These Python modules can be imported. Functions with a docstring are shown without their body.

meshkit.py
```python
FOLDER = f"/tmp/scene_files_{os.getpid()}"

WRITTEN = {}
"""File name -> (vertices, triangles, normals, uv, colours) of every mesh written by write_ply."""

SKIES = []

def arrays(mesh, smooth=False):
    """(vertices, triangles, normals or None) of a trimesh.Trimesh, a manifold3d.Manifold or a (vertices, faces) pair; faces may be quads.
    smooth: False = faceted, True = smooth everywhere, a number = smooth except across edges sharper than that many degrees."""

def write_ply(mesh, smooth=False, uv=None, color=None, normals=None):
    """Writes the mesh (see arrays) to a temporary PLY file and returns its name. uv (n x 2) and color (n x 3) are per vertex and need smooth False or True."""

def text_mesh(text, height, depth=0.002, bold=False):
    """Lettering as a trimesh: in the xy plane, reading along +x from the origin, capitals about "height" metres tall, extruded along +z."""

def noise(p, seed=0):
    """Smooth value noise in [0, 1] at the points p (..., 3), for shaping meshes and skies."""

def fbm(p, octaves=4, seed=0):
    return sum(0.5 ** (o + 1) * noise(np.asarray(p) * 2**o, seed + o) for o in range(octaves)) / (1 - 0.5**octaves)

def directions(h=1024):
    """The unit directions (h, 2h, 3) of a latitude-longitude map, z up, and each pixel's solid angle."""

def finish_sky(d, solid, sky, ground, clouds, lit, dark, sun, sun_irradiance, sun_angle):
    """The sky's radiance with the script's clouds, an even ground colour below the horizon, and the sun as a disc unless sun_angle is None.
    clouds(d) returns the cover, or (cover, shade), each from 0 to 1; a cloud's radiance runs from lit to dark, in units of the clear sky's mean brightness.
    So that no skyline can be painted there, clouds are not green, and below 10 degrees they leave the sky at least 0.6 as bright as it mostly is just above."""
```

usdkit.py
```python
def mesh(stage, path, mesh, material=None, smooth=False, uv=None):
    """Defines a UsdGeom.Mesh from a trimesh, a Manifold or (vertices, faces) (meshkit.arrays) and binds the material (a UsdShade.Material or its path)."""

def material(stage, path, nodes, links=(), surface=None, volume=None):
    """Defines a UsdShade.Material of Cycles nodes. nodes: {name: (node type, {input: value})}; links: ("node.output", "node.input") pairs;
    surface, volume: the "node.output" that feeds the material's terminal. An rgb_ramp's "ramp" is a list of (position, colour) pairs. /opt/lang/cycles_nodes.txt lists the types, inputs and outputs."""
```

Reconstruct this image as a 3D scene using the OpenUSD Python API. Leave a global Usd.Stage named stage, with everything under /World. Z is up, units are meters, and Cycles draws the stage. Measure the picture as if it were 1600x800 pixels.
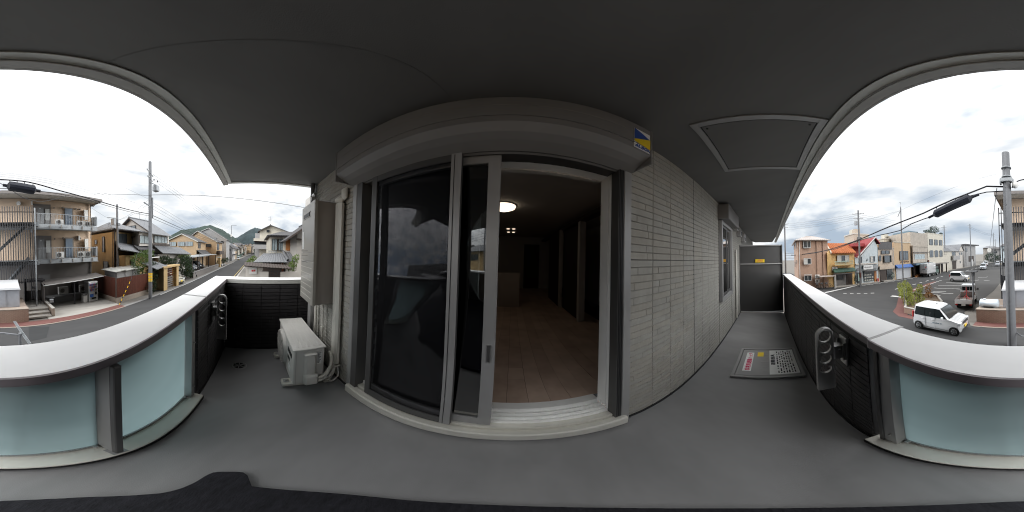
import math, glob, numpy as np, trimesh
from shapely.geometry import Polygon, box as sbox
from shapely import affinity, union_all, box as vbox
from pxr import Usd, UsdGeom, UsdLux, UsdShade, Gf, Sdf, Vt
import usdkit, meshkit

stage = Usd.Stage.CreateInMemory()
UsdGeom.SetStageUpAxis(stage, 'Z')
UsdGeom.Xform.Define(stage, '/World')
UsdGeom.Scope.Define(stage, '/World/Looks')
rng = np.random.default_rng(7)
PI = math.pi

# ------------------------------------------------------------------ camera, sky, sun
# The place is a balcony seen all the way round.  It is built unrolled: the directions around the
# balcony run from left to right, heights are kept, and distances become distances from the lens.
SPREAD = 0.8
cam = UsdGeom.Camera.Define(stage, '/World/camera')
cam.AddRotateXOp().Set(90.0)
cam.CreateHorizontalApertureAttr(36.0)
cam.CreateVerticalApertureAttr(18.0)
cam.CreateFocalLengthAttr(36.0 / (2 * SPREAD * PI))
cam.CreateClippingRangeAttr(Gf.Vec2f(0.02, 20000.0))
cam.CreateExposureAttr(0.0)

SUN_EL, SUN_ROT = math.radians(58), math.radians(205)
SKY_STRENGTH = 0.1
usdkit.material(stage, '/World/Looks/sky', {
    'sky': ('sky_texture', {'sky_type': 'single_scattering', 'sun_disc': False, 'sun_elevation': SUN_EL, 'sun_rotation': SUN_ROT}),
    'tc': ('texture_coordinate', {}),
    'mp': ('mapping', {'scale': (15.0, 15.0, 20.0), 'location': (3.1, 1.7, 0.4)}),
    'n1': ('noise_texture', {'scale': 1.0, 'detail': 6.0, 'roughness': 0.5, 'distortion': 0.2}),
    'sep': ('separate_xyz', {}),
    'el': ('map_range', {'from_min': 0.0, 'from_max': 0.20, 'to_min': -0.10, 'to_max': 0.20, 'clamp': True}),
    'add': ('math', {'math_type': 'add'}),
    'ramp': ('rgb_ramp', {'ramp': [(0.0, (4.2, 5.2, 6.5)), (0.34, (4.5, 5.5, 6.8)), (0.44, (6.6, 7.3, 8.2)), (0.52, (8.6, 9.1, 9.6)), (0.60, (10.4, 10.6, 10.8)), (0.70, (13.0, 13.1, 13.2)), (1.0, (15.0, 15.0, 15.0))]}),
    'zen': ('map_range', {'from_min': 0.2, 'from_max': 0.9, 'to_min': 1.0, 'to_max': 2.4, 'clamp': True}),
    'lift': ('vector_math', {'math_type': 'scale'}),
    'mix': ('mix', {'fac': 0.93}),
    'bg': ('background_shader', {'strength': SKY_STRENGTH})},
    [('tc.generated', 'mp.vector'), ('mp.vector', 'n1.vector'), ('tc.generated', 'sep.vector'), ('sep.z', 'el.value'), ('n1.fac', 'add.value1'), ('el.result', 'add.value2'),
     ('add.value', 'ramp.fac'), ('sky.color', 'mix.color1'), ('sep.z', 'zen.value'), ('ramp.color', 'lift.vector1'), ('zen.result', 'lift.scale'), ('lift.vector', 'mix.color2'), ('mix.color', 'bg.color')], surface='bg.background')
dome = UsdLux.DomeLight.Define(stage, '/World/sky')
dome.CreateIntensityAttr(1.0)
UsdShade.MaterialBindingAPI.Apply(dome.GetPrim()).Bind(UsdShade.Material.Get(stage, '/World/Looks/sky'))
dome.GetPrim().SetCustomDataByKey('kind', 'structure')
sun = UsdLux.DistantLight.Define(stage, '/World/sun')
sun.CreateIntensityAttr(0.2)
sun.CreateAngleAttr(20.0)
sun.CreateColorAttr(Gf.Vec3f(1.0, 0.97, 0.92))
sun.CreateNormalizeAttr(True)
sd = np.array([math.sin(SUN_ROT) * math.cos(SUN_EL), math.cos(SUN_ROT) * math.cos(SUN_EL), math.sin(SUN_EL)])
sun.AddRotateZOp().Set(math.degrees(math.atan2(sd[0], -sd[1])))
sun.AddRotateXOp().Set(math.degrees(math.acos(sd[2])))

# ------------------------------------------------------------------ unrolling the place
_w = np.array([math.radians(-1.1), math.radians(1.63), 0.0])      # the lens stands a little out of plumb
_t = np.linalg.norm(_w); _k = _w / _t
_K = np.array([[0, -_k[2], _k[1]], [_k[2], 0, -_k[0]], [-_k[1], _k[0], 0]])
TILT = np.eye(3) + math.sin(_t) * _K + (1 - math.cos(_t)) * _K @ _K

def unroll(P, c):
    Q = np.asarray(P, float) @ TILT.T
    az = np.arctan2(Q[:, 0], Q[:, 1])
    az = c + (az - c + PI) % (2 * PI) - PI
    rh = np.hypot(Q[:, 0], Q[:, 1]); el = np.arctan2(Q[:, 2], rh)
    D = np.hypot(rh, Q[:, 2]) * np.sinc(el / PI)
    return np.stack([az * D, D / SPREAD, Q[:, 2]], 1)

def refine(V, F, c, tol=0.0009, rounds=7, N=None):
    """Splits the edges that bend when the place is unrolled."""
    V = np.asarray(V, float); F = np.asarray(F, int)
    for _ in range(rounds):
        E = np.sort(np.vstack([F[:, [0, 1]], F[:, [1, 2]], F[:, [2, 0]]]), 1)
        U, inv = np.unique(E, axis=0, return_inverse=True)
        inv = inv.reshape(-1)
        W = unroll(V, c)
        M = (V[U[:, 0]] + V[U[:, 1]]) / 2
        wm = unroll(M, c); a, b = W[U[:, 0]], W[U[:, 1]]
        ia, ib, im = (np.stack([q[:, 0] / q[:, 1], q[:, 2] / q[:, 1]], 1) * SPREAD ** -1 for q in (a, b, wm))
        d = ib - ia; L = np.linalg.norm(d, axis=1) + 1e-9
        dev = np.abs(d[:, 0] * (im - ia)[:, 1] - d[:, 1] * (im - ia)[:, 0]) / L
        dep = np.linalg.norm(wm - (a + b) / 2, axis=1) / np.maximum(wm[:, 1], 1e-6)
        near = wm[:, 1] < 6
        cut = (dev > tol) | ((dep > np.where(near, .0015, .03)) & (L > np.where(near, .004, .02)))
        if not cut.any() or len(F) > 60000:
            break
        idx = np.full(len(U), -1); idx[cut] = len(V) + np.arange(cut.sum())
        V = np.vstack([V, M[cut]])
        if N is not None: N = np.vstack([N, (N[U[cut, 0]] + N[U[cut, 1]]) / 2])
        n = len(F); m = np.stack([idx[inv[:n]], idx[inv[n:2 * n]], idx[inv[2 * n:]]], 1)
        k = (m >= 0).sum(1)
        out = [F[k == 0]]
        f, q = F[k == 3], m[k == 3]
        out += [np.stack([f[:, 0], q[:, 0], q[:, 2]], 1), np.stack([q[:, 0], f[:, 1], q[:, 1]], 1), np.stack([q[:, 2], q[:, 1], f[:, 2]], 1), q]
        for r in range(3):
            s = (k == 1) & (m[:, r] >= 0)
            f, q = np.roll(F[s], -r, 1), m[s][:, r]
            out += [np.stack([f[:, 0], q, f[:, 2]], 1), np.stack([q, f[:, 1], f[:, 2]], 1)]
            s = (k == 2) & (m[:, r] < 0)                       # edge r whole, the two others split
            f, q = np.roll(F[s], -r, 1), np.roll(m[s], -r, 1)
            out += [np.stack([f[:, 0], f[:, 1], q[:, 1]], 1), np.stack([f[:, 0], q[:, 1], q[:, 2]], 1), np.stack([q[:, 2], q[:, 1], f[:, 2]], 1)]
        F = np.vstack(out)
    return (V, F) if N is None else (V, F, N)

def turn(V, N, c):
    """The directions N of the surface at V after unrolling."""
    h = 2e-4 * np.linalg.norm(V, axis=1, keepdims=True) + 1e-6
    J = np.stack([(unroll(V + h * e, c) - unroll(V - h * e, c)) / (2 * h) for e in np.eye(3)], 2)
    J[~np.isfinite(J).all((1, 2))] = np.eye(3)
    n = np.linalg.solve(np.swapaxes(J, 1, 2) + 1e-9 * np.eye(3), N[:, :, None])[:, :, 0]
    return n / (np.linalg.norm(n, axis=1, keepdims=True) + 1e-12)

# ------------------------------------------------------------------ shapes: (vertices, triangles) in metres, X right, Y towards the house, Z up
def cat(ms):
    vs, fs, n = [], [], 0
    for v, f in ms:
        vs.append(np.asarray(v, float)); fs.append(np.asarray(f, int) + n); n += len(v)
    return np.vstack(vs), np.vstack(fs)
BF = np.array([[0, 2, 1], [0, 3, 2], [4, 5, 6], [4, 6, 7], [0, 1, 5], [0, 5, 4], [1, 2, 6], [1, 6, 5], [2, 3, 7], [2, 7, 6], [3, 0, 4], [3, 4, 7]])
def box(x0, x1, y0, y1, z0, z1):
    x0, x1 = sorted((x0, x1)); y0, y1 = sorted((y0, y1)); z0, z1 = sorted((z0, z1))
    return np.array([[x0, y0, z0], [x1, y0, z0], [x1, y1, z0], [x0, y1, z0], [x0, y0, z1], [x1, y0, z1], [x1, y1, z1], [x0, y1, z1]], float), BF
def hexa(p):                                                # eight corners: four below, four above, both in turn
    return np.array(p, float), BF
def hull(P):
    from scipy.spatial import ConvexHull
    P = np.asarray(P, float); h = ConvexHull(P); f = h.simplices.copy()
    n = np.cross(P[f[:, 1]] - P[f[:, 0]], P[f[:, 2]] - P[f[:, 0]])
    fl = (n * h.equations[:, :3]).sum(1) < 0; f[fl] = f[fl][:, ::-1]
    return P, f
def rbox(x0, x1, y0, y1, z0, z1, r=0.01):
    x0, x1 = sorted((x0, x1)); y0, y1 = sorted((y0, y1)); z0, z1 = sorted((z0, z1))
    P = []
    for x, dx in ((x0, r), (x1, -r)):
        for y, dy in ((y0, r), (y1, -r)):
            for z, dz in ((z0, r), (z1, -r)):
                P += [(x, y + dy, z + dz), (x + dx, y, z + dz), (x + dx, y + dy, z)]
    return hull(P)
def quad(a, b, c, d):
    return np.array([a, b, c, d], float), np.array([[0, 1, 2], [0, 2, 3]])
def cyl(p, q, r, n=10, r1=None):
    p, q = np.array(p, float), np.array(q, float); t = q - p; t /= np.linalg.norm(t)
    a = np.cross(t, [0, 0, 1.0] if abs(t[2]) < .9 else [1.0, 0, 0]); a /= np.linalg.norm(a); b = np.cross(t, a)
    an = np.arange(n) * 2 * PI / n; ring = np.cos(an)[:, None] * a + np.sin(an)[:, None] * b
    r1 = r if r1 is None else r1
    V = np.vstack([p + ring * r, q + ring * r1, [p], [q]]); i = np.arange(n); j = (i + 1) % n
    F = np.vstack([np.stack([i, j, n + j], 1), np.stack([i, n + j, n + i], 1), np.stack([j, i, np.full(n, 2 * n)], 1), np.stack([n + i, n + j, np.full(n, 2 * n + 1)], 1)])
    return V, F
def tube(pts, r, n=6):
    p = np.asarray(pts, float); t = np.gradient(p, axis=0); t /= np.linalg.norm(t, axis=1, keepdims=True) + 1e-12
    a = np.cross(t, np.where(np.abs(t[:, 2:]) < .9, [0, 0, 1.0], [1.0, 0, 0])); a /= np.linalg.norm(a, axis=1, keepdims=True) + 1e-12
    b = np.cross(t, a); an = np.arange(n) * 2 * PI / n
    V = (p[:, None] + r * (np.cos(an)[None, :, None] * a[:, None] + np.sin(an)[None, :, None] * b[:, None])).reshape(-1, 3)
    i, j = np.meshgrid(np.arange(len(p) - 1), np.arange(n), indexing='ij')
    q = np.stack([i * n + j, i * n + (j + 1) % n, (i + 1) * n + (j + 1) % n, (i + 1) * n + j], -1).reshape(-1, 4)
    return V, np.vstack([q[:, [0, 1, 2]], q[:, [0, 2, 3]]])
def curve(pts, n=24):
    """A smooth line through the points."""
    from scipy.interpolate import PchipInterpolator
    p = np.asarray(pts, float); s = np.r_[0, np.cumsum(np.linalg.norm(np.diff(p, axis=0), axis=1))]
    return PchipInterpolator(s, p)(np.linspace(0, s[-1], n))
def sag(a, b, d, n=28):
    t = np.linspace(0, 1, n)[:, None]; p = np.array(a) * (1 - t) + np.array(b) * t
    p[:, 2] -= 4 * d * (t * (1 - t))[:, 0]; return p
def prism(poly, a0, a1, ax='y'):
    """A flat outline (shapely or points) pushed from a0 to a1 along an axis; outline in (x,z) for y, (y,z) for x, (x,y) for z."""
    g = poly if hasattr(poly, 'exterior') else Polygon(poly)
    m = trimesh.creation.extrude_polygon(g, abs(a1 - a0), engine='earcut')
    v = np.array(m.vertices); lo = min(a0, a1)
    v = {'y': np.stack([v[:, 0], v[:, 2] + lo, v[:, 1]], 1), 'x': np.stack([v[:, 2] + lo, v[:, 0], v[:, 1]], 1), 'z': np.stack([v[:, 0], v[:, 1], v[:, 2] + lo], 1)}[ax]
    return v, np.array(m.faces)
def sheet(poly, z, cell=None):
    """A level sheet, cut into cells so that it unrolls well."""
    out = []
    x0, y0, x1, y1 = poly.bounds
    c = cell or max(x1 - x0, y1 - y0) / 6
    xs = np.arange(x0, x1, c); ys = np.arange(y0, y1, c)
    for x in xs:
        for y in ys:
            g = poly.intersection(sbox(x, y, x + c, y + c))
            for q in getattr(g, 'geoms', [g]):
                if q.geom_type == 'Polygon' and q.area > 1e-6:
                    v, f = trimesh.creation.triangulate_polygon(q, engine='earcut')
                    out.append((np.c_[v, np.full(len(v), z)], f))
    return cat(out)
def sphere(c, r, sub=2, sc=(1, 1, 1)):
    m = trimesh.creation.icosphere(sub, 1.0); return np.array(m.vertices) * r * np.array(sc) + np.array(c), np.array(m.faces)
def lathe(profile, c, n=20, ax=(0, 0, 1)):
    p = np.array(profile, float); an = np.arange(n) * 2 * PI / n
    V = np.stack([p[:, None, 0] * np.cos(an), p[:, None, 0] * np.sin(an), np.broadcast_to(p[:, None, 1], (len(p), n))], -1).reshape(-1, 3)
    i, j = np.meshgrid(np.arange(len(p) - 1), np.arange(n), indexing='ij')
    q = np.stack([i * n + j, i * n + (j + 1) % n, (i + 1) * n + (j + 1) % n, (i + 1) * n + j], -1).reshape(-1, 4)
    if ax != (0, 0, 1):
        V = V @ trimesh.geometry.align_vectors([0, 0, 1], ax)[:3, :3].T
    return V + np.array(c), np.vstack([q[:, [0, 1, 2]], q[:, [0, 2, 3]]])
class Frame:
    """A facade: x to the viewer's right along it, y away from the viewer, z up."""
    def __init__(s, ox, oy, dx, dy, oz=0.0):
        L = math.hypot(dx, dy); s.o = np.array([ox, oy, oz]); s.a = np.array([[dx / L, dy / L, 0], [-dy / L, dx / L, 0], [0, 0, 1.0]])
    def __call__(s, m):
        return np.asarray(m[0]) @ s.a + s.o, m[1]
    def box(s, *a): return s(box(*a))
    def pt(s, *p): return np.array(p, float) @ s.a + s.o
def letters(text, height, depth=0.002, cjk=False):
    if not cjk:
        m = meshkit.text_mesh(text, height, depth, bold=True); return np.array(m.vertices), np.array(m.faces)
    from PIL import Image, ImageDraw, ImageFont
    font = ImageFont.truetype(glob.glob('/opt/blender-*/*/datafiles/fonts/*CJK*')[0], 64)
    x0, y0, x1, y1 = font.getbbox(text, anchor='ls', stroke_width=2)
    im = Image.new('L', (x1 - x0 + 8, y1 - y0 + 8)); ImageDraw.Draw(im).text((4 - x0, 4 - y0), text, 255, font, anchor='ls', stroke_width=2)
    on = np.pad(np.asarray(im) > 127, ((0, 0), (1, 1))).astype(np.int8)
    rows, st = np.nonzero(np.diff(on, axis=1) == 1); en = np.nonzero(np.diff(on, axis=1) == -1)[1]
    sh = union_all(vbox(st, -rows - 1, en, -rows)).buffer(.6).buffer(-.6).simplify(.9); k = height / 56.0
    sh = affinity.affine_transform(sh, [k, 0, 0, k, 0, (4 - y0) * k])
    return cat([(np.array(m.vertices), np.array(m.faces)) for m in (trimesh.creation.extrude_polygon(g, depth, engine='earcut') for g in getattr(sh, 'geoms', [sh]))])

# ------------------------------------------------------------------ things
ALL, TAKEN = [], {}
def number(scope, name):
    k = TAKEN.setdefault(scope, {}); n = k.get(name, -1) + 1; k[name] = n
    return name if n == 0 else f'{name}_{n:03d}'
class Thing:
    def __init__(s, name, label=None, cat=None, group=None, kind=None, c=None, tol=0.0009):
        s.name, s.label, s.cat, s.group, s.kind, s.tol = number('', name), label, cat, group, kind, tol
        s.c = None if c is None else math.radians(c); s.parts = []; ALL.append(s)
    def add(s, name, mesh, mat, into=None, label=None, smooth=None, kind=None, raw=False):
        p = number(s.name + '/' + (into or ''), name)
        s.parts.append(((into + '/' if into else '') + p, mesh, mat, label, smooth, kind, raw)); return p if not into else into + '/' + p
    def solo(s, mesh, mat, smooth=None, raw=False):
        s.parts.append((None, mesh, mat, None, smooth, None, raw)); return s
def tag(prim, **kw):
    for k, v in kw.items():
        if v: prim.SetCustomDataByKey({'cat': 'category'}.get(k, k), v)
def face(m, n):
    if n is not None: m.CreateNormalsAttr(Vt.Vec3fArray.FromNumpy(n.astype(np.float32))); m.SetNormalsInterpolation('vertex')
def flush():
    for t in ALL:
        if not t.parts: continue
        if t.c is None:
            v = np.vstack([p[1][0] for p in t.parts]); q = (v.min(0) + v.max(0)) / 2 @ TILT.T; a = math.degrees(math.atan2(q[0], q[1]))
            t.c = math.radians(0 if abs(a) < 75 else math.copysign(110, a))
        done = []
        for path, (v, f), mat, label, smooth, kind, raw in t.parts:
            nn = None
            if raw: w, g = np.asarray(v, float), np.asarray(f)
            elif len(f) > 4000: v2, g = refine(v, f, t.c, t.tol); w = unroll(v2, t.c)
            else:
                v, f = np.asarray(v, float), np.asarray(f, int)
                if smooth: v, f, n0 = meshkit.arrays((v, f), smooth)
                else:
                    n0 = np.cross(v[f[:, 1]] - v[f[:, 0]], v[f[:, 2]] - v[f[:, 0]]); n0 = np.repeat(n0 / (np.linalg.norm(n0, axis=1, keepdims=True) + 1e-12), 3, 0); v = v[f].reshape(-1, 3); f = np.arange(len(v)).reshape(-1, 3)
                v2, g, n0 = refine(v, f, t.c, t.tol, N=n0); w = unroll(v2, t.c); nn = turn(v2, n0, t.c); smooth = False
            done.append((path, w, g, mat, label, smooth or False, kind, nn))
        root = f'/World/{t.name}'
        if done[0][0] is None:
            base = (done[0][1].min(0) + done[0][1].max(0)) / 2; base[2] = done[0][1][:, 2].min()
            m = usdkit.mesh(stage, root, (done[0][1] - base, done[0][2]), MATS[done[0][3]], smooth=done[0][5]); face(m, done[0][7]); m.AddTranslateOp().Set(Gf.Vec3d(*base)); prim = m.GetPrim()
        else:
            lo = np.min([d[1].min(0) for d in done], 0); hi = np.max([d[1].max(0) for d in done], 0); base = (lo + hi) / 2; base[2] = lo[2]
            x = UsdGeom.Xform.Define(stage, root); x.AddTranslateOp().Set(Gf.Vec3d(*base)); prim = x.GetPrim()
            for path, w, g, mat, label, smooth, kind, nn in done:
                m = usdkit.mesh(stage, f'{root}/{path}', (w - base, g), MATS[mat], smooth=smooth); face(m, nn); tag(m.GetPrim(), label=label, kind=kind)
        tag(prim, label=t.label, cat=t.cat, group=t.group, kind=t.kind)

# ------------------------------------------------------------------ materials
MATS = {}
def mat(name, col, rough=.6, var=.12, scale=5., metal=0., bump=0., bscale=120., spec=.2, coat=0., warm=None, detail=4.):
    if name.startswith(('hillside', 'plaster', 'apt_', 'house_', 'stained', 'concrete', 'block', 'car_white', 'car_cream', 'vend', 'locker', 'win_white', 'roof_pale', 'curtain')): col = np.array(col) * .78
    c = np.array(col, float); lo, hi = c * (1 - var), c * (1 + var) if warm is None else np.array(warm, float)
    nodes = {'g': ('geometry', {}), 'n': ('noise_texture', {'scale': scale, 'detail': detail, 'roughness': .6}), 'r': ('rgb_ramp', {'ramp': [(.25, lo), (.75, hi)]}),
             'p': ('principled_bsdf', {'roughness': rough, 'metallic': metal, 'specular_ior_level': spec, 'coat_weight': coat})}
    links = [('g.position', 'n.vector'), ('n.fac', 'r.fac'), ('r.color', 'p.base_color')]
    if bump:
        nodes |= {'n2': ('noise_texture', {'scale': bscale, 'detail': 3.}), 'b': ('bump', {'strength': 1.0, 'distance': bump})}
        links += [('g.position', 'n2.vector'), ('n2.fac', 'b.height'), ('b.normal', 'p.normal')]
    MATS[name] = usdkit.material(stage, f'/World/Looks/{name}', nodes, links, surface='p.BSDF')
def emit(name, col, k):
    MATS[name] = usdkit.material(stage, f'/World/Looks/{name}', {'e': ('emission', {'color': col, 'strength': k})}, surface='e.emission')
def pane(name, tint, rough=.02, ior=1.5):
    MATS[name] = usdkit.material(stage, f'/World/Looks/{name}', {'t': ('transparent_bsdf', {'color': tint}), 'g': ('glossy_bsdf', {'color': (1, 1, 1), 'roughness': rough}), 'f': ('fresnel', {'IOR': ior}), 'm': ('mix_closure', {})},
                                 [('f.fac', 'm.fac'), ('t.BSDF', 'm.closure1'), ('g.BSDF', 'm.closure2')], surface='m.closure')

mat('vinyl', (.240, .239, .240), .55, .20, 1.1, bump=.0012, bscale=260.)
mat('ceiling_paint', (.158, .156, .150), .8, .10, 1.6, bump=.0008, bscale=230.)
mat('white_tile', (.345, .338, .308), .75, .10, 9., bump=.0012, bscale=90.)
mat('white_tile_warm', (.355, .34, .302), .75, .10, 9., bump=.0012, bscale=90.)
mat('joint', (.24, .235, .22), .9)
mat('dark_tile', (.035, .033, .034), .6, .25, 14., bump=.0015, bscale=80.)
mat('dark_joint', (.018, .017, .017), .8)
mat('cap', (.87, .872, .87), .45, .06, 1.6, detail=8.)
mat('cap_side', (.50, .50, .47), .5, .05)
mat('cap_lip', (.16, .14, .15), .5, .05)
mat('alu', (.31, .308, .305), .5, .06, 3., metal=.2, spec=.35)
mat('alu_dark', (.060, .059, .058), .5, .08, 3., spec=.3)
mat('alu_white', (.86, .86, .84), .4, .05)
mat('soffit_trim', (.33, .32, .30), .5, .05)
mat('shutter_box', (.19, .185, .18), .5, .05)
mat('seal', (.015, .015, .016), .6)
mat('ivory', (.60, .585, .53), .45, .05)
mat('beige_metal', (.35, .335, .30), .42, .05, coat=.1)
mat('beige_dark', (.30, .275, .25), .45, .05)
mat('ac_white', (.62, .61, .58), .45, .04)
mat('ac_grill', (.40, .39, .37), .5)
mat('black', (.012, .012, .013), .5, .2)
mat('fabric', (.016, .016, .020), .9, .5, 26., bump=.004, bscale=70.)
mat('steel', (.42, .42, .41), .35, .12, 12., metal=.9)
mat('white_paper', (.78, .79, .78), .6, .03)
mat('red_ink', (.62, .03, .12), .6)
mat('black_ink', (.03, .03, .04), .6)
mat('yellow_label', (.80, .58, .02), .5, .06, 30.)
mat('blue_label', (.02, .07, .33), .5)
mat('oak', (.50, .36, .28), .42, .22, 3., warm=(.62, .47, .38))
mat('oak_light', (.55, .41, .32), .42, .22, 3., warm=(.68, .52, .42))
mat('room_wall', (.55, .53, .50), .8, .04)
mat('room_dark', (.035, .026, .022), .5, .2)
mat('counter', (.40, .35, .31), .6, .06)
emit('lamp_glow', (1.0, .82, .62), 2.0)
emit('spot_glow', (1.0, .8, .58), 1.2)
pane('sash_glass', (.55, .58, .58), .01, 1.95)
pane('clear_glass', (.8, .83, .82))
MATS['screen'] = usdkit.material(stage, '/World/Looks/screen', {'t': ('transparent_bsdf', {'color': (.86, .86, .87)}), 'd': ('principled_bsdf', {'base_color': (.008, .008, .009), 'roughness': .8, 'specular_ior_level': .1}), 'm': ('mix_closure', {'fac': .14})},
                                 [('t.BSDF', 'm.closure1'), ('d.BSDF', 'm.closure2')], surface='m.closure')
MATS['frosted'] = usdkit.material(stage, '/World/Looks/frosted', {'g': ('geometry', {}), 'n': ('noise_texture', {'scale': 2.5, 'detail': 3.}), 'r': ('rgb_ramp', {'ramp': [(.3, (.47, .56, .57)), (.7, (.52, .61, .62))]}),
    't': ('translucent_bsdf', {}), 'd': ('principled_bsdf', {'base_color': (.42, .48, .48), 'roughness': .35}), 'm': ('mix_closure', {'fac': .25})},
    [('g.position', 'n.vector'), ('n.fac', 'r.fac'), ('r.color', 't.color'), ('t.BSDF', 'm.closure1'), ('d.BSDF', 'm.closure2')], surface='m.closure')

# ------------------------------------------------------------------ the balcony
FL, CE, YW = -1.54, 1.02, .82               # floor, ceiling, house wall
def level(z, inside, step=1.5, n=40, back=None, over=45, c0=None, c1=None):
    """A level sheet with the lens above or below it."""
    az = np.radians(np.arange(c0 if c0 is not None else -180 - over, (c1 if c1 is not None else 180 + over) + .1, step))
    sg = math.copysign(1, z); els = np.radians(np.linspace(90, 2.0, 1500)) * sg
    rows = []
    for a in az:
        d = np.stack([np.sin(a) * np.cos(els), np.cos(a) * np.cos(els), np.sin(els)], 1)
        wd = d @ TILT; t = z / wd[:, 2]; p = wd * t[:, None]
        ok = inside(p[:, 0], p[:, 1]) & (t > 0); k = len(ok) if ok.all() else np.argmin(ok); k = max(k - 1, 1)
        e = np.interp(np.linspace(0, k, n), np.arange(len(els)), els)
        dd = np.stack([np.sin(a) * np.cos(e), np.cos(a) * np.cos(e), np.sin(e)], 1); t = z / (dd @ TILT)[:, 2]
        D = t * np.sin(e) / e
        rows.append(np.stack([a * D, D / SPREAD, t * np.sin(e)], 1))
    R = np.array(rows)
    if back is not None:
        b = R[:, :1].copy(); b[:, :, 1] = back; R = np.concatenate([b, R], 1)
    A, B = R.shape[:2]; i, j = np.meshgrid(np.arange(A - 1), np.arange(B - 1), indexing='ij')
    q = np.stack([i * B + j, (i + 1) * B + j, (i + 1) * B + j + 1, i * B + j + 1], -1).reshape(-1, 4)
    return R.reshape(-1, 3), np.vstack([q[:, [0, 1, 2]], q[:, [0, 2, 3]]])
BACK = -0.5
Thing('floor', 'grey speckled vinyl balcony floor', kind='structure').solo(level(FL, lambda x, y: (x > -2.30) & (x < 4.66) & (y > -.44) & (y < .86), back=BACK), 'vinyl', smooth=True, raw=True)
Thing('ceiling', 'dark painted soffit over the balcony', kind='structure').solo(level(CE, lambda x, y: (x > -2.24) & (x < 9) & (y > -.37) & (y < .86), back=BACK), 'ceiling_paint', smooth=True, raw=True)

# soffit edge
for c, x0, x1, lab in ((-110, -2.28, .4, 'pale soffit edge trim curving along the left opening'), (110, -.4, 9.0, 'pale soffit edge trim running out over the parapet on the street side')):
    t = Thing('soffit_edge', lab, 'eaves trim', c=c)
    t.add('inner_strip', box(x0, x1, -.405, -.355, CE - .012, CE + .02), 'cap_side')
    t.add('outer_strip', box(x0, x1, -.46, -.409, CE - .03, CE + .02), 'soffit_trim')
    t.add('fascia', box(x0 - .02, x1, -.475, -.462, CE - .03, CE + .25), 'soffit_trim')
    if c < 0:
        t.add('end_strip', box(-2.28, -2.225, -.353, .86, CE - .012, CE + .02), 'cap_side')
t = Thing('ceiling_access_hatch', 'square metal framed access hatch panel in the soffit', 'hatch')
for a in (box(.81, 1.60, .375, .42, CE - .012, CE - .002), box(.81, 1.60, -.345, -.30, CE - .012, CE - .002), box(.81, .855, -.2995, .3745, CE - .012, CE - .002), box(1.555, 1.60, -.2995, .3745, CE - .012, CE - .002)):
    t.add('frame', a, 'alu')
t.add('panel', box(.864, 1.546, -.291, .366, CE - .009, CE - .001), 'ceiling_paint')
t.add('gap', box(.8551, 1.5549, -.2999, .3749, CE - .004, CE - .0005), 'seal')
for x, y in ((.89, .34), (.89, -.26)):
    t.add('catch', cyl((x, y, CE - .013), (x, y, CE - .005), .008, 8), 'black')
t = Thing('soffit_joint', 'thin joint line curving across the soffit', 'joint strip', c=-60)
t.solo(box(-.2855, -.2835, -.35, .62, CE - .0022, CE - .001), 'ceiling_paint')

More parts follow.
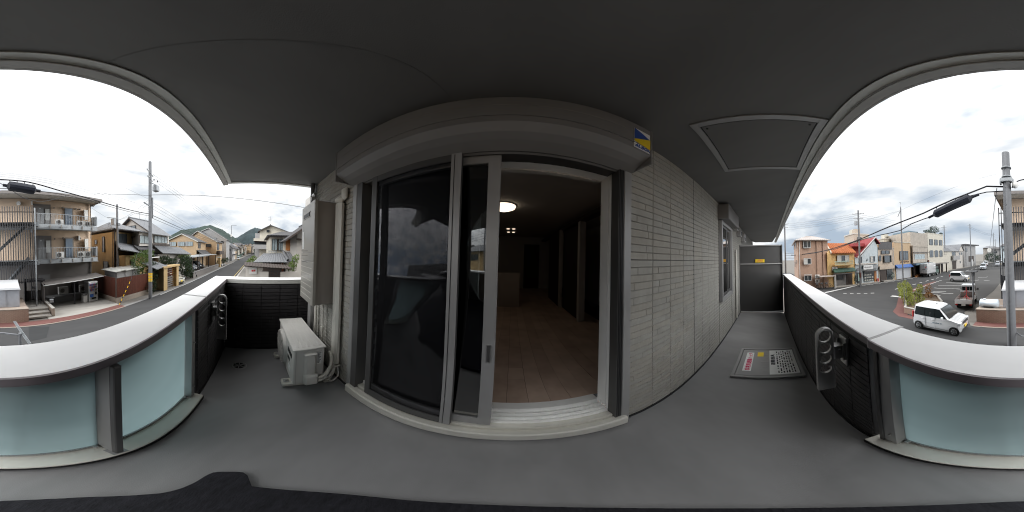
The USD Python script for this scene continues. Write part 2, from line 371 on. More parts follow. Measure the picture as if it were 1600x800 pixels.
# house wall of small pale tiles
DX0, DX1, DTOP = -1.19, .705, .76
t = Thing('house_wall', 'pale tiled outer wall of the flat with the sliding door', 'wall', c=0)
t.add('backing', box(-2.18, DX0 - .002, YW + .004, YW + .14, FL - .05, CE + .05), 'joint')
t.add('backing', box(DX1 + .002, 9.0, YW + .004, YW + .14, FL - .05, CE + .05), 'joint')
t.add('backing', box(DX0 - .002, DX1 + .002, YW + .004, YW + .14, DTOP + .05, CE + .05), 'joint')
def tile(x0, x1, z0, z1, y, g=.0018):
    """One stone-faced tile: two or three blocks of uneven depth."""
    k = int(rng.integers(0, 3)) // 2 + 1; cuts = [x0 + g, *sorted(x0 + (x1 - x0) * rng.uniform(.2, .8, k - 1)), x1 - g]; ms = []
    for a, b in zip(cuts[:-1], cuts[1:]):
        if b - a < .01: continue
        d = y - rng.uniform(.003, .005); e = .0025
        ms.append((np.array([[a, y + .004, z0 + g], [b, y + .004, z0 + g], [b, y + .004, z1 - g], [a, y + .004, z1 - g], [a + e, d, z0 + g + e], [b - e, d, z0 + g + e], [b - e, d, z1 - g - e], [a + e, d, z1 - g - e]]), BF[2:]))
    return cat(ms)
cells = []
edges = [DX1, .957] + [.957 + .237 * k for k in range(1, 18)]
for a, b in zip(edges[:-1], edges[1:]): cells += [(a, b, k) for k in range(48)]
for a, b in ((-1.46, -1.335), (-1.335, DX0), (-1.70, -1.46), (-1.94, -1.70), (-2.18, -1.94)): cells += [(a, b, k) for k in range(48)]
cells.sort(key=lambda q: math.hypot((q[0] + q[1]) / 2, YW, FL + .02 + q[2] * .0533))
rest = []
for i, (a, b, k) in enumerate(cells):
    z = FL + .005 + k * .0533
    if i < 292: t.add('tile', tile(a, b, z, z + .0533, YW), ('white_tile', 'white_tile_warm')[int(rng.integers(2))], smooth=False)
    else: rest.append(tile(a, b, z, z + .0533, YW))
t.add('far_tiles', cat(rest), 'white_tile', kind='stuff', smooth=False)
for x in (1.668, 2.616, 3.564): t.add('panel_joint', box(x - .003, x + .003, YW - .0065, YW + .003, FL + .03, CE - .002), 'alu_dark')
for a, b in ((DX1 + .003, 1.664), (1.672, 2.55), (3.57, 4.6)): t.add('panel_joint', box(a, b, YW - .0062, YW + .003, .0095, .0125), 'alu_dark')
t.add('skirting', box(DX1 + .01, 4.6, YW - .012, YW + .003, FL - .02, FL + .03), 'seal')
t.add('skirting', box(-2.18, DX0 - .01, YW - .012, YW + .003, FL - .02, FL + .03), 'seal')
t.add('corner_trim', box(-2.20, -2.175, YW - .02, YW + .15, FL, CE), 'alu')

# sliding door
t = Thing('sliding_door', 'grey aluminium sliding patio door standing half open with a dark insect screen', 'door', c=0)
t.add('jamb', rbox(DX0, DX0 + .055, YW - .035, YW + .05, FL + .06, DTOP - .03, .004), 'alu')
t.add('jamb', box(DX0 + .056, DX0 + .125, YW - .03, YW + .10, FL + .10, .69), 'alu_dark')
t.add('jamb', rbox(.645, DX1, YW - .035, YW + .05, FL - .01, DTOP - .03, .003), 'alu')
t.add('jamb', box(.602, .6445, YW - .03, YW + .05, FL + .12, .69), 'alu_dark')
for k in range(3):
    t.add('jamb_groove', box(.608 + .012 * k, .613 + .012 * k, YW - .034, YW - .0295, FL + .14, .68), 'seal')
t.add('header', box(DX0 + .126, .60, YW - .02, YW + .099, .625, .668), 'alu_dark')
t.add('header_track', box(DX0 + .06, DX1 - .066, YW - .045, YW - .022, .655, .715), 'alu_dark')
t.add('header_track', box(DX0 + .06, DX1 - .066, YW - .10, YW - .05, .69, .75), 'seal')
t.add('shutter_bar', cyl((DX0 + .06, YW - .075, .68), (DX1 - .066, YW - .075, .68), .011, 8), 'steel', smooth=40)
t.add('sill', rbox(DX0 + .03, DX1 - .03, YW - .07, YW + .0, FL + .01, FL + .125, .012), 'ivory')
t.add('sill', rbox(DX0 + .05, DX1 - .06, YW + .001, YW + .055, FL + .05, FL + .155, .004), 'ivory')
for k in range(3):
    t.add('sill_track', box(DX0 + .10, DX1 - .10, YW + .058 + k * .038, YW + .066 + k * .038, FL + .13, FL + .195 + k * .01), 'alu_white')
t.add('sill_bed', box(DX0 + .10, DX1 - .10, YW + .0555, YW + .19, FL + .05, FL + .165), 'alu_white')
t.add('inner_frame', box(.612, .645, YW + .10, YW + .20, FL + .20, .66), 'alu_white')
t.add('inner_frame', box(.618, .645, YW + .051, YW + .099, FL + .16, .66), 'alu_white')
t.add('inner_frame', box(-.10, .611, YW + .10, YW + .20, .635, .66), 'alu_white')
t.add('inner_frame', box(-.10, .611, YW + .201, YW + .24, .625, .65), 'room_wall')
t.add('inner_sill', box(-1.1, .611, YW + .191, YW + .27, FL + .16, FL + .215), 'alu_white')
def sash(t, name, x0, x1, y0, y1, z0, z1, w, fm, gm, gname='pane', wl=None):
    wl = wl or w
    f = t.add(name, cat([box(x0, x0 + wl, y0, y1, z0, z1), box(x1 - w, x1, y0, y1, z0, z1), box(x0 + wl, x1 - w, y0 + .002, y1 - .002, z0, z0 + w * 1.6), box(x0 + wl, x1 - w, y0 + .002, y1 - .002, z1 - w, z1)]), fm, smooth=False)
    ym = (y0 + y1) / 2
    t.add(gname, box(x0 + wl, x1 - w, ym - .002, ym + .002, z0 + w * 1.6, z1 - w), gm, into=f)
    return f
scr = sash(t, 'screen_door', -.945, -.272, YW - .025, YW - .002, FL + .15, .635, .058, 'alu_dark', 'screen', 'mesh', wl=.05)
t.add('front_stile', box(-.3295, -.2725, YW - .0285, YW - .0255, FL + .152, .633), 'alu', into=scr)
t.add('mid_seal', box(-.3125, -.3085, YW - .030, YW - .0287, FL + .16, .62), 'seal', into=scr)
fs = sash(t, 'sash', -1.0, -.073, YW + .02, YW + .05, FL + .16, .635, .066, 'alu', 'sash_glass')
t.add('finger_pull', box(-.112, -.098, YW + .0155, YW + .0195, -.62, -.50), 'alu_dark', into=fs)
t.add('pull_rim', cat([box(-.116, -.094, YW + .014, YW + .0185, -.50, -.495), box(-.116, -.094, YW + .014, YW + .0185, -.625, -.62), box(-.116, -.112, YW + .014, YW + .0185, -.62, -.50), box(-.098, -.094, YW + .014, YW + .0185, -.62, -.50)]), 'steel', into=fs)
fs = sash(t, 'sash', -1.06, -.185, YW + .075, YW + .105, FL + .18, .635, .05, 'alu_white', 'sash_glass')
t.add('lock', rbox(-.215, -.20, YW + .055, YW + .0735, -.42, -.28, .004), 'alu_white', into=fs)

# roller shutter box above it
t = Thing('shutter_box', 'grey roller shutter housing above the sliding door with a security sticker', 'shutter box', c=0)
bx0, bx1, by = -1.20, .70, YW - .20
t.add('front', prism([(by, .705), (by, .955), (YW + .003, .955), (YW + .003, .62), (YW - .10, .652), (by + .05, .672)], bx0, bx1, 'x'), 'shutter_box')
t.add('seam', box(bx0 - .002, bx1 - .12, by - .0015, by + .001, .863, .868), 'joint')
t.add('lip', box(bx0, bx1, by - .006, by + .0, .755, .762), 'shutter_box')
t.add('end_cap', box(bx0 - .012, bx0, by - .004, YW + .003, .64, .96), 'shutter_box')
t.add('end_cap', box(bx1, bx1 + .012, by - .004, YW + .003, .64, .96), 'shutter_box')
k = t.add('sticker', box(.565, .690, by - .004, by - .0018, .715, .90), 'white_paper')
t.add('blue_field', prism([(.567, .898), (.688, .845), (.688, .80), (.567, .79)], by - .0065, by - .0045, 'y'), 'blue_label', into=k)
t.add('yellow_field', prism([(.567, .788), (.688, .844), (.688, .745), (.567, .768)], by - .0085, by - .0066, 'y'), 'yellow_label', into=k)
v, f = letters('ALSOK', .026); v = v * np.array([(.118 / np.ptp(v[:, 0])), 1, 1])
t.add('lettering', (np.stack([.569 + v[:, 0] + (v[:, 1]) * .2, by - .0062 - v[:, 2], .722 + v[:, 1]], 1), f), 'blue_label', into=k)

# room behind the door
RF, RC = FL + .205, 1.06
t = Thing('room', 'dim living room with wood floor seen through the open door', 'room interior', c=0)
fl = t.add('floor_base', box(-3.2, 2.7, YW + .27, 7.6, RF - .06, RF - .008), 'room_dark')
xs = np.arange(-.75, 1.7, .15); n = 0
for i, x in enumerate(xs):
    ys = [YW + .272] + sorted(rng.uniform(1.2, 6.5, 4)) + [7.5]
    for a, b in zip(ys[:-1], ys[1:]):
        if b - a > .05: t.add('plank', box(x + .0012, x + .1488, a + .001, b - .001, RF - .007, RF), ('oak', 'oak_light')[int(rng.integers(2))])
t.add('ceiling_board', box(-3.2, 2.7, YW + .15, 7.6, RC, RC + .05), 'room_wall')
t.add('back_wall', box(-3.2, 2.7, 7.5, 7.6, RF, RC), 'room_wall')
t.add('side_wall', box(2.45, 2.55, YW + .15, 7.5, RF, RC), 'room_wall')
t.add('side_wall', box(-3.2, -3.1, YW + .15, 7.5, RF, RC), 'room_wall')
t.add('front_wall', box(-3.1, -1.1, YW + .145, YW + .20, RF, RC), 'room_wall')
t.add('front_wall', box(.646, 2.45, YW + .145, YW + .20, RF, RC), 'room_wall')
t.add('front_wall', box(-1.1, .646, YW + .145, YW + .20, .665, RC), 'room_wall')
t.add('counter_wall', box(-1.6, .22, 4.4, 4.55, RF, -.38), 'counter')
t.add('partition', box(1.36, 1.50, 3.1, 3.2, RF, .86), 'room_wall')
t.add('partition', box(1.30, 1.38, 4.3, 4.4, RF, .86), 'room_wall')
t.add('partition', box(1.85, 2.44, 5.2, 5.3, RF, .80), 'room_wall')
t.add('sliding_panel', box(1.40, 1.44, 3.2, 4.3, RF, .80), 'room_dark')
t.add('sliding_panel', box(1.30, 1.34, 4.42, 5.6, RF, .80), 'room_dark')
t.add('lintel', box(1.34, 1.50, YW + .30, 7.4, .84, .92), 'room_dark')
t.add('doorway', box(.55, 1.25, 7.46, 7.497, RF, .70), 'room_dark')
t.add('curtain_rail', box(-.8, .5, 1.62, 1.66, RC - .03, RC - .005), 'alu_white')
t = Thing('ceiling_lamp', 'round lit ceiling lamp glowing warm in the living room', 'lamp', c=0)
t.add('shade', lathe([(0, -.10), (.14, -.09), (.22, -.055), (.235, -.02), (.22, 0)], (-.19, 3.1, RC - .012), 28), 'lamp_glow', smooth=True)
t.add('rim', lathe([(.24, -.012), (.25, -.006), (.24, .009), (.20, .01)], (-.19, 3.1, RC - .012), 28), 'alu_white', smooth=True)
for i, (x, y, lab) in enumerate(((-.16, 5.6, 'left one of the front pair of tiny lit downlights'), (.03, 5.6, 'right one of the front pair of tiny lit downlights'), (-.16, 6.3, 'left one of the rear pair of tiny lit downlights'), (.03, 6.3, 'right one of the rear pair of tiny lit downlights'))):
    Thing('downlight', lab + ' over the kitchen', 'downlight', 'downlights over the kitchen', c=0).solo(cyl((x, y, RC - .02), (x, y, RC - .005), .055, 14), 'spot_glow')

# ------------------------------------------------------------------ balcony parapets, rail, glass
CT = -.40                                     # top of the rail cap
def cap(name, lab, x0, x1, c, y0=-.615, y1=-.415):
    t = Thing(name, lab, 'coping', c=c)
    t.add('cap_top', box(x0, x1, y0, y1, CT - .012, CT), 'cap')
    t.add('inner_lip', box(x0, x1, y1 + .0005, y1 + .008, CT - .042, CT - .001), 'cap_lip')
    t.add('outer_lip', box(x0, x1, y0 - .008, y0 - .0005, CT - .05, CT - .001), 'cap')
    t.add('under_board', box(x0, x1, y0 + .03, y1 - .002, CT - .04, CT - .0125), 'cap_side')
    return t
cap('parapet_coping', 'broad white rail cap over the frosted glass, at the left edge of the view', -1.30, .38, -110)
cap('parapet_coping', 'broad white rail cap over the frosted glass, ending beside the right pole bracket', -.38, .60, 110)
t = cap('parapet_coping', 'long white parapet cap leading to the grey partition board', .612, 4.75, 110, -.63, -.425)
t.add('joint', box(.597, .615, -.635, -.41, CT - .05, CT + .002), 'alu', label='grey joint strip across the cap')
t.add('joint', box(2.6, 2.612, -.632, -.42, CT - .012, CT + .0015), 'alu')
t = Thing('parapet_coping', 'white corner coping on the dark parapet at the far left end of the balcony', 'coping')
t.add('cap_top', prism([(-1.312, -.415), (-1.312, -.62), (-2.50, -.62), (-2.50, .84), (-2.28, .84), (-2.28, -.415)], CT - .012, CT, 'z'), 'cap')
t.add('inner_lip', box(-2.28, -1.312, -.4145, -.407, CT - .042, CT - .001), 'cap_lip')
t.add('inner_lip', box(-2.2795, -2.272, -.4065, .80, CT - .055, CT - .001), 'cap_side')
t.add('joint', box(-1.325, -1.303, -.622, -.406, CT - .04, CT + .002), 'alu')
def dark_wall(lab, fr, x0, x1, z0, z1, pw, c, thick=.14):
    t = Thing('parapet_wall', lab, 'parapet', c=c)
    t.add('backing', fr.box(x0, x1, .004, thick, z0, z1), 'dark_joint')
    xs = np.append(np.arange(x0, x1 - .05, pw), x1); rows = int((z1 - z0) / .0533); ms = []
    for a, b in zip(xs[:-1], xs[1:]):
        for k in range(rows):
            v, f = tile(a, b, z0 + k * .0533, z0 + (k + 1) * .0533, 0.0); ms.append(fr((v, f)))
    t.add('tiles', cat(ms), 'dark_tile', kind='stuff', smooth=False)
    t.add('base_flashing', fr.box(x0, x1, -.012, .003, z0 - .02, z0 + .03), 'dark_joint')
    return t
FrontF = Frame(0, -.43, -1, 0)                # the street side: x = -X
dark_wall('dark tiled parapet wall right of the frosted glass, running to the partition board', FrontF, -4.60, -.64, FL, CT - .05, .27, 110)
t = dark_wall('short dark tiled parapet wall left of the frosted glass, with a pole bracket', FrontF, 1.16, 2.27, FL, CT - .05, .27, -110)
EndF = Frame(-2.27, 0, 0, 1)
dark_wall('dark tiled end wall of the balcony behind the air conditioner', EndF, -.43, .86, FL, CT - .05, .26, -110)

# kerb and glass
for c, x0, x1, lab in ((-110, -1.155, .36, 'pale painted kerb below the glass panels, at the left edge of the view'), (110, -.36, .64, 'pale painted kerb below the glass panel beside the dark wall with the bracket')):
    t = Thing('balcony_kerb', lab, 'kerb', c=c)
    t.add('kerb_top', rbox(x0, x1, -.62, -.372, FL - .1, FL + .062, .006), 'ivory')
    t.add('kerb_face', box(x0, x1, -.3715, -.368, FL - .02, FL + .045), 'dark_joint')
def glass_panel(lab, x0, x1, c, left_clip=True, right_clip=True):
    t = Thing('glass_panel', lab, 'glass panel', c=c)
    t.add('pane', box(x0, x1, -.505, -.497, FL + .085, CT - .045), 'frosted')
    t.add('bottom_rail', box(x0, x1, -.512, -.488, FL + .066, FL + .084), 'alu')
    for q in ([x1 - .02] if right_clip else []) + ([x0 + .02] if left_clip else []):
        t.add('clip', rbox(q - .012, q + .012, -.495, -.47, FL + .07, FL + .09, .003), 'steel')
glass_panel('pale green frosted glass panel between two posts, left of the middle post', -1.07, -.372, -110)
glass_panel('pale green frosted glass panel cut off by the left edge of the view', -.318, .30, -110, True, False)
glass_panel('pale green frosted glass panel right of the long dark tiled parapet', -.30, .504, 110, False, True)
def post(lab, x, w, c, s):
    t = Thing('rail_post', lab, 'post', 'posts of the glass railing', c=c)
    t.add('blade', box(x - w / 2 + .002, x + w / 2 - .002, -.51, -.4115, FL + .066, CT - .043), 'alu')
    t.add('front_bar', rbox(x - w / 2, x + w / 2, -.411, -.385, FL + .064, CT - .043, .004), 'alu_dark')
    t.add('foot', box(x - .035, x + .035, -.44, -.378, FL + .0625, FL + .067), 'alu')
    t.add('bolt', cyl((x + s * .006, -.455, FL + .16), (x + s * .03, -.455, FL + .16), .006, 8), 'steel')
post('slim grey railing post between two frosted panels', -.335, .036, -110, -1)
t = Thing('rail_post', 'broad grey end post where the glass meets the short dark wall', 'post', 'posts of the glass railing', c=-110)
t.add('blade', box(-1.135, -1.075, -.50, -.44, FL + .063, CT - .043), 'alu')
t.add('bolt', cyl((-1.105, -.44, -.75), (-1.105, -.425, -.75), .006, 8), 'steel'); t.add('bolt', cyl((-1.105, -.44, -1.3), (-1.105, -.425, -1.3), .006, 8), 'steel')
t = Thing('rail_post', 'broad grey end post where the glass meets the long dark wall', 'post', 'posts of the glass railing', c=110)
t.add('blade', box(.505, .575, -.50, -.44, FL + .063, CT - .043), 'alu')
t.add('side_strip', box(.5755, .60, -.47, -.43, FL + .063, CT - .043), 'alu_dark')
t.add('bolt', cyl((.53, -.44, -1.3), (.53, -.425, -1.3), .006, 8), 'steel')

# washing pole brackets
def bracket(lab, x, y0, y1, z0, z1, c, s):
    t = Thing('pole_bracket', lab, 'bracket', c=c)
    w = y1 - y0; ym = (y0 + y1) / 2; L = z1 - z0
    out = Polygon([(y0, z0), (y1, z0)] + [(ym + w / 2 * math.cos(a), z1 - w / 2 + w / 2 * math.sin(a)) for a in np.linspace(0, PI, 14)])
    holes = [[(ym + .036 * w / .1 * math.cos(a), zc + .040 * w / .1 * math.sin(a)) for a in np.linspace(0, 2 * PI, 18)[:-1]] for zc in [z1 - w * .58 - k * L * .165 for k in range(4)]]
    plate = Polygon(out.exterior.coords, holes)
    t.add('arm', prism(plate, x - .009, x + .009, 'x'), 'steel')
    rim = out.difference(out.buffer(-.006))
    t.add('rim', prism(rim if rim.geom_type == 'Polygon' else list(rim.geoms)[0], x - .014, x + .014, 'x'), 'alu')
    zz = z1 - L * .36
    t.add('pivot', rbox(x - .03, x + .03, y0 - .055, y0 + .005, zz - .05, zz + .05, .004), 'steel')
    t.add('pivot_bolt', cyl((x - .04, y0 - .025, zz + .02), (x + .04, y0 - .025, zz + .02), .009, 10), 'steel')
    t.add('wall_plate', rbox(x - .045, x + .045, -.428, -.405, zz - .12, zz + .10, .004), 'steel')
    t.add('plate_flange', box(x - .045, x - .038, -.404, y0 - .04, zz - .06, zz + .07), 'steel')
    t.add('plate_flange', box(x + .038, x + .045, -.404, y0 - .04, zz - .06, zz + .07), 'steel')
bracket('folded metal washing pole bracket with four holes on the short dark wall', -1.56, -.37, -.275, -.955, -.435, -110, 1)
bracket('four-holed washing pole bracket on the long dark wall near the floor hatch', .86, -.345, -.245, -.915, -.405, 110, -1)

# water heater, duct, air conditioner
t = Thing('water_heater', 'beige wall mounted gas water heater with a louvred front', 'water heater')
hx0, hx1, hy, hz0, hz1 = -1.885, -1.47, .55, -.53, .53
t.add('side', rbox(hx0 + .003, hx1, hy + .004, YW - .01, hz0, hz1, .008), 'beige_dark')
t.add('front_upper', rbox(hx0, hx1 + .004, hy - .012, hy + .003, .005, hz1 + .004, .004), 'beige_metal')
t.add('front_middle', rbox(hx0, hx1 + .004, hy - .012, hy + .003, -.085, -.001, .003), 'beige_metal')
t.add('front_lower', rbox(hx0, hx1 + .004, hy - .012, hy + .003, hz0 - .004, -.091, .004), 'beige_metal')
for k in range(6):
    t.add('ridge', box(hx0 + .02, hx1 - .03, hy - .0155, hy - .0125, -.16 - k * .062, -.154 - k * .062), 'ivory')
t.add('outlet', rbox(-1.80, -1.60, hy - .02, hy - .0125, .385, .43, .003), 'black')
t.add('outlet_rim', cat([box(-1.81, -1.59, hy - .018, hy - .0125, .431, .438), box(-1.81, -1.59, hy - .018, hy - .0125, .378, .3845)]), 'beige_metal')
t.add('notice', box(-1.85, -1.78, hy - .0145, hy - .0125, .04, .24), 'white_paper')
for z in (.02, -.03, -.10):
    t.add('slot', box(-1.87, -1.64, hy - .0142, hy - .0125, z - .004 - .0, z + .0), 'seal')
t.add('corner_strip', box(hx1 + .0005, hx1 + .008, hy - .008, hy + .02, hz0, hz1), 'beige_metal')
for z in (.05, -.40, -.47):
    t.add('screw', cyl((hx1 + .001, YW - .05, z), (hx1 + .006, YW - .05, z), .006, 8), 'seal')
t = Thing('gas_pipe', 'thin white pipe dropping from the water heater with a small elbow joint', 'pipe')
t.add('pipe', cyl((-1.70, .76, hz0), (-1.70, .76, FL + .01), .012, 8), 'ivory', smooth=40)
t.add('coupling', cyl((-1.70, .76, -.95), (-1.70, .76, -.90), .02, 8), 'ivory', smooth=40)
t = Thing('conduit_pair', 'grey upright pipe cover below the water heater at the wall corner', 'pipe cover')
t.add('channel', rbox(-2.16, -2.06, .73, .80, FL, hz0 + .1, .008), 'alu')
t.add('pipe', cyl((-1.95, .77, FL), (-1.95, .77, hz0), .02, 8), 'ivory', smooth=40)
t = Thing('corner_downpipe', 'grey pipe with clamps rising at the house corner above the heater', 'pipe')
t.add('pipe', cyl((-2.14, .75, .30), (-2.14, .75, CE), .03, 10), 'alu_dark', smooth=40)
t.add('clamp', rbox(-2.15, -2.08, .72, .79, .74, .79, .004), 'alu')
t.add('valve', cyl((-2.06, .73, .80), (-1.98, .73, .80), .022, 8), 'steel')
t = Thing('slim_duct', 'ivory refrigerant pipe cover running down beside the sliding door', 'pipe cover')
t.add('duct', rbox(-1.455, -1.345, .745, .812, -1.27, .52, .022), 'ivory', smooth=40)
t.add('elbow', rbox(-1.462, -1.338, .735, .815, .50, .585, .03), 'ivory', smooth=40)
t.add('wall_cap', rbox(-1.372, -1.295, .76, .815, .53, .66, .02), 'ivory', smooth=40)
t.add('end_collar', rbox(-1.46, -1.34, .74, .815, -1.30, -1.272, .01), 'ivory')
for dx, dy, ez in ((0, 0, 0), (.02, .03, -.03)):
    t.add('hose', tube(curve([(-1.42 + dx, .775, -1.29), (-1.42 + dx, .77, -1.37), (-1.40, .74, -1.45 + ez), (-1.36, .70, -1.47 + ez), (-1.33, .64, -1.45 + ez)], 18), .015, 8), 'ivory', smooth=True)
t.add('drain_hose', tube(curve([(-1.38, .79, -1.30), (-1.33, .78, -1.42), (-1.33, .72, -1.50), (-1.40, .66, -1.515)], 18), .010, 8), 'ac_white', smooth=True)
t = Thing('air_conditioner', 'white air conditioner outdoor unit standing on the balcony floor', 'air conditioner')
ax0, ax1, ay0, ay1, az0, az1 = -2.15, -1.345, .345, .635, -1.475, -.965
t.add('cabinet', rbox(ax0, ax1, ay0, ay1, az0, az1, .010), 'ac_white')
t.add('lid', rbox(ax0 - .012, ax1 + .012, ay0 - .012, ay1 + .012, az1 - .004, az1 + .014, .005), 'ac_white')
for k in range(5):
    t.add('lid_rib', rbox(ax0 + .03, ax1 - .03, ay0 + .03 + k * .052, ay0 + .055 + k * .052, az1 + .0145, az1 + .0185, .0015), 'ac_white')
g = t.add('fan_grille', cyl((-1.86, ay0 - .035, -1.22), (-1.86, ay0 - .001, -1.22), .225, 36, .235), 'ac_white', smooth=40)
for k in range(9):
    r = .03 + k * .022
    t.add('ring', tube([(-1.86 + r * math.cos(a), ay0 - .040, -1.22 + r * math.sin(a)) for a in np.linspace(0, 2 * PI, 30)], .004, 4), 'ac_grill', into=g)
for k in range(14):
    a = k * 2 * PI / 14; t.add('spoke', box(-.002, .002, -.001, .001, 0, 1), 'ac_grill', into=g) if False else t.add('spoke', tube([(-1.86 + .02 * math.cos(a), ay0 - .044, -1.22 + .02 * math.sin(a)), (-1.86 + .22 * math.cos(a), ay0 - .044, -1.22 + .22 * math.sin(a))], .0035, 4), 'ac_grill', into=g)
t.add('side_slot', box(-1.60, -1.42, ay0 - .002, ay0 + .001, -1.12, -1.06), 'seal')
t.add('side_slot', box(-1.60, -1.50, ay0 - .002, ay0 + .001, -1.22, -1.17), 'seal')
t.add('front_notice', box(-1.56, -1.46, ay0 - .0025, ay0 - .0005, -1.36, -1.28), 'white_paper')
t.add('valve_cover', rbox(ax1 - .002, ax1 + .045, ay0 + .09, ay0 + .20, az0 + .06, az1 - .04, .02), 'ac_white', smooth=40)
t.add('valve_cover', rbox(ax1 - .002, ax1 + .075, ay0 + .085, ay0 + .215, az0 + .03, az0 + .19, .02), 'ac_white', smooth=40)
t.add('handle_lip', rbox(ax1, ax1 + .05, ay0 + .085, ay0 + .205, az1 - .06, az1 - .035, .008), 'ac_white')
s = t.add('rating_plate', box(ax1 + .0005, ax1 + .002, ay1 - .075, ay1 - .03, az1 - .22, az1 - .05), 'white_paper')
for k in range(9):
    t.add('print', box(ax1 + .0022, ax1 + .003, ay1 - .07, ay1 - .035 - (k % 3) * .008, az1 - .07 - k * .016, az1 - .063 - k * .016), 'black_ink', into=s)
t.add('seam', box(ax1 + .0002, ax1 + .0012, ay0 + .02, ay0 + .024, az0, az1 - .02), 'ac_grill')
for dz in (0, -.045):
    t.add('hose', tube(curve([(ax1 + .06, ay0 + .21, -1.345 + dz), (ax1 + .055, ay0 + .27, -1.32 + dz), (ax1 + .05, ay1 + .02, -1.26 + dz * .6), (ax1 + .01, ay1 + .07, -1.16 + dz * .4), (ax1 - .08, ay1 + .09, -1.10)], 22), .016, 8), 'ivory', smooth=True)
t.add('cable', tube(curve([(ax1 + .03, ay0 + .20, -1.38), (ax1 + .08, ay1, -1.34), (ax1 + .02, ay1 + .09, -1.2)], 16), .006, 6), 'ac_grill', smooth=True)
for x, lab in ((ax1 - .09, None), (ax0 + .12, None)):
    f = t.add('foot', rbox(x - .055, x + .055, ay0 - .085, ay1 + .06, FL + .003, az0 - .001, .012), 'ivory')
    t.add('bolt', cyl((x, ay0 - .04, az0 - .001), (x, ay0 - .04, az0 + .022), .014, 8), 'steel', into=f)
    t.add('clip', rbox(x - .025, x + .03, ay0 - .07, ay0 - .015, az0 - .001, az0 + .008, .003), 'steel', into=f)

# floor drain and escape hatch
t = Thing('floor_drain', 'round grey slotted floor drain in front of the dark end wall', 'drain')
t.add('rim', lathe([(.065, .002), (.085, .006), (.092, .001)], (-1.81, -.165, FL + .001), 24), 'alu', smooth=40)
t.add('bowl', cyl((-1.81, -.165, FL + .0005), (-1.81, -.165, FL + .003), .065, 24), 'seal')
for k in range(6):
    a = k * PI / 3; t.add('slot_bar', tube([(-1.81 + .012 * math.cos(a), -.165 + .012 * math.sin(a), FL + .006), (-1.81 + .07 * math.cos(a), -.165 + .07 * math.sin(a), FL + .006)], .006, 5), 'alu')
t = Thing('floor_hatch', 'grey emergency escape hatch in the floor with red and white stickers', 'hatch')
t.add('frame', cat([box(1.73, 2.52, .395, .43, FL + .001, FL + .03), box(1.73, 2.52, -.37, -.335, FL + .001, FL + .03), box(1.73, 1.765, -.3349, .3949, FL + .001, FL + .03), box(2.485, 2.52, -.3349, .3949, FL + .001, FL + .03)]), 'alu')
t.add('lid', rbox(1.775, 2.475, -.327, .387, FL + .002, FL + .026, .004), 'alu')
s = t.add('warning_sticker', box(1.875, 2.385, .225, .325, FL + .0262, FL + .0275), 'white_paper', label='white sticker with red Japanese lettering')
v, f = letters('非常用避難ハッチ', .058, .0006, True); v = v * np.array([.48 / np.ptp(v[:, 0]), 1, 1])
t.add('lettering', (np.stack([1.885 + v[:, 0], .245 + v[:, 1], FL + .0277 + v[:, 2]], 1), f), 'red_ink', into=s)
t.add('yellow_sticker', box(2.27, 2.40, .09, .175, FL + .0262, FL + .0275), 'yellow_label')
s = t.add('instructions', box(1.80, 2.455, -.325, .01, FL + .0262, FL + .0275), 'white_paper', label='grey-white instruction sheet printed in black')
v, f = letters('避難器具', .05, .0006, True); v = v * np.array([.30 / np.ptp(v[:, 0]), 1, 1])
t.add('lettering', (np.stack([2.02 + v[:, 0], -.055 + v[:, 1], FL + .0277 + v[:, 2]], 1), f), 'black_ink', into=s)
for k in range(7):
    x = 1.83
    while x < 2.40:
        w = rng.uniform(.015, .07)
        t.add('print', box(x, min(x + w, 2.43), -.10 - k * .031, -.088 - k * .031 + rng.uniform(0, .006), FL + .0276, FL + .0284), 'black_ink', into=s); x += w + rng.uniform(.01, .05)
for k in range(11):
    t.add('vent_line', box(1.86 + k * .05, 1.866 + k * .05, .02, .09 + .03 * (k % 2), FL + .0262, FL + .028), 'steel')

# right end of the balcony
t = Thing('partition_board', 'grey partition board closing the right end of the balcony with a yellow label', 'partition', c=110)
t.add('board', box(4.62, 4.64, -.385, .80, FL + .06, .42), 'alu_dark')
for a in (box(4.60, 4.66, -.41, -.386, FL + .02, .45), box(4.60, 4.66, .795, .815, FL + .02, .45)): t.add('upright', a, 'alu_dark')
for z in (FL + .02, -.10, .42): t.add('rail', box(4.602, 4.658, -.3855, .7945, z, z + .028), 'alu')
k = t.add('label', box(4.612, 4.6185, .10, .36, -.045, .045), 'yellow_label')
for q in range(3): t.add('print', box(4.6105, 4.6118, .14, .33 - .03 * q, -.022 + q * .022, -.014 + q * .022), 'red_ink', into=k)
t = Thing('bedroom_window', 'narrow grey framed window far along the pale wall with its own shutter box', 'window')
t.add('shutter_housing', rbox(2.58, 3.50, .62, YW - .002, .715, .985, .01), 'shutter_box')
fz = t.add('frame', cat([box(2.62, 2.68, .755, YW, -.70, .71), box(3.36, 3.42, .755, YW, -.70, .71), box(2.681, 3.359, .757, YW, -.70, -.63), box(2.681, 3.359, .757, YW, .65, .71)]), 'alu')
for a, b, y in ((2.69, 3.03, .775), (3.0, 3.35, .795)):
    f = t.add('sash', cat([box(a, a + .04, y, y + .02, -.62, .64), box(b - .04, b, y, y + .02, -.62, .64), box(a + .04, b - .04, y, y + .02, -.62, -.57), box(a + .04, b - .04, y, y + .02, .60, .64)]), 'alu_dark')
    t.add('pane', box(a + .04, b - .04, y + .008, y + .012, -.57, .60), 'sash_glass', into=f)
t.add('dark_reveal', box(2.69, 3.35, .816, YW, -.62, .64), 'room_dark')
t = Thing('wall_downpipe', 'slim pale pipe on the wall between the bedroom window and the partition board', 'pipe')
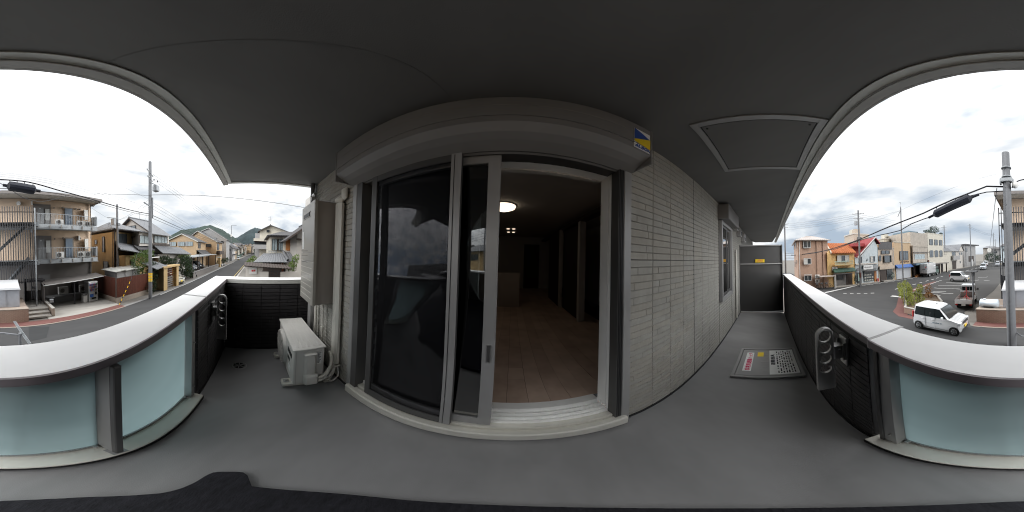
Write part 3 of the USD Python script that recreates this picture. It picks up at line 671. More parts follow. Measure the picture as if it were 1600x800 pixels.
t.add('pipe', cyl((3.95, .785, -1.45), (3.95, .785, .28), .028, 10), 'ivory', smooth=40)
for z in (-1.2, -.4, .2): t.add('bracket', box(3.92, 3.98, .78, YW, z, z + .03), 'alu')
for x, z, lab in ((3.75, .74, 'small square vent hood nearest the bedroom window'), (4.25, .66, 'small square vent hood above the slim wall pipe'), (4.95, .60, 'larger vent hood just past the partition board')):
    t = Thing('vent_hood', lab, 'vent', c=110)
    t.add('hood', rbox(x, x + .17 + (.12 if x > 4.5 else 0), .70, YW - .001, z, z + .17 + (.08 if x > 4.5 else 0), .012), 'alu'); t.add('louvre', box(x + .02, x + .15, .694, .6995, z + .03, z + .13), 'seal')
# camera stand under the lens
def stand(z, R):
    return level(z, lambda x, y: np.hypot(x, y) < R(np.arctan2(x, y)), back=BACK + .01, n=10)
def Rs(a):
    px = (np.degrees(a) / 360 + .5) * 1600
    from scipy.interpolate import PchipInterpolator
    py = PchipInterpolator([-400, 0, 60, 150, 250, 290, 318, 338, 350, 375, 402, 412, 420, 440, 620, 800, 1200, 1600, 2000], [790, 785, 784, 783, 779, 772, 761, 749, 745, 744, 744.5, 752, 764, 767, 774, 781, 786, 785, 780])(px)
    return 1.5 / np.tan(np.radians((py - 400) * .225))
t = Thing('camera_bag', 'black cloth bag and stand foot on the floor directly under the lens', 'bag', c=0)
t.add('top', stand(FL + .05, lambda a: Rs(a) * .97), 'fabric', smooth=True, raw=True)
t.add('skirt', stand(FL + .02, lambda a: Rs(a) * 1.0), 'fabric', smooth=True, raw=True)

# ------------------------------------------------------------------ materials of the street
mat('asphalt', (.042, .042, .0425), .85, .16, .8, bump=.002, bscale=40.)
mat('asphalt_patch', (.026, .027, .028), .85, .15, 2.)
mat('asphalt_lot', (.056, .055, .054), .85, .16, .7)
mat('earth', (.16, .15, .135), .9, .2, .6)
mat('concrete', (.42, .40, .365), .85, .14, 1.2)
mat('concrete_grey', (.27, .265, .26), .85, .15, 2.)
mat('kerb_red', (.135, .058, .05), .8, .15, 6.)
mat('paint_white', (.52, .52, .51), .8, .38, 5.)
mat('paint_yellow', (.62, .48, .16), .7, .1, 9.)
mat('brick_tan', (.27, .185, .14), .8, .16, 14.)
mat('mortar', (.34, .27, .22), .9)
mat('fence_red', (.080, .022, .012), .8, .28, 7., spec=.15)
mat('block', (.36, .30, .25), .85, .12, 6.)
mat('apt_wall', (.80, .61, .45), .8, .06, 2.)
mat('apt_trim', (.30, .27, .235), .6, .08)
mat('apt_soffit', (.52, .47, .40), .7)
mat('door_grey', (.20, .20, .20), .5, .08)
mat('door_blue', (.16, .20, .25), .4, .08)
mat('galv', (.25, .265, .275), .6, .10, 5., spec=.3)
mat('bar_black', (.035, .034, .036), .5)
mat('base_dark', (.17, .155, .145), .8, .08)
mat('plaster_yellow', (.58, .41, .20), .8, .08, 2.)
mat('plaster_white', (.62, .58, .53), .8, .06, 2.)
mat('plaster_cream', (.66, .62, .53), .8, .06, 2.)
mat('plaster_tan', (.55, .40, .25), .8, .06, 2.)
mat('plaster_pink', (.48, .325, .245), .8, .06, 2.)
mat('plaster_grey', (.40, .395, .39), .8, .06, 2.)
mat('plaster_blue', (.58, .66, .70), .8, .06, 2.)
mat('plaster_beige', (.56, .47, .38), .8, .08, 2.)
mat('stained_concrete', (.46, .41, .35), .85, .22, .9, detail=8.)
mat('house_orange', (.72, .49, .22), .8, .08, 2.)
mat('roof_grey', (.17, .175, .185), .75, .2, 5., spec=.3)
mat('roof_dark', (.085, .083, .085), .8, .2, 5., spec=.2)
mat('roof_orange', (.36, .125, .05), .8, .35, 4., spec=.1)
mat('roof_red', (.30, .055, .06), .8, .12, 5., spec=.2)
mat('roof_pale', (.50, .45, .42), .6, .1, 3.)
mat('timber', (.055, .042, .036), .7, .15, 9.)
mat('shutter_brown', (.40, .17, .06), .6, .1, 9.)
mat('dark_glass', (.030, .036, .040), .25, .3, 1.5, spec=.10)
mat('pale_glass', (.26, .31, .32), .3, .2, 1.5, spec=.15)
mat('curtain', (.60, .60, .57), .6, .08, 12.)
mat('win_white', (.66, .67, .66), .5)
mat('win_dark', (.06, .055, .055), .5)
mat('blue_tarp', (.035, .10, .30), .6, .1)
mat('blue_grey', (.12, .18, .22), .6, .1)
mat('shutter_steel', (.48, .49, .51), .45, .06, 5.)
mat('teal', (.36, .50, .44), .6, .1)
mat('shop_clutter', (.16, .20, .18), .6, .6, 5.)
mat('green_awning', (.03, .075, .055), .7, .1)
mat('pole_grey', (.15, .154, .162), .75, .10, 6.)
mat('pole_dark', (.15, .155, .165), .6, .1)
mat('wire', (.012, .012, .015), .6)
mat('wire_pale', (.16, .165, .18), .6)
mat('closure_black', (.008, .010, .017), .7, .15, 20., spec=.2)
mat('transformer', (.30, .315, .33), .5)
mat('ceramic', (.72, .72, .70), .3)
mat('safety_yellow', (.80, .47, .02), .5, .06)
mat('vend_white', (.72, .72, .70), .35, .03)
mat('vend_front', (.80, .82, .82), .3, .03)
for n, c in (('drink_red', (.55, .05, .05)), ('drink_blue', (.05, .15, .45)), ('drink_green', (.08, .30, .12)), ('drink_brown', (.18, .09, .04)), ('drink_pale', (.65, .66, .60))): mat(n, c, .35)
mat('car_white', (.78, .79, .80), .25, .02, coat=.6)
mat('car_cream', (.62, .58, .46), .25, .02, coat=.6)
mat('car_silver', (.42, .45, .50), .28, .03, metal=.4, coat=.5)
mat('car_black', (.015, .016, .018), .25, coat=.6)
mat('car_glass', (.010, .013, .014), .15, .1, spec=.015)
mat('car_green', (.02, .06, .045), .35, coat=.4)
mat('tyre', (.016, .016, .016), .8)
mat('wheel_rim', (.40, .41, .42), .35, metal=.6)
mat('lamp_clear', (.62, .66, .70), .1, .05, spec=.9)
mat('lamp_red', (.40, .02, .02), .2)
mat('plate_yellow', (.85, .60, .05), .5)
mat('truck_bed', (.17, .13, .115), .7, .2, 8.)
mat('tank_pale', (.52, .58, .63), .35, .05)
mat('locker', (.36, .37, .40), .6, .05)
mat('locker_roof', (.60, .61, .62), .5, .05)
mat('soil', (.14, .105, .075), .95, .25, 6.)
mat('bark', (.09, .07, .05), .9, .25, 20.)
mat('hill_forest', (.030, .048, .040), 1., .35, .02, detail=8.)
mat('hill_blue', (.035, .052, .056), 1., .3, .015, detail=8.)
def leafmat(name, a, b):
    MATS[name] = usdkit.material(stage, f'/World/Looks/{name}', {'g': ('geometry', {}), 'r': ('rgb_ramp', {'ramp': [(0, a), (1, b)]}), 'd': ('principled_bsdf', {'roughness': .6}), 't': ('translucent_bsdf', {}), 'm': ('mix_closure', {'fac': .3})},
        [('g.random_per_island', 'r.fac'), ('r.color', 'd.base_color'), ('r.color', 't.color'), ('d.BSDF', 'm.closure1'), ('t.BSDF', 'm.closure2')], surface='m.closure')
leafmat('leaf_mid', (.06, .10, .02), (.17, .25, .055))
leafmat('leaf_dark', (.018, .034, .012), (.06, .095, .028))
leafmat('leaf_bright', (.09, .14, .020), (.22, .30, .06))
leafmat('leaf_bamboo', (.20, .22, .04), (.46, .45, .12))
leafmat('leaf_rust', (.20, .09, .02), (.36, .17, .05))
leafmat('leaf_far', (.02, .036, .024), (.045, .07, .04))

# ------------------------------------------------------------------ ground
G = -4.7
def ground_grid(z, az0, az1, R0, R1, na=240, nr=60, name='ground', m='earth', lab=None):
    a = np.linspace(math.radians(az0), math.radians(az1), na); r = np.geomspace(R0, R1, nr)
    A, Rr = np.meshgrid(a, r, indexing='ij'); P = np.stack([Rr * np.sin(A), Rr * np.cos(A), np.full_like(A, z)], -1).reshape(-1, 3)
    Q = P @ TILT.T; az = np.arctan2(Q[:, 0], Q[:, 1]); ref = A.reshape(-1); az = ref + (az - ref + PI) % (2 * PI) - PI
    rh = np.hypot(Q[:, 0], Q[:, 1]); el = np.arctan2(Q[:, 2], rh); D = np.hypot(rh, Q[:, 2]) * np.sinc(el / PI)
    W = np.stack([az * D, D / SPREAD, Q[:, 2]], 1)
    i, j = np.meshgrid(np.arange(na - 1), np.arange(nr - 1), indexing='ij')
    q = np.stack([i * nr + j, (i + 1) * nr + j, (i + 1) * nr + j + 1, i * nr + j + 1], -1).reshape(-1, 4)
    Thing(name, lab or 'bare ground of the town', kind='structure', c=0).solo((W, np.vstack([q[:, [0, 1, 2]], q[:, [0, 2, 3]]])), m, raw=True)
ground_grid(G - .012, -230, 230, 2.2, 6000.)
def ground_sheet(name, lab, poly, z, m, side, cell=6.0):
    lim = sbox(-2000, -2000, 3.2, 2000) if side < 0 else sbox(-3.2, -2000, 2000, 2000)
    g = poly.intersection(lim)
    Thing(name, lab, kind='structure', c=110 * side).solo(sheet(g, z, cell), m)
road_l = Polygon([(4, -3.4), (-30, -3.4), (-60, -3.0), (-200, -.5), (-420, 6), (-420, -4), (-200, -9.0), (-60, -9.5), (-16, -9.55), (4, -9.5)])
ground_sheet('road', 'grey asphalt side street running away past the houses', road_l, G, 'asphalt', -1)
ground_sheet('road_patch', 'darker square repair in the asphalt', Polygon([(-1.25, -7.55), (-2.15, -7.75), (-2.75, -9.1), (-1.55, -9.35)]), G + .006, 'asphalt_patch', -1, 2)
road_r = Polygon([(-4, -3.4), (60, -1.5), (60, -8), (24.9, -9.2), (24.6, -14), (23.4, -29), (21.9, -44), (19.3, -64), (14, -110), (0, -170), (-18, -170), (3, -110), (5.0, -60), (4.8, -12), (3.4, -9.5), (-4, -9.5)])
ground_sheet('road', 'grey asphalt junction in front of the row of shops', road_r, G, 'asphalt', 1)
lot = Polygon([(13.4, -15.0), (8.4, -14.4), (5.2, -10.6), (4.6, -12.5), (3.9, -20), (3.9, -48), (10.8, -48), (15.2, -27.5), (14.2, -20)])
ground_sheet('parking_lot', 'worn asphalt of the open parking lot', lot, G + .005, 'asphalt_lot', 1)
ground_sheet('pavement', 'red-brown paved strip rounding the planter corner', Polygon([(6.9, -8.9), (8.7, -8.75), (9.9, -9.3), (10.6, -10.4), (13.9, -14.2), (15.2, -20), (15.7, -25), (14.9, -25), (14.3, -20), (13.0, -14.6), (9.9, -10.9), (9.2, -9.9), (8.3, -9.4), (6.9, -9.45)]), G + .010, 'kerb_red', 1, 2)
for s, x0, x1, lab in ((-1, -9.1, 3.0, 'red-brown kerb strip along the front of the flats'), (1, -3.0, 3.25, 'red-brown kerb strip below the brick planter')):
    t = Thing('kerb_strip', lab, kind='structure', c=110 * s)
    t.add('strip', box(x0, x1, -10.15, -9.52, G - .02, G + .03), 'kerb_red'); t.add('edge', box(x0, x1, -9.515, -9.42, G - .02, G + .022), 'block')
t = Thing('kerb_strip', 'pale concrete gutter along the far side of the side street', kind='structure')
t.add('gutter', box(-60, -9.12, -9.75, -9.45, G - .02, G + .012), 'concrete_grey'); t.add('line', box(-70, -14, -9.38, -9.28, G - .01, G + .008), 'paint_white')
t = Thing('kerb_strip', 'pale kerb on the near side of the side street', kind='structure')
t.add('gutter', box(-60, -15, -3.5, -3.2, G - .02, G + .02), 'concrete'); t.add('line', box(-70, -15, -4.0, -3.85, G - .01, G + .008), 'paint_yellow')
ground_sheet('forecourt', 'pale concrete forecourt of the flats', Polygon([(-9.05, -10.16), (-3.05, -10.16), (-3.05, -14.2), (-9.8, -14.2)]), G + .024, 'concrete', -1, 1.5)
for k, (x0, x1, y0, z) in enumerate(((-3.35, -1.75, -10.5, .14), (-3.35, -1.75, -10.9, .28), (-3.4, -1.72, -11.35, .42))):
    t = Thing('entrance_step', ('lowest', 'middle', 'topmost')[k] + ' pale concrete step up to the black gate', 'step')
    t.solo(box(x0, x1, y0, -13.6, G + .03 + (.14 * k), G + .03 + z - .003 * (k < 2)), 'concrete')
def stripe(lab, p, q, w, z=.012, m='paint_white', side=1, n=1, gap=.5):
    p, q = np.array(p), np.array(q); d = (q - p) / np.linalg.norm(q - p); nn = np.array([-d[1], d[0]]) * w / 2
    for k in range(n):
        a, b = p + (q - p) * (k / n), p + (q - p) * ((k + (1 - gap if n > 1 else 1)) / n)
        Thing('road_marking', lab, kind='structure', group=lab, c=110 * side).solo(sheet(Polygon([a + nn, b + nn, b - nn, a - nn]), G + z, 3.), m)
stripe('white dashes between the lanes of the main road', (16.8, -16.4), (17.6, -33), .22, n=8)
stripe('white dashes further up the main road', (17.5, -35), (15.5, -62), .25, n=8)
stripe('white dashes by the shop side of the junction', (19.6, -9.6), (16.8, -13.2), .22, n=5)
stripe('pale edge line along the shop side', (21.3, -7.6), (23.9, -14.2), .45, n=1)
stripe('pale edge line curving past the shops', (23.4, -15), (22.0, -32), .2, n=1)
stripe('white line on the kerb of the parking lot', (14.3, -17.5), (15.1, -27), .16)
for p, q in (((11.6, -17.3), (8.3, -17.5)), ((11.4, -17.9), (9.6, -18.2)), ((12.4, -19.9), (8.4, -20.3)), ((13.0, -22.0), (8.8, -22.6)), ((12.8, -24.4), (8.8, -24.9)), ((9.4, -27.6), (8.2, -28.3)), ((9.2, -31.2), (7.4, -32.2)), ((7.2, -28.0), (6.2, -28.2)), ((10.5, -14.9), (9.3, -16.2))):
    stripe('white bay lines on the parking lot', p, q, .16, .016)
stripe('pale worn stop mark at the corner', (14.2, -13.2), (12.6, -13.6), .5, .014, 'paint_white')

# ------------------------------------------------------------------ helpers for houses and street things
def win(t, fr, x0, x1, z0, z1, y=0.0, fm='win_white', gm='dark_glass', n=2, into=None, d=.05, w=.05, curtain=False):
    f = t.add('window', fr(cat([box(x0 - w, x0, y - d, y - .001, z0 - w, z1 + w), box(x1, x1 + w, y - d, y - .001, z0 - w, z1 + w), box(x0, x1, y - d, y - .001, z0 - w, z0), box(x0, x1, y - d, y - .001, z1, z1 + w)] +
        [box(x0 + (x1 - x0) * k / n - w * .4, x0 + (x1 - x0) * k / n + w * .4, y - d * .8, y - .001, z0, z1) for k in range(1, n)])), fm, into=into, smooth=False)
    for k in range(n):
        a, b = x0 + (x1 - x0) * k / n + w * .41, x0 + (x1 - x0) * (k + 1) / n - w * .41
        if k == 0: a = x0
        if k == n - 1: b = x1
        t.add('pane', fr.box(a, b, y - d * .35, y - .002, z0, z1), ('curtain' if curtain and k % 2 == 0 else gm), into=f)
    return f
def corr(a, b, c, d, pitch=.3, amp=.035, th=.06, rows=0):
    """A ribbed roof slope: a-b the eave, c-d the top edge (c above b)."""
    a, b, c, d = (np.array(q, float) for q in (a, b, c, d)); L = max(np.linalg.norm(b - a), np.linalg.norm(c - d)); nu = min(max(int(L / pitch) * 4, 4), 160); nv = max(rows * 2, 2)
    n = np.cross(b - a, d - a); n /= np.linalg.norm(n); n = n if n[2] > 0 else -n
    u, v = np.meshgrid(np.linspace(0, 1, nu + 1), np.linspace(0, 1, nv + 1), indexing='ij')
    P = (a * (1 - u[..., None]) + b * u[..., None]) * (1 - v[..., None]) + (d * (1 - u[..., None]) + c * u[..., None]) * v[..., None]
    h = amp * np.abs(np.sin(u * nu / 4 * PI)) + (.02 * ((v * rows) % 1) if rows else 0)
    P = P + n * (h[..., None] if np.ndim(h) else h); m, k = nu + 1, nv + 1
    i, j = np.meshgrid(np.arange(nu), np.arange(nv), indexing='ij'); q = np.stack([i * k + j, (i + 1) * k + j, (i + 1) * k + j + 1, i * k + j + 1], -1).reshape(-1, 4)
    top = (P.reshape(-1, 3), np.vstack([q[:, [0, 1, 2]], q[:, [0, 2, 3]]]))
    return cat([top, hexa([a - n * th, b - n * th, c - n * th, d - n * th, a - n * .002, b - n * .002, c - n * .002, d - n * .002])])
def gable(t, fr, x0, x1, y0, y1, z0, ze0, ze1, xr, zr, wm, rm, over=.45, pitch=.3, front=.4, trim=None):
    """A house whose gable end faces the viewer; the ridge runs away from the viewer."""
    t.add('wall', fr(prism([(x0, z0), (x1, z0), (x1, ze1), (xr, zr), (x0, ze0)], y0, y1, 'y')), wm)
    s0, s1 = (zr - ze0) / (xr - x0), (zr - ze1) / (x1 - xr); up = .07
    for xa, za, sgn in ((x0 - over, ze0 - s0 * over, 0), (x1 + over, ze1 - s1 * over, 1)):
        e0, e1, r1, r0 = fr.pt(xa, y0 - front, za + up), fr.pt(xa, y1, za + up), fr.pt(xr, y1, zr + up), fr.pt(xr, y0 - front, zr + up)
        t.add('roof', corr(e0, e1, r1, r0, pitch), rm)
        t.add('barge_board', hexa([fr.pt(xa, y0 - front - .05, za + up - .16), fr.pt(xa, y0 - front - .003, za + up - .16), fr.pt(xr, y0 - front - .003, zr + up - .16), fr.pt(xr, y0 - front - .05, zr + up - .16),
                                  fr.pt(xa, y0 - front - .05, za + up + .04), fr.pt(xa, y0 - front - .003, za + up + .04), fr.pt(xr, y0 - front - .003, zr + up + .04), fr.pt(xr, y0 - front - .05, zr + up + .04)]), trim or rm)
    t.add('ridge', tube([fr.pt(xr, y0 - front, zr + up + .08), fr.pt(xr, (y0 + y1) / 2, zr + up + .08), fr.pt(xr, y1, zr + up + .08)], .12, 6), rm)
def ac_unit(lab, fr, x, y, z, w=.8, h=.58, d=.3, group=None, c=None):
    t = Thing('air_conditioner', lab, 'air conditioner', group, c=c)
    t.add('cabinet', fr(rbox(x - w / 2, x + w / 2, y - d, y, z + .06, z + h, .015)), 'ac_white')
    a = np.linspace(0, 2 * PI, 20)[:-1]
    g = t.add('fan_grille', fr(prism([(x - w * .13 + .21 * math.cos(q), z + .06 + h * .47 + .21 * math.sin(q)) for q in a], y - d - .02, y - d - .001, 'y')), 'base_dark')
    for k in range(4): t.add('ring', fr(tube([(x - w * .13 + (.05 + .045 * k) * math.cos(q), y - d - .024, z + .06 + h * .47 + (.05 + .045 * k) * math.sin(q)) for q in np.linspace(0, 2 * PI, 18)], .005, 4)), 'ac_grill', into=g)
    for s in (-1, 1): t.add('foot', fr.box(x + s * w * .3 - .05, x + s * w * .3 + .05, y - d - .03, y + .03, z, z + .058), 'base_dark')
def foliage(cs, n, size, seed=0, tall=1.0):
    """Leaf-sized faces spread through the blobs (x, y, z, rx, ry, rz), thick near their skins."""
    r = np.random.default_rng(seed); cs = np.array(cs, float); w = (cs[:, 3] * cs[:, 4] * cs[:, 5]) ** (2 / 3); k = r.choice(len(cs), n, p=w / w.sum())
    d = r.normal(size=(n, 3)); d /= np.linalg.norm(d, axis=1, keepdims=True); rad = r.uniform(.45, 1.08, n) ** .6
    lump = meshkit.noise(d * 2.2 + k[:, None] * 3.1, seed) * .5 + .72
    p = cs[k, :3] + d * (rad * lump)[:, None] * cs[k, 3:6]
    a = r.normal(size=(n, 3)); a /= np.linalg.norm(a, axis=1, keepdims=True); b = np.cross(a, r.normal(size=(n, 3))); b /= np.linalg.norm(b, axis=1, keepdims=True)
    s = size * r.uniform(.6, 1.4, n)[:, None]; a[:, 2] *= tall
    V = np.stack([p - a * s, p + b * s * .5, p + a * s, p - b * s * .5], 1).reshape(-1, 3); i = np.arange(n)[:, None] * 4
    return V, np.vstack([i + [0, 1, 2], i + [0, 2, 3]])
def shrub(name, lab, cs, n, size, m='leaf_mid', seed=1, trunk=None, cat_='shrub', tall=1.0, group=None):
    t = Thing(name, lab, cat_, group, tol=.004)
    t.add('crown', foliage(cs, n, size, seed, tall), m, smooth=False)
    c0 = np.array(cs, float); b = c0[:, :3].mean(0); zb = trunk if trunk is not None else (c0[:, 2] - c0[:, 5]).min()
    r = np.random.default_rng(seed + 50); ms = [cyl((b[0], b[1], zb), (b[0], b[1], b[2]), .06, 7, .035)]
    for q in c0: ms.append(cyl((b[0], b[1], zb + (b[2] - zb) * r.uniform(.3, .8)), q[:3] + r.normal(0, .1, 3), .03, 5, .01))
    t.add('trunk', cat(ms), 'bark'); return t
def pole(lab, x, y, z1, r=.15, z0=G, arms=(), m='pole_grey', c=None, cat_='utility pole', steps=True):
    t = Thing('utility_pole', lab, cat_, c=c)
    t.add('shaft', cyl((x, y, z0), (x, y, z1), r, 16, r * .78), m, smooth=40)
    t.add('top_cap', cyl((x, y, z1), (x, y, z1 + .06), r * .7, 12, r * .4), m)
    for (z, hl, ang) in arms:
        dx, dy = hl * math.cos(ang), hl * math.sin(ang)
        a = t.add('crossarm', tube([(x - dx, y - dy, z), (x, y, z), (x + dx, y + dy, z)], .05, 4), 'galv')
        for s in (-.92, -.45, .45, .92):
            t.add('insulator', lathe([(.02, 0), (.06, .04), (.03, .08), (.05, .12), (0, .17)], (x + dx * s, y + dy * s, z + .05), 8), 'ceramic', into=a)
    if steps:
        for k in range(int((z1 - z0 - 3) / .9)):
            zz = z0 + 2.5 + k * .9; s = 1 if k % 2 else -1
            t.add('step_bolt', cyl((x + s * r * .8, y, zz), (x + s * (r + .16), y, zz), .014, 5), 'galv')
    return t
def cable(lab, pts, r=.012, m='wire', c=None, name='cable', group=None):
    Thing(name, lab, 'cable', group, c=c, tol=.0012).solo(tube(pts, r, 5), m)

# ------------------------------------------------------------------ the flats across the side street (both edges of the view)
FA = Frame(0, -14.3, -1, 0)                    # x = -X, y = distance behind the facade
def flats(c, xa, xb, side):
    lab = 'two-level orange-plastered flats with steel galleries, at the left edge of the view' if side < 0 else 'end bay of orange-plastered flats behind the big pole at the right edge'
    t = Thing('apartment_building', lab, 'building', c=c)
    t.add('wall', FA.box(xa, xb, 0, 8, -.75, 4.95), 'apt_wall'); t.add('ground_floor_wall', FA.box(xa, xb, .02, 8, G - .02, -.751), 'base_dark')
    t.add('roof', FA.box(xa - .5, xb + .45, -1.35, 8.4, 5.03, 5.16), 'apt_trim'); t.add('fascia', FA.box(xa - .55, xb + .5, -1.42, -1.352, 4.92, 5.20), 'base_dark'); t.add('soffit', FA.box(xa - .5, xb + .45, -1.34, 0, 4.98, 5.028), 'apt_soffit')
    t.add('fascia', FA.box(xb + .452, xb + .52, -1.42, 8.4, 4.92, 5.20) if side < 0 else FA.box(xa - .57, xa - .502, -1.42, 8.4, 4.92, 5.20), 'base_dark')
    if side < 0:
        for z in (2.0, -.98):
            t.add('gallery_slab', FA.box(3.05, xb + .1, -1.05, -.002, z, z + .32), 'galv'); t.add('gallery_lip', FA.box(3.05, xb + .1, -1.09, -1.052, z - .04, z + .36), 'galv')
            for x0, x1, m in ((3.1, 4.9, 'dense'), (4.9, xb + .1, 'open')):
                rl = t.add('railing', FA.box(x0, x1, -1.07, -1.03, z + 1.28, z + 1.32), 'galv'); t.add('lower_rail', FA.box(x0, x1, -1.058, -1.042, z + .42, z + .44), 'galv', into=rl)
                xs = np.arange(x0 + .06, x1, .11 if m == 'dense' else .27)
                for q in xs: t.add('baluster', FA.box(q - .012, q + .012, -1.06, -1.04, z + .33, z + 1.28), 'galv', into=rl)
            for q in np.arange(3.2, xb, 1.05): t.add('bracket', FA.box(q - .03, q + .03, -1.095, -1.0, z + .02, z + .31), 'apt_trim')
            rl = t.add('end_screen', FA.box(xb - .05, xb + .12, -1.05, -.2, z + .5, z + 1.4), 'galv')
            d = t.add('entrance', FA.box(3.05, 4.68, -.04, -.002, z + .33, z + 2.45), 'base_dark')
            t.add('door', FA.box(3.45, 4.0, -.06, -.041, z + .34, z + 2.1), 'door_grey', into=d); t.add('window', FA.box(4.15, 4.55, -.055, -.041, z + .9, z + 2.0), 'curtain', into=d); t.add('lamp', FA.box(3.6, 3.75, -.055, -.041, z + 1.95, z + 2.0), 'ceramic', into=d)
            d = t.add('door', FA.box(6.0, 6.95, -.045, -.002, z + .33, z + 2.28), 'apt_trim'); t.add('panel', FA.box(6.1, 6.82, -.06, -.046, z + .36, z + 2.18), 'door_blue', into=d); t.add('handle', FA.box(6.68, 6.74, -.09, -.061, z + 1.25, z + 1.4), 'galv', into=d)
            t.add('meter_box', FA.box(8.1, 8.5, -.22, -.002, z + 1.15, z + 2.2), 'ac_white')
            for q in (5.0, 5.85, 7.25, 7.7): t.add('vent', FA(cyl((q, -.08, z + 2.15 + .1 * (q > 5.5)), (q, -.002, z + 2.15 + .1 * (q > 5.5)), .07, 10)), 'base_dark')
            t.add('meter', FA.box(7.45, 7.62, -.12, -.002, z + 2.05, z + 2.5) if z < 0 else FA.box(2.85, 3.0, -.12, -.002, z + 2.3, z + 2.7), 'ac_white')
        t.add('downpipe', FA(tube([(xb - .02, -.08, 4.9), (xb - .02, -.08, 0), (xb - .02, -.08, G)], .045, 8)), 'apt_trim', smooth=True); t.add('gutter_elbow', FA(tube([(xb - .02, -.08, 4.75), (xb + .3, -.08, 4.7), (xb + .35, -.5, 4.9)], .04, 6)), 'apt_trim')
        t.add('round_lamp', FA(cyl((1.75, -.12, 4.45), (1.75, -.002, 4.45), .19, 16)), 'ceramic'); t.add('antenna', FA(tube([(5.6, -.9, 5.15), (5.6, -.9, 5.6)], .02, 5)), 'ceramic')
        t.add('wall_lamp', FA.box(2.75, 2.9, -.14, -.002, 1.75, 2.0), 'ceramic')
        t.add('ground_door', FA.box(6.7, 7.4, -.03, .019, G + .1, -2.9), 'bar_black'); t.add('ground_vent', FA.box(3.4, 4.5, -.03, .019, -2.6, -2.1), 'concrete_grey'); t.add('pipe_shade', FA.box(3.3, 9.2, -1.0, .019, -1.05, -.99), 'base_dark')
    for k, (z0, z1) in enumerate(((G + .5, -.7), (-.7, 2.1))):
        st = t.add('stair_flight', FA(hexa([(xa + .1 if side > 0 else -.9, -1.75, z0), (xa + .1 if side > 0 else -.9, -.8, z0), (2.3, -.8, z1), (2.3, -1.75, z1), (xa + .1 if side > 0 else -.9, -1.75, z0 + .3), (xa + .1 if side > 0 else -.9, -.8, z0 + .3), (2.3, -.8, z1 + .3), (2.3, -1.75, z1 + .3)])), 'galv')
    for z in (-.98, 2.0): t.add('landing', FA.box(max(xa, -2.1), 3.0, -2.15, -.003, z, z + .3), 'galv')
    return t
flats(-155, -2.2, 8.92, -1); flats(155, -1.67, 3.2, 1)
def screen(c, xa, xb, lab):
    t = Thing('bar_screen', lab, 'screen', c=c)
    for i, x in enumerate(np.arange(xa, xb, .185)): t.add('bar', FA.box(x - .032, x + .032, 2.27 - 4.6, 2.33 - 4.6, -2.35 if x < 2.2 else -3.6, 3.5 + .02 * math.sin(i * 3)), 'bar_black', smooth=False)
    for z in (-2.3, -.75, 2.1, 3.05): t.add('rail', FA.box(xa, xb, -2.26, -2.21, z, z + .06), 'bar_black')
    t.add('post', FA.box(xb, xb + .10, -2.33, -2.2, G, 3.4), 'galv')
screen(-155, -1.78, 2.62, 'tall screen of black vertical bars in front of the stairs, left edge of the view'); screen(155, -1.78, 2.5, 'tall screen of black vertical bars in front of the stairs, right edge of the view')
t = Thing('entrance_gate', 'black steel entrance gate at the top of the pale steps', 'gate', c=-155)
t.add('post', FA.box(1.95, 2.15, -.9, -.7, G + .44, -2.45), 'bar_black'); t.add('post', FA.box(3.35, 3.55, -.9, -.7, G + .44, -2.45), 'bar_black'); t.add('canopy', FA.box(1.9, 3.6, -1.4, -.6, -2.45, -2.3), 'bar_black')
t.add('leaf', FA.box(2.16, 3.34, -.82, -.78, G + .48, -3.3), 'base_dark'); t.add('notice', FA.box(2.5, 3.0, -.85, -.825, -3.15, -2.95), 'concrete_grey')
n = 0
for z, lv in ((2.32, 'upper gallery'), (-.66, 'lower gallery')):
    for x, w in ((5.35, 'left'), (7.55, 'middle'), (8.3, 'right')):
        ac_unit(f'{w} air conditioner outdoor unit on the {lv} of the orange flats', FA, x, -.25, z, .78 if x < 8 else .62, .62, group='air conditioners on the galleries', c=-155)
ac_unit('air conditioner outdoor unit under the bicycle shelter, left of the dark door', FA, 5.6, -.25, -4.05, .95, .75, c=-155); ac_unit('air conditioner outdoor unit partly hidden by the vending machine', FA, 7.75, -.25, -4.1, .9, .75, c=-155)
t = Thing('plinth', 'pale concrete ledge at the foot of the flats', 'ledge', c=-155).solo(FA.box(3.6, 9.3, -.7, .015, G + .025, -4.12), 'concrete_grey')
t = Thing('bicycle_shelter', 'low dark bicycle shelter roof with a pale front edge', 'shelter', c=-155)
t.add('roof', hexa([(-3.35, -12.4, -2.75), (-9.3, -12.4, -2.45), (-9.3, -14.0, -2.3), (-3.35, -14.0, -2.6), (-3.35, -12.4, -2.71), (-9.3, -12.4, -2.41), (-9.3, -14.0, -2.26), (-3.35, -14.0, -2.56)]), 'base_dark')
t.add('edge', tube([(-3.3, -12.38, -2.73), (-6, -12.38, -2.595), (-9.4, -12.38, -2.42)], .035, 5), 'win_white')
for x in (-3.45, -6.1): t.add('post', box(x - .05, x + .05, -12.6, -12.5, G, -2.6), 'bar_black')
t.add('rail', tube([(-3.6, -12.9, -3.75), (-8, -12.9, -3.75)], .025, 5), 'galv'); t.add('side_panel', box(-3.42, -3.36, -13.8, -12.4, G + .4, -2.8), 'base_dark')
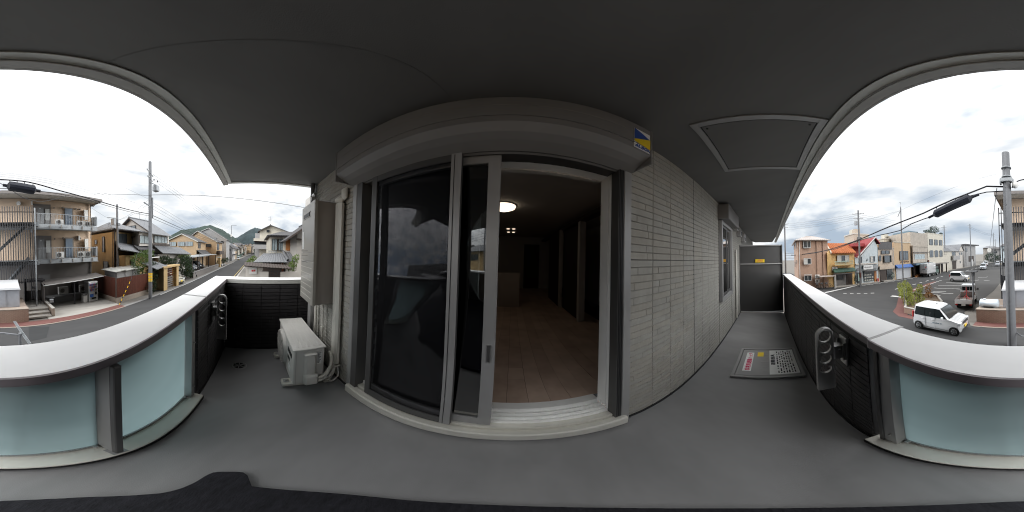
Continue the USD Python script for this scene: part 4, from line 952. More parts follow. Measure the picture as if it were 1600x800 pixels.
def bicycle(lab, x, y, a, group=None, c=None, z=G + .02, fm='win_white'):
    t = Thing('bicycle', lab, 'bicycle', group, c=c); F = Frame(x, y, math.cos(a), math.sin(a), z)
    for q in (-.5, .5):
        w = t.add('wheel', F(tube([(q + .31 * math.cos(k), 0, .33 + .31 * math.sin(k)) for k in np.linspace(0, 2 * PI, 18)], .022, 5)), 'tyre')
        t.add('spokes', cat([F(tube([(q, 0, .33), (q + .30 * math.cos(k), 0, .33 + .30 * math.sin(k))], .006, 3)) for k in np.linspace(0, 2 * PI, 9)[:-1]]), 'galv', into=w)
    t.add('frame', cat([F(tube(p, .018, 5)) for p in ([(-.5, 0, .33), (-.08, 0, .30), (.36, 0, .72)], [(-.08, 0, .30), (-.2, 0, .8)], [(-.5, 0, .33), (-.17, 0, .68)], [(.5, 0, .33), (.34, 0, .98)])]), fm)
    t.add('saddle', F(rbox(-.33, -.08, -.07, .07, .80, .86, .02)), 'black'); t.add('handlebar', F(tube([(.22, -.27, 1.0), (.36, -.1, 1.02), (.36, .1, 1.02), (.22, .27, 1.0)], .014, 5)), 'galv'); t.add('basket', F(box(.42, .68, -.15, .15, .72, .95)), 'galv')
bicycle('pale bicycle parked at the end of the low wall beside the steps', -3.95, -12.3, 1.25, c=-155)
t = Thing('low_wall', 'low tan block wall beside the entrance steps', 'wall', c=-155)
t.add('blocks', box(-3.62, -3.42, -13.4, -10.6, G, G + .62), 'block'); t.add('coping', box(-3.64, -3.40, -13.4, -10.58, G + .621, G + .66), 'concrete')

# vending machine and its bin
t = Thing('vending_machine', 'white drinks vending machine under the shelter roof end', 'vending machine')
vx0, vx1, vy, vz = -8.35, -7.38, -12.28, G + .07
t.add('cabinet', rbox(vx0, vx1, vy - .75, vy, vz, vz + 1.85, .02), 'vend_white'); t.add('side_panel', box(vx1 + .001, vx1 + .012, vy - .7, vy - .03, vz + .1, vz + 1.75), 'concrete_grey')
d = t.add('display', box(vx0 + .08, vx1 - .08, vy + .001, vy + .02, vz + .95, vz + 1.72), 'vend_front')
for r in range(3):
    t.add('shelf', box(vx0 + .09, vx1 - .09, vy + .0205, vy + .05, vz + .98 + r * .25, vz + 1.0 + r * .25), 'vend_front', into=d)
    for k in range(9):
        x = vx0 + .14 + k * .09; m = ('drink_red', 'drink_blue', 'drink_green', 'drink_brown', 'drink_pale', 'drink_blue')[int(rng.integers(6))]
        t.add('bottle', cyl((x, vy + .045, vz + 1.003 + r * .25), (x, vy + .045, vz + 1.17 + r * .25), .028, 6), m, into=d)
t.add('button_panel', box(vx0 + .08, vx1 - .08, vy + .001, vy + .015, vz + .74, vz + .92), 'vend_front'); t.add('coin_panel', box(vx0 + .12, vx0 + .32, vy + .0155, vy + .03, vz + .60, vz + .88), 'black')
t.add('poster', box(vx1 - .5, vx1 - .12, vy + .001, vy + .012, vz + .42, vz + .70), 'drink_blue'); t.add('outlet', box(vx0 + .18, vx1 - .30, vy + .001, vy + .02, vz + .20, vz + .36), 'black'); t.add('base', box(vx0 + .05, vx1 - .05, vy - .7, vy - .05, G + .026, vz - .001), 'base_dark')
t = Thing('bottle_bin', 'pale bottle bin with two openings left of the vending machine', 'bin')
t.add('body', rbox(-7.28, -6.86, vy - .45, vy - .05, G + .03, G + .72, .02), 'ac_white'); t.add('lid', rbox(-7.30, -6.84, vy - .47, vy - .03, G + .721, G + .85, .02), 'concrete_grey'); t.add('opening', box(-7.2, -6.96, vy - .03, vy - .025, G + .74, G + .82), 'black')

# red-brown fence, shed, guy guard
t = Thing('board_fence', 'red-brown corner fence of upright boards on a tan block base', 'fence')
FB = Frame(0, -10.6, -1, 0); FS = Frame(-9.12, 0, 0, 1)
t.add('base', FB.box(9.1, 13.75, 0, .15, G - .02, -4.22), 'block'); t.add('base', FS.box(-14.3, -10.602, 0.0, .15, G - .02, -4.22), 'block')
for i, x in enumerate(np.arange(9.16, 13.6, .21)): t.add('board', FB.box(x, x + .20, .04, .065 + .006 * (i % 2), -4.2, -2.45), 'fence_red', smooth=False)
for i, y in enumerate(np.arange(-14.2, -10.8, .21)): t.add('board', FS.box(y, y + .20, .04, .065 + .006 * (i % 2), -4.2, -2.40), 'fence_red', smooth=False)
t.add('corner_post', box(-9.19, -9.10, -10.69, -10.60, -4.22, -2.38), 'timber'); t.add('cap_rail', FB.box(9.14, 13.7, .03, .08, -2.449, -2.41), 'timber')
t = Thing('garden_shed', 'pale grey shed roofed with overlapping corrugated sheets behind the red-brown fence', 'shed')
t.add('wall', box(-13.3, -10.0, -13.4, -11.5, G, -2.0), 'plaster_grey'); t.add('wall', box(-9.997, -9.985, -13.3, -11.6, -3.4, -2.05), 'concrete_grey')
for x in (-10.0, -11.1, -12.2): t.add('panel_joint', box(x - .02, x + .02, -11.497, -11.485, -3.6, -2.02), 'base_dark')
for k in range(6):
    x = -9.7 - k * .66; z = -1.98 + .05 * (k % 2) + .01 * k
    t.add('roof_sheet', corr((x, -11.3, z), (x - .72, -11.3, z + .03), (x - .72, -13.6, z + .10), (x, -13.6, z + .07), .12, .03, .02), 'cap_side')
t = Thing('guy_guard', 'yellow and black striped guard on a slanting guy wire', 'guy wire')
a, b = np.array([-9.0, -10.1, G]), np.array([-10.35, -10.0, -2.6])
for k in range(12):
    p, q = a + (b - a) * k / 12, a + (b - a) * (k + 1) / 12; t.add('band', cyl(p, q, .032, 8), 'safety_yellow' if k % 2 == 0 else 'black')
t.add('wire', tube([b, (b + np.array([-12.3, -9.4, 4.6])) / 2, (-12.3, -9.4, 4.6)], .010, 4), 'wire_pale')

# brick planter, locker and tank (both edges)
for c, x0, x1, lab in ((-155, -1.7, 3.2, 'tan brick planter wall at the left edge of the view'), (155, -3.0, 3.2, 'tan brick planter wall behind the big pole, right of the kei van')):
    t = Thing('brick_planter', lab, 'planter', c=c)
    t.add('core', box(x0 + .012, x1 - .012, -13.0, -10.172, G, G + .94), 'mortar'); n = 0; small = []
    for r in range(11):
        x = x0 - (.11 if r % 2 else 0)
        while x < x1:
            m = box(max(x, x0) + .004, min(x + .22, x1) - .004, -10.17, -10.155 + .003 * rng.random(), G + .03 + r * .082, G + .03 + r * .082 + .074)
            if abs(x) < 4 and n < 240: t.add('brick', m, 'brick_tan', smooth=False); n += 1
            else: small.append(m)
            x += .228
    for r in range(11):
        for y in np.arange(-12.9, -10.3, .228): small.append(box((x0 if c < 0 else x1) - .012, (x0 if c < 0 else x1) + .004, y + .004, y + .22, G + .03 + r * .082, G + .03 + r * .082 + .074))
    t.add('end_bricks', cat(small), 'brick_tan', kind='stuff', smooth=False); t.add('coping', rbox(x0 - .03, x1 + .03, -10.5, -10.13, G + .941, G + 1.0, .01), 'block')
    t.add('bed', box(x0, x1, -13.0, -10.502, G + .90, G + .93), 'concrete')
for c, lab in ((-155, 'grey storage locker with a pale lid on the brick planter, left edge'), (155, 'grey storage locker with a pale lid behind the big pole, right edge')):
    t = Thing('storage_locker', lab, 'locker', c=c)
    t.add('body', rbox(-1.22, 1.5, -12.0, -10.75, G + .94, -2.5, .02), 'locker'); t.add('lid', hexa([(-1.3, -10.68, -2.5), (1.58, -10.68, -2.5), (1.58, -12.1, -2.5), (-1.3, -12.1, -2.5), (-1.24, -10.72, -2.38), (1.5, -10.72, -2.38), (1.5, -12.0, -2.02), (-1.24, -12.0, -2.02)]), 'locker_roof')
    for x in (-.3, .6): t.add('door_seam', box(x - .008, x + .008, -10.749, -10.745, G + 1.0, -2.55), 'base_dark')
t = Thing('storage_tank', 'pale blue-grey lying tank with a capped hatch on the brick planter', 'tank', c=155)
t.add('shell', cat([cyl((1.85, -10.75, -3.43), (3.02, -10.75, -3.43), .29, 22), sphere((1.85, -10.75, -3.43), .29, 2, (.35, 1, 1)), sphere((3.02, -10.75, -3.43), .29, 2, (.35, 1, 1))]), 'tank_pale', smooth=True)
t.add('lid', cyl((2.75, -10.7, -3.16), (2.75, -10.7, -3.08), .10, 12), 'locker_roof'); t.add('pipe', tube([(1.5, -10.7, -3.6), (1.75, -10.7, -3.6)], .03, 6), 'galv')
for x in (2.05, 2.85): t.add('saddle', box(x - .06, x + .06, -11.0, -10.5, G + .935, -3.64), 'galv')

# ------------------------------------------------------------------ houses along the side street, far side
FN = lambda y: Frame(0, y, -1, 0)              # faces the street, x = -X
FE = lambda x: Frame(x, 0, 0, 1)               # gable end towards us, x = Y
t = Thing('yellow_house', 'yellow plastered two-storey house with grey tiled roofs behind the shed', 'house')
F, E_ = FN(-15.0), FE(-12.6)
t.add('wall', box(-17.6, -12.6, -21, -15.0, G, 2.3), 'plaster_yellow')
e = [(-11.9, -14.2, 2.55), (-18.2, -14.2, 2.55), (-18.2, -21.7, 2.55), (-11.9, -21.7, 2.55)]; rg = [(-14.3, -17.9, 4.0), (-15.6, -17.9, 4.0)]
for q in ((e[0], e[1], rg[1], rg[0]), (e[3], e[0], rg[0], (-14.3, -18.0, 4.0)), (e[1], e[2], (-15.6, -18, 4.0), rg[1])): t.add('roof', corr(*q, .3, .035, .07, 6), 'roof_grey')
t.add('soffit', box(-18.0, -12.1, -21.5, -14.4, 2.44, 2.52), 'timber')
t.add('lower_roof', corr((-11.6, -12.9, .15), (-19.6, -12.9, -.9), (-19.0, -15.0, .55), (-13.0, -15.0, 1.0), .3, .04, .08, 6), 'roof_grey')
t.add('lower_wall', box(-19.0, -13.2, -15.0, -13.6, G, -.6), 'plaster_yellow')
t.add('verge', tube([(-11.6, -12.9, .2), (-12.3, -14, .65), (-13.0, -15.0, 1.08)], .11, 6), 'roof_dark')
t.add('gable_post', box(-12.75, -12.58, -15.02, -14.85, G, 2.3), 'timber')
win(t, F, 13.35, 14.75, .85, 2.05, fm='win_dark', n=2); t.add('sill', F.box(13.2, 14.9, -.35, -.001, .70, .80), 'concrete_grey')
win(t, F, 15.85, 17.2, .45, 1.65, fm='win_dark', n=2, curtain=True); t.add('window_hood', F.box(15.6, 17.4, -.5, -.001, 1.75, 1.83), 'timber')
win(t, E_, -17.3, -16.9, -.1, 1.8, fm='win_dark', n=1); win(t, E_, -19.1, -18.65, .95, 1.5, fm='win_dark', n=1); win(t, FN(-13.6), 14.1, 14.8, -2.2, -1.1, fm='win_dark', n=1)
win(t, E_, -17.1, -16.2, -2.5, -1.4, fm='win_dark', n=1); t.add('downpipe', tube([(-12.5, -15.1, 2.3), (-12.5, -15.1, -1), (-12.5, -15.1, G)], .04, 6), 'timber')
t = Thing('white_house', 'white plastered house with dark timber frames and a broad grey tiled gable roof', 'house')
gable(t, FE(-18.0), -21.2, -13.6, 0, 5.0, G, 2.6, 2.6, -17.3, 4.95, 'plaster_white', 'roof_grey', .7, .3, .5, 'timber')
win(t, FE(-18), -17.9, -16.4, 3.05, 3.75, fm='timber', n=2)
F = FN(-13.6); win(t, F, 18.9, 22.4, 1.15, 2.1, fm='timber', n=4, gm='pale_glass'); t.add('sill_board', F.box(18.2, 23.2, -.12, -.001, .75, 1.0), 'timber')
t.add('bay', box(-18.2, -15.9, -16.6, -13.8, .6, 2.35), 'plaster_white'); win(t, FN(-13.8), 15.95, 18.0, .95, 1.95, fm='timber', n=2, gm='pale_glass'); t.add('bay_roof', box(-18.3, -15.6, -16.8, -13.4, 2.36, 2.46), 'roof_dark')
t.add('lower_roof', corr((-18.5, -11.9, -.35), (-28.5, -11.9, -.7), (-27, -13.6, .55), (-18.8, -13.6, .7), .3, .04, .08, 5), 'roof_grey')
t.add('lower_roof', corr((-15.0, -13.0, .1), (-18.4, -13.0, .0), (-18.4, -14.2, .6), (-15.2, -14.2, .65), .3, .04, .08, 4), 'roof_dark')
t.add('lower_wall', box(-27.0, -18.5, -13.6, -12.6, G, -.5), 'plaster_white'); t.add('antenna', tube([(-20, -17.3, 5.0), (-20, -17.3, 6.3)], .03, 5), 'pole_dark'); t.add('antenna', cat([tube([(-20, -17.9, 6.0 + .15 * k), (-20, -16.8, 6.0 + .15 * k)], .015, 4) for k in range(3)]), 'pole_dark')
t = Thing('tan_house', 'tan rendered house with a low gable and a row of small windows', 'house')
gable(t, FE(-40), -23.5, -15.3, 0, 8, G, 2.95, 2.55, -19.5, 4.5, 'plaster_tan', 'roof_dark', .6, .3, .4, 'cap_side')
for a in (-22.7, -20.1, -17.7): win(t, FE(-40), a, a + 1.27, 1.27, 2.33, fm='galv', n=2, gm='pale_glass'); t.add('shutter', FE(-40).box(a - .8, a - .08, -.06, -.001, 1.2, 2.4), 'galv')
win(t, FN(-15.3), 41.3, 43.2, .7, 2.1, fm='win_dark', n=2); t.add('lower_roof', corr((-40.2, -13.2, -1.3), (-48, -13.2, -1.3), (-48, -15.3, .15), (-40.2, -15.3, .15), .3, .04, .08, 4), 'roof_dark')
t = Thing('tan_house', 'taller orange-tan house with stepped roof edges behind the low tan gable', 'house')
gable(t, FE(-50), -21.6, -12.5, 0, 9, G, 4.4, 3.0, -18.7, 6.4, 'plaster_tan', 'roof_dark', .6, .3, .4, 'cap_side')
win(t, FE(-50), -15.9, -14.3, 1.2, 2.1, fm='timber', n=1); win(t, FN(-12.5), 51.3, 54, .3, 2.3, fm='fence_red', n=1); t.add('balcony', box(-57, -50.5, -12.5, -11.4, -1.2, .0), 'timber')
t = Thing('grey_house', 'pale grey three-storey house with a steep single slope roof', 'house')
gable(t, FE(-64), -23.1, -11.9, 0, 8, G, 7.8, 4.5, -19.2, 9.3, 'plaster_grey', 'roof_dark', .4, .3, .3, 'cap_side')
win(t, FE(-64), -18.4, -16.2, 4, 5.3, fm='win_white', n=2, gm='pale_glass'); win(t, FE(-64), -22.1, -21.2, 6.3, 7.4, fm='win_dark', n=1); win(t, FE(-64), -14.1, -13.1, 3.2, 3.9, fm='win_dark', n=1)
t = Thing('tiled_roof_house', 'small house with a brown ridge seen between the tan gables', 'house')
gable(t, FE(-58), -25.2, -20.4, 0, 5, G, 5.4, 5.4, -22.8, 7.0, 'plaster_tan', 'roof_dark', .5)
# garden walls, gate, carport
t = Thing('garden_gate', 'cream garden gateway with a small tiled roof and a brown slatted gate', 'gate')
t.add('pier', box(-16.4, -15.6, -10.6, -9.9, G, -2.05), 'plaster_yellow'); t.add('pier', box(-19.3, -18.7, -10.6, -9.9, G, -2.0), 'plaster_yellow'); t.add('side_wall', box(-16.1, -15.6, -12.6, -10.61, G, -2.3), 'plaster_yellow'); t.add('lintel', box(-19.5, -15.4, -10.7, -9.8, -2.04, -1.85), 'plaster_yellow')
t.add('small_roof', corr((-14.2, -9.9, -2.0), (-16.6, -9.9, -1.85), (-16.6, -12, -1.35), (-14.2, -12, -1.45), .25, .04, .06, 3), 'roof_grey')
for k in range(9): t.add('slat', box(-18.69, -16.41, -10.3, -10.25, -4.5 + k * .27, -4.36 + k * .27), 'fence_red' if k > 4 else 'base_dark', smooth=False)
t = Thing('garden_wall', 'dark block garden wall along the side street', 'wall'); t.add('blocks', box(-44, -25.4, -10.5, -10.25, G, -3.75), 'base_dark'); t.add('coping', box(-44, -25.3, -10.55, -10.2, -3.749, -3.68), 'concrete_grey')
t = Thing('carport', 'flat grey carport roof on dark posts over the parked cars', 'carport')
t.add('roof', box(-37.5, -26.5, -16, -11.0, -1.25, -1.13), 'galv'); t.add('roof', box(-44.5, -38, -15, -10.9, -1.05, -.93), 'galv')
for x in (-27, -29.8, -32.8, -37.2, -44): t.add('post', box(x - .09, x + .09, -11.2, -11.02, G, -1.26), 'timber')
t.add('back_panel', box(-44, -26.5, -16.2, -16.05, G, -1.3), 'base_dark')
t = Thing('gate_post', 'pale yellow gate pier past the carport', 'pier'); t.add('shaft', box(-46.6, -45.6, -10.9, -10.2, G, -2.0), 'plaster_yellow'); t.add('cap', box(-46.7, -45.5, -11, -10.1, -1.999, -1.85), 'cap_side')

# ------------------------------------------------------------------ houses on the near side
t = Thing('tiled_house', 'old two-storey house with dark hipped roofs, an orange shutter and pale windows', 'house')
F = FE(-20)
t.add('wall', F.box(1.7, 7.5, 0, 7, G, 1.9), 'plaster_cream'); t.add('wall_side', F.box(3.3, 7.5, -.35, -.001, -.9, 1.81), 'plaster_cream')
t.add('roof', corr(F.pt(1.3, -.8, 1.95), F.pt(8.5, -.8, 2.05), F.pt(7.5, 3.0, 2.95), F.pt(3.6, 3.0, 2.9), .3, .035, .1, 4), 'roof_dark'); t.add('roof', corr(F.pt(1.3, 8, 1.95), F.pt(1.3, -.8, 1.95), F.pt(3.6, 3.0, 2.9), F.pt(3.6, 4, 2.9), .3, .035, .1, 4), 'roof_dark')
t.add('eaves', F.box(1.4, 8.3, -.75, 7, 1.82, 1.93), 'timber')
win(t, F, 1.95, 2.55, .2, 1.55, fm='timber', n=2, gm='pale_glass'); win(t, F, 2.75, 3.28, .2, 1.55, fm='timber', n=2, gm='pale_glass')
t.add('wood_shutter', F.box(3.6, 4.45, -.42, -.351, .2, 1.5), 'shutter_brown'); win(t, F, 4.5, 6.4, .2, 1.5, y=-.351, fm='win_dark', n=2, gm='pale_glass'); t.add('sill_rail', F.box(3.4, 7.4, -.6, -.36, -.02, .12), 'plaster_white')
t.add('lower_roof', corr(F.pt(3.4, -3.2, -.95), F.pt(8.5, -3.2, -.95), F.pt(8.0, -.4, .0), F.pt(3.3, -.4, .0), .3, .05, .08, 4), 'roof_grey'); t.add('lower_roof', corr(F.pt(-.3, -2.6, -1.15), F.pt(3.3, -3.4, -1.05), F.pt(3.2, -.4, -.15), F.pt(.9, -.4, -.25), .3, .03, .08, 4), 'roof_grey')
t.add('verge', tube([F.pt(3.35, -3.2, -.85), F.pt(3.3, -1.8, -.4), F.pt(3.3, -.4, .1)], .13, 6), 'roof_grey')
t.add('porch_wall', F.box(3.4, 4.6, -2.4, -.36, G, -1.0), 'plaster_white'); t.add('porch_post', F.box(2.9, 3.05, -2.3, -2.1, G, -1.1), 'fence_red'); t.add('porch_dark', F.box(.8, 2.9, -1.8, -.01, G, -1.2), 'timber'); t.add('railing', cat([F.box(1.4, 2.4, -.7, -.65, .05, .1)] + [F.box(1.4 + .2 * k, 1.44 + .2 * k, -.7, -.65, -.2, .05) for k in range(6)]), 'galv')
t = Thing('cream_house', 'tall cream house with a shallow gable, balcony and antenna', 'house')
F = FE(-38); gable(t, F, .8, 7.6, 0, 9, G, 4.9, 4.7, 3.2, 6.2, 'plaster_cream', 'roof_dark', .5, .3, .3)
win(t, F, 2.4, 3.0, 4.55, 5.05, fm='win_dark', n=1); win(t, F, 3.9, 6.2, 2.9, 3.7, fm='win_dark', n=3, gm='pale_glass', curtain=True)
t.add('balcony', F.box(-.5, 2.9, -1.2, -.002, .55, 1.55), 'plaster_grey'); t.add('balcony', F.box(-.6, 7.0, -1.4, -.002, 2.35, 2.95), 'plaster_cream'); t.add('awning', F.box(-.5, 2.7, -1.3, -.01, 2.2, 2.3), 'timber'); t.add('shade', F.box(-.4, 2.8, -.05, -.002, 1.6, 2.3), 'dark_glass'); t.add('side_bay', F.box(-.3, .8, .3, 6, G, 4.3), 'plaster_grey')
t.add('antenna', tube([F.pt(3.2, 1, 6.2), F.pt(3.2, 1, 8.6)], .035, 5), 'pole_dark'); t.add('antenna', cat([tube([F.pt(2.7, 1, 7.5 + .35 * k), F.pt(3.7, 1, 7.5 + .35 * k)], .02, 4) for k in range(3)]), 'pole_dark')
t = Thing('neighbour_roof', 'dark gabled roof with deep eaves just left of the water heater', 'house')
gable(t, FE(-16), 4.1, 8.2, 0, 8, G, 2.05, 2.3, 6.4, 3.75, 'plaster_white', 'roof_dark', 1.3, .3, .6, 'timber'); t.add('eave_band', FE(-16).box(4.0, 8.2, -.3, -.001, 1.25, 1.4), 'timber'); t.add('corner_post', FE(-16).box(4.75, 4.95, -.35, -.302, -1.6, 2.2), 'timber')
t = Thing('street_gate', 'dark roofed street gate with latticed doors between pale walls', 'gate')
F = FE(-14)
t.add('roof', corr(F.pt(-1.0, -.5, -1.22), F.pt(3.0, -.5, -1.42), F.pt(3.0, .9, -1.22), F.pt(-1.0, .9, -1.0), .25, .03, .06, 2), 'timber'); t.add('wall', F.box(-.85, .55, 0, .2, G, -1.28), 'plaster_white'); t.add('wall', F.box(2.15, 3.6, 0, .2, G, -1.75), 'plaster_white'); t.add('low_wall', F.box(.35, 1.1, -.2, -.001, G, -1.72), 'plaster_white')
k = t.add('poster', F.box(-.55, .1, -.02, -.001, -1.95, -1.40), 'ac_white'); t.add('red_mark', cat([F.box(-.35, -.22, -.03, -.0205, -1.75, -1.6), F.box(-.18, -.05, -.03, -.0205, -1.73, -1.58)]), 'drink_red', into=k)
for q in range(5): t.add('lattice_post', F.box(1.12 + q * .25, 1.17 + q * .25, .0, .04, G, -1.45), 'bar_black')
for z in (-2.0, -1.75, -1.5): t.add('lattice_rail', F.box(1.1, 2.15, -.005, .045, z, z + .04), 'bar_black')

# ------------------------------------------------------------------ trees and shrubs
shrub('garden_tree', 'mid green garden tree behind the red-brown fence and the utility pole', [(-13.8, -11.9, -1.3, 1.3, .9, 1.1), (-15.0, -12.4, -.9, 1.2, .9, .9), (-13.0, -11.7, -2.4, 1.1, .8, .9), (-16.2, -12.6, -.4, .9, .7, .6)], 2600, .085, 'leaf_mid', 3, G, 'tree')
shrub('hedge_bush', 'dark leafy bush right of the utility pole, spilling to the kerb', [(-14.0, -10.6, -3.9, .9, .6, .8), (-14.6, -10.8, -2.8, .9, .6, .9), (-15.2, -11.2, -1.9, .8, .6, .6)], 2000, .08, 'leaf_dark', 4, G)
shrub('round_tree', 'dense dark round tree beside the cream car', [(-23.6, -11.0, -2.6, 1.7, 1.1, 1.5), (-24.2, -11.2, -1.6, 1.4, 1.0, .8), (-24.6, -10.8, -3.6, 1.4, .9, .9)], 2600, .11, 'leaf_dark', 5, G, 'tree')
shrub('clipped_bush', 'yellow-green clipped bush top behind the dark round tree', [(-27.0, -12.6, -1.1, 2.2, .8, .45), (-24.8, -12.6, -1.0, 1.4, .8, .35)], 1100, .10, 'leaf_bright', 6, G)
shrub('porch_shrub', 'dark shrub under the tiled roof of the white house', [(-19.5, -12.2, -1.4, 1.6, .6, .7), (-21.5, -12.2, -1.7, 1.3, .6, .6)], 1200, .10, 'leaf_dark', 7, G)
shrub('street_shrub', 'bright green shrub overhanging the near kerb of the side street', [(-22.3, -.6, -1.55, .9, .8, .6), (-22.0, .2, -2.0, .9, .8, .6), (-22.5, -.3, -1.0, .5, .5, .45)], 1700, .075, 'leaf_bright', 8, G)
shrub('gate_bamboo', 'slender bright green shrub leaning beside the street gate', [(-14.6, 3.5, -.9, .3, .35, .6), (-14.6, 3.2, -1.5, .3, .4, .5), (-14.8, 3.8, -.5, .25, .3, .4)], 900, .05, 'leaf_bright', 9, G, 'plant', 1.6)
for k, (x, y) in enumerate(((-48, -11.2), (-57, -11.6), (-63, -11.4))):
    shrub('kerb_bush', ('first', 'second', 'farthest')[k] + ' dark green bush beside the kerb past the carport', [(x, y, -3.6, 1.0, .8, .9), (x - .8, y, -3.2, .7, .6, .6)], 500, .12, 'leaf_dark', 20 + k, G)
for k, (x, y, s) in enumerate(((11.8, -13.0, 1.0), (10.6, -11.8, 1.0), (9.6, -10.8, .9), (9.2, -12.2, .9), (12.3, -13.9, 1.05))):
    r = np.random.default_rng(30 + k)
    shrub('bamboo_plant', ('yellow-green bamboo at the far tip of the corner planter', 'yellow-green bamboo in the middle of the corner planter', 'yellow-green bamboo nearest the kei van in the corner planter', 'low yellow-green bamboo at the parking side of the planter', 'thin bamboo next to the slim dark pole')[k], [(x + r.uniform(-.5, .5), y + r.uniform(-.5, .5), G + .6 + .5 * q, (.62 - .1 * q) * s, (.62 - .1 * q) * s, .5) for q in range(3)], 520, .075, 'leaf_bamboo', 40 + k, G + .3, 'plant', 1.8)
shrub('rust_plant', 'rust-orange sapling at the parking side of the corner planter', [(9.6, -14.2, -3.5, .4, .4, .6), (9.3, -13.8, -4.1, .5, .5, .35)], 500, .06, 'leaf_rust', 51, G + .3, 'plant', 1.6)
t = Thing('corner_planter', 'low tan brick planter wall round the bamboo at the corner', 'planter', c=110)
pl = Polygon([(7.0, -9.6), (8.9, -9.6), (9.5, -10.4), (12.7, -14.2), (8.7, -14.6), (7.0, -12.6)])
rim = pl.difference(pl.buffer(-.16)); v, f = trimesh.creation.triangulate_polygon(pl.buffer(-.16), engine='earcut')
t.add('wall', prism(rim, G, G + .5, 'z'), 'brick_tan'); t.add('coping', prism(rim.buffer(.015), G + .501, G + .55, 'z'), 'concrete'); t.add('soil', (np.c_[v, np.full(len(v), G + .36)], f), 'soil')
ln = np.array(pl.exterior.coords)
for k, (x, y) in enumerate(((10.2, -11.4), (11.4, -12.8), (9.1, -9.9), (12.5, -14.0), (10.4, -14.3))):
    Thing('planter_stake', 'slim dark stake standing among the bamboo', 'stake', 'slim stakes among the bamboo', c=110).solo(cyl((x, y, G + .3), (x, y, G + 1.9 + .1 * (k % 3)), .03, 6), 'pole_dark')

# ------------------------------------------------------------------ the row of shops across the main road
SF = Frame(24.9, -13.0, 23.0 - 24.9, -20.0)
t = Thing('brown_house', 'brown-pink three-storey house with a pale hipped roof, nearest the partition board', 'house')
BFm = Frame(25.55, -4.75, 25.1 - 25.55, -9.55 + 4.75)
t.add('wall', BFm.box(0, 4.95, 0, 9, G, 3.15), 'plaster_pink')
t.add('roof', corr(BFm.pt(-.5, -.45, 3.15), BFm.pt(5.4, -.45, 3.15), BFm.pt(3.0, 3.6, 4.35), BFm.pt(2.0, 3.6, 4.35), .3, .03, .12, 3), 'roof_pale'); t.add('roof', corr(BFm.pt(-.5, 9.5, 3.15), BFm.pt(-.5, -.45, 3.15), BFm.pt(2.0, 3.6, 4.35), BFm.pt(2.0, 5, 4.35), .3, .03, .12, 3), 'roof_pale')
for z0, z1, cu in ((1.95, 3.0, False), (-.65, .15, True), (-3.35, -2.6, False)): win(t, BFm, 1.0, 2.05, z0, z1, fm='win_white', n=2, gm='dark_glass', curtain=cu, w=.08)
for x0, z0, z1 in ((3.1, -4.6, 3.0), (4.1, -4.6, 3.0)): t.add('pilaster', BFm.box(x0, x0 + .12, -.04, -.001, z0, z1), 'plaster_pink')
t.add('downpipe', BFm(tube([(.25, -.06, 3.0), (.25, -.06, -1), (.25, -.06, G)], .05, 6)), 'win_white'); t.add('window_hood', BFm.box(.9, 2.15, -.15, -.001, -2.45, -2.38), 'win_white')
SDm = Frame(25.55, -4.75, -1, 0.0)
for y0, z0, z1 in ((1.4, 1.9, 2.9), (3.4, 1.9, 2.9), (1.4, -.6, .0), (2.6, -1.2, -.3)): t.add('side_window', SDm.box(-y0 - .5, -y0, -.04, -.002, z0, z1), 'dark_glass')
for z in (-3.05, -3.8): ac_unit(('upper' if z > -3.5 else 'lower') + ' of the two stacked air conditioner units on the brown house', BFm, 3.0, -.05, z, .75, .58, c=110)
t = Thing('bicycle_roof', 'small pale lean-to roof over the bicycles beside the brown house', 'shelter', c=110)
t.add('roof', BFm.box(3.2, 5.7, -1.7, -.05, -2.72, -2.66), 'roof_pale'); t.add('post', BFm.box(5.45, 5.55, -1.6, -1.5, G, -2.73), 'win_white')
for k in range(3): bicycle(('first', 'second', 'third')[k] + ' dark bicycle from the white post under the lean-to roof', 24.0 + .1 * k, -9.3 + .75 * k, .5, c=110, fm='base_dark')
t = Thing('yellow_shop', 'yellow shop house with an orange tiled roof and a green balcony rail', 'house')
t.add('wall', SF.box(-3.5, 1.5, 0, 9, G, 1.1), 'house_orange'); t.add('roof', corr(SF.pt(-2.75, -.5, .95), SF.pt(1.75, -.5, .95), SF.pt(1.6, 3.2, 2.95), SF.pt(-2.75, 3.2, 2.95), .34, .10, .12, 9), 'roof_orange')
t.add('party_wall', SF(prism([(-.02, G), (9, G), (9, 2.3), (3, 3.0), (-.3, .95)], -3.5, -2.8, 'x')), 'house_orange'); t.add('gable_band', SF(prism([(-.4, .9), (3.2, 2.95), (3.2, 3.2), (-.4, 1.15)], -2.95, -2.75, 'x')), 'plaster_cream')
win(t, SF, -1.65, .45, -.5, .55, fm='win_white', n=3, gm='dark_glass', curtain=True)
rl = t.add('balcony_rail', cat([SF.box(-2.4, .9, -.75, -.7, -.42, -.36), SF.box(-2.4, .9, -.75, -.7, -.95, -.9)]), 'teal')
for x in np.arange(-2.35, .9, .16): t.add('baluster', SF.box(x, x + .04, -.74, -.71, -.9, -.42), 'teal', into=rl)
t.add('balcony_floor', SF.box(-2.4, .95, -.8, -.002, -1.1, -.96), 'house_orange'); k = t.add('sign', SF.box(-2.65, -1.75, -.2, -.002, -2.0, -1.3), 'vend_front'); v, f = letters('Q', .42); t.add('lettering', SF((np.stack([v[:, 0] - 2.42, -.201 - v[:, 2] - .01, v[:, 1] - 1.86], 1), f)), 'black_ink', into=k)
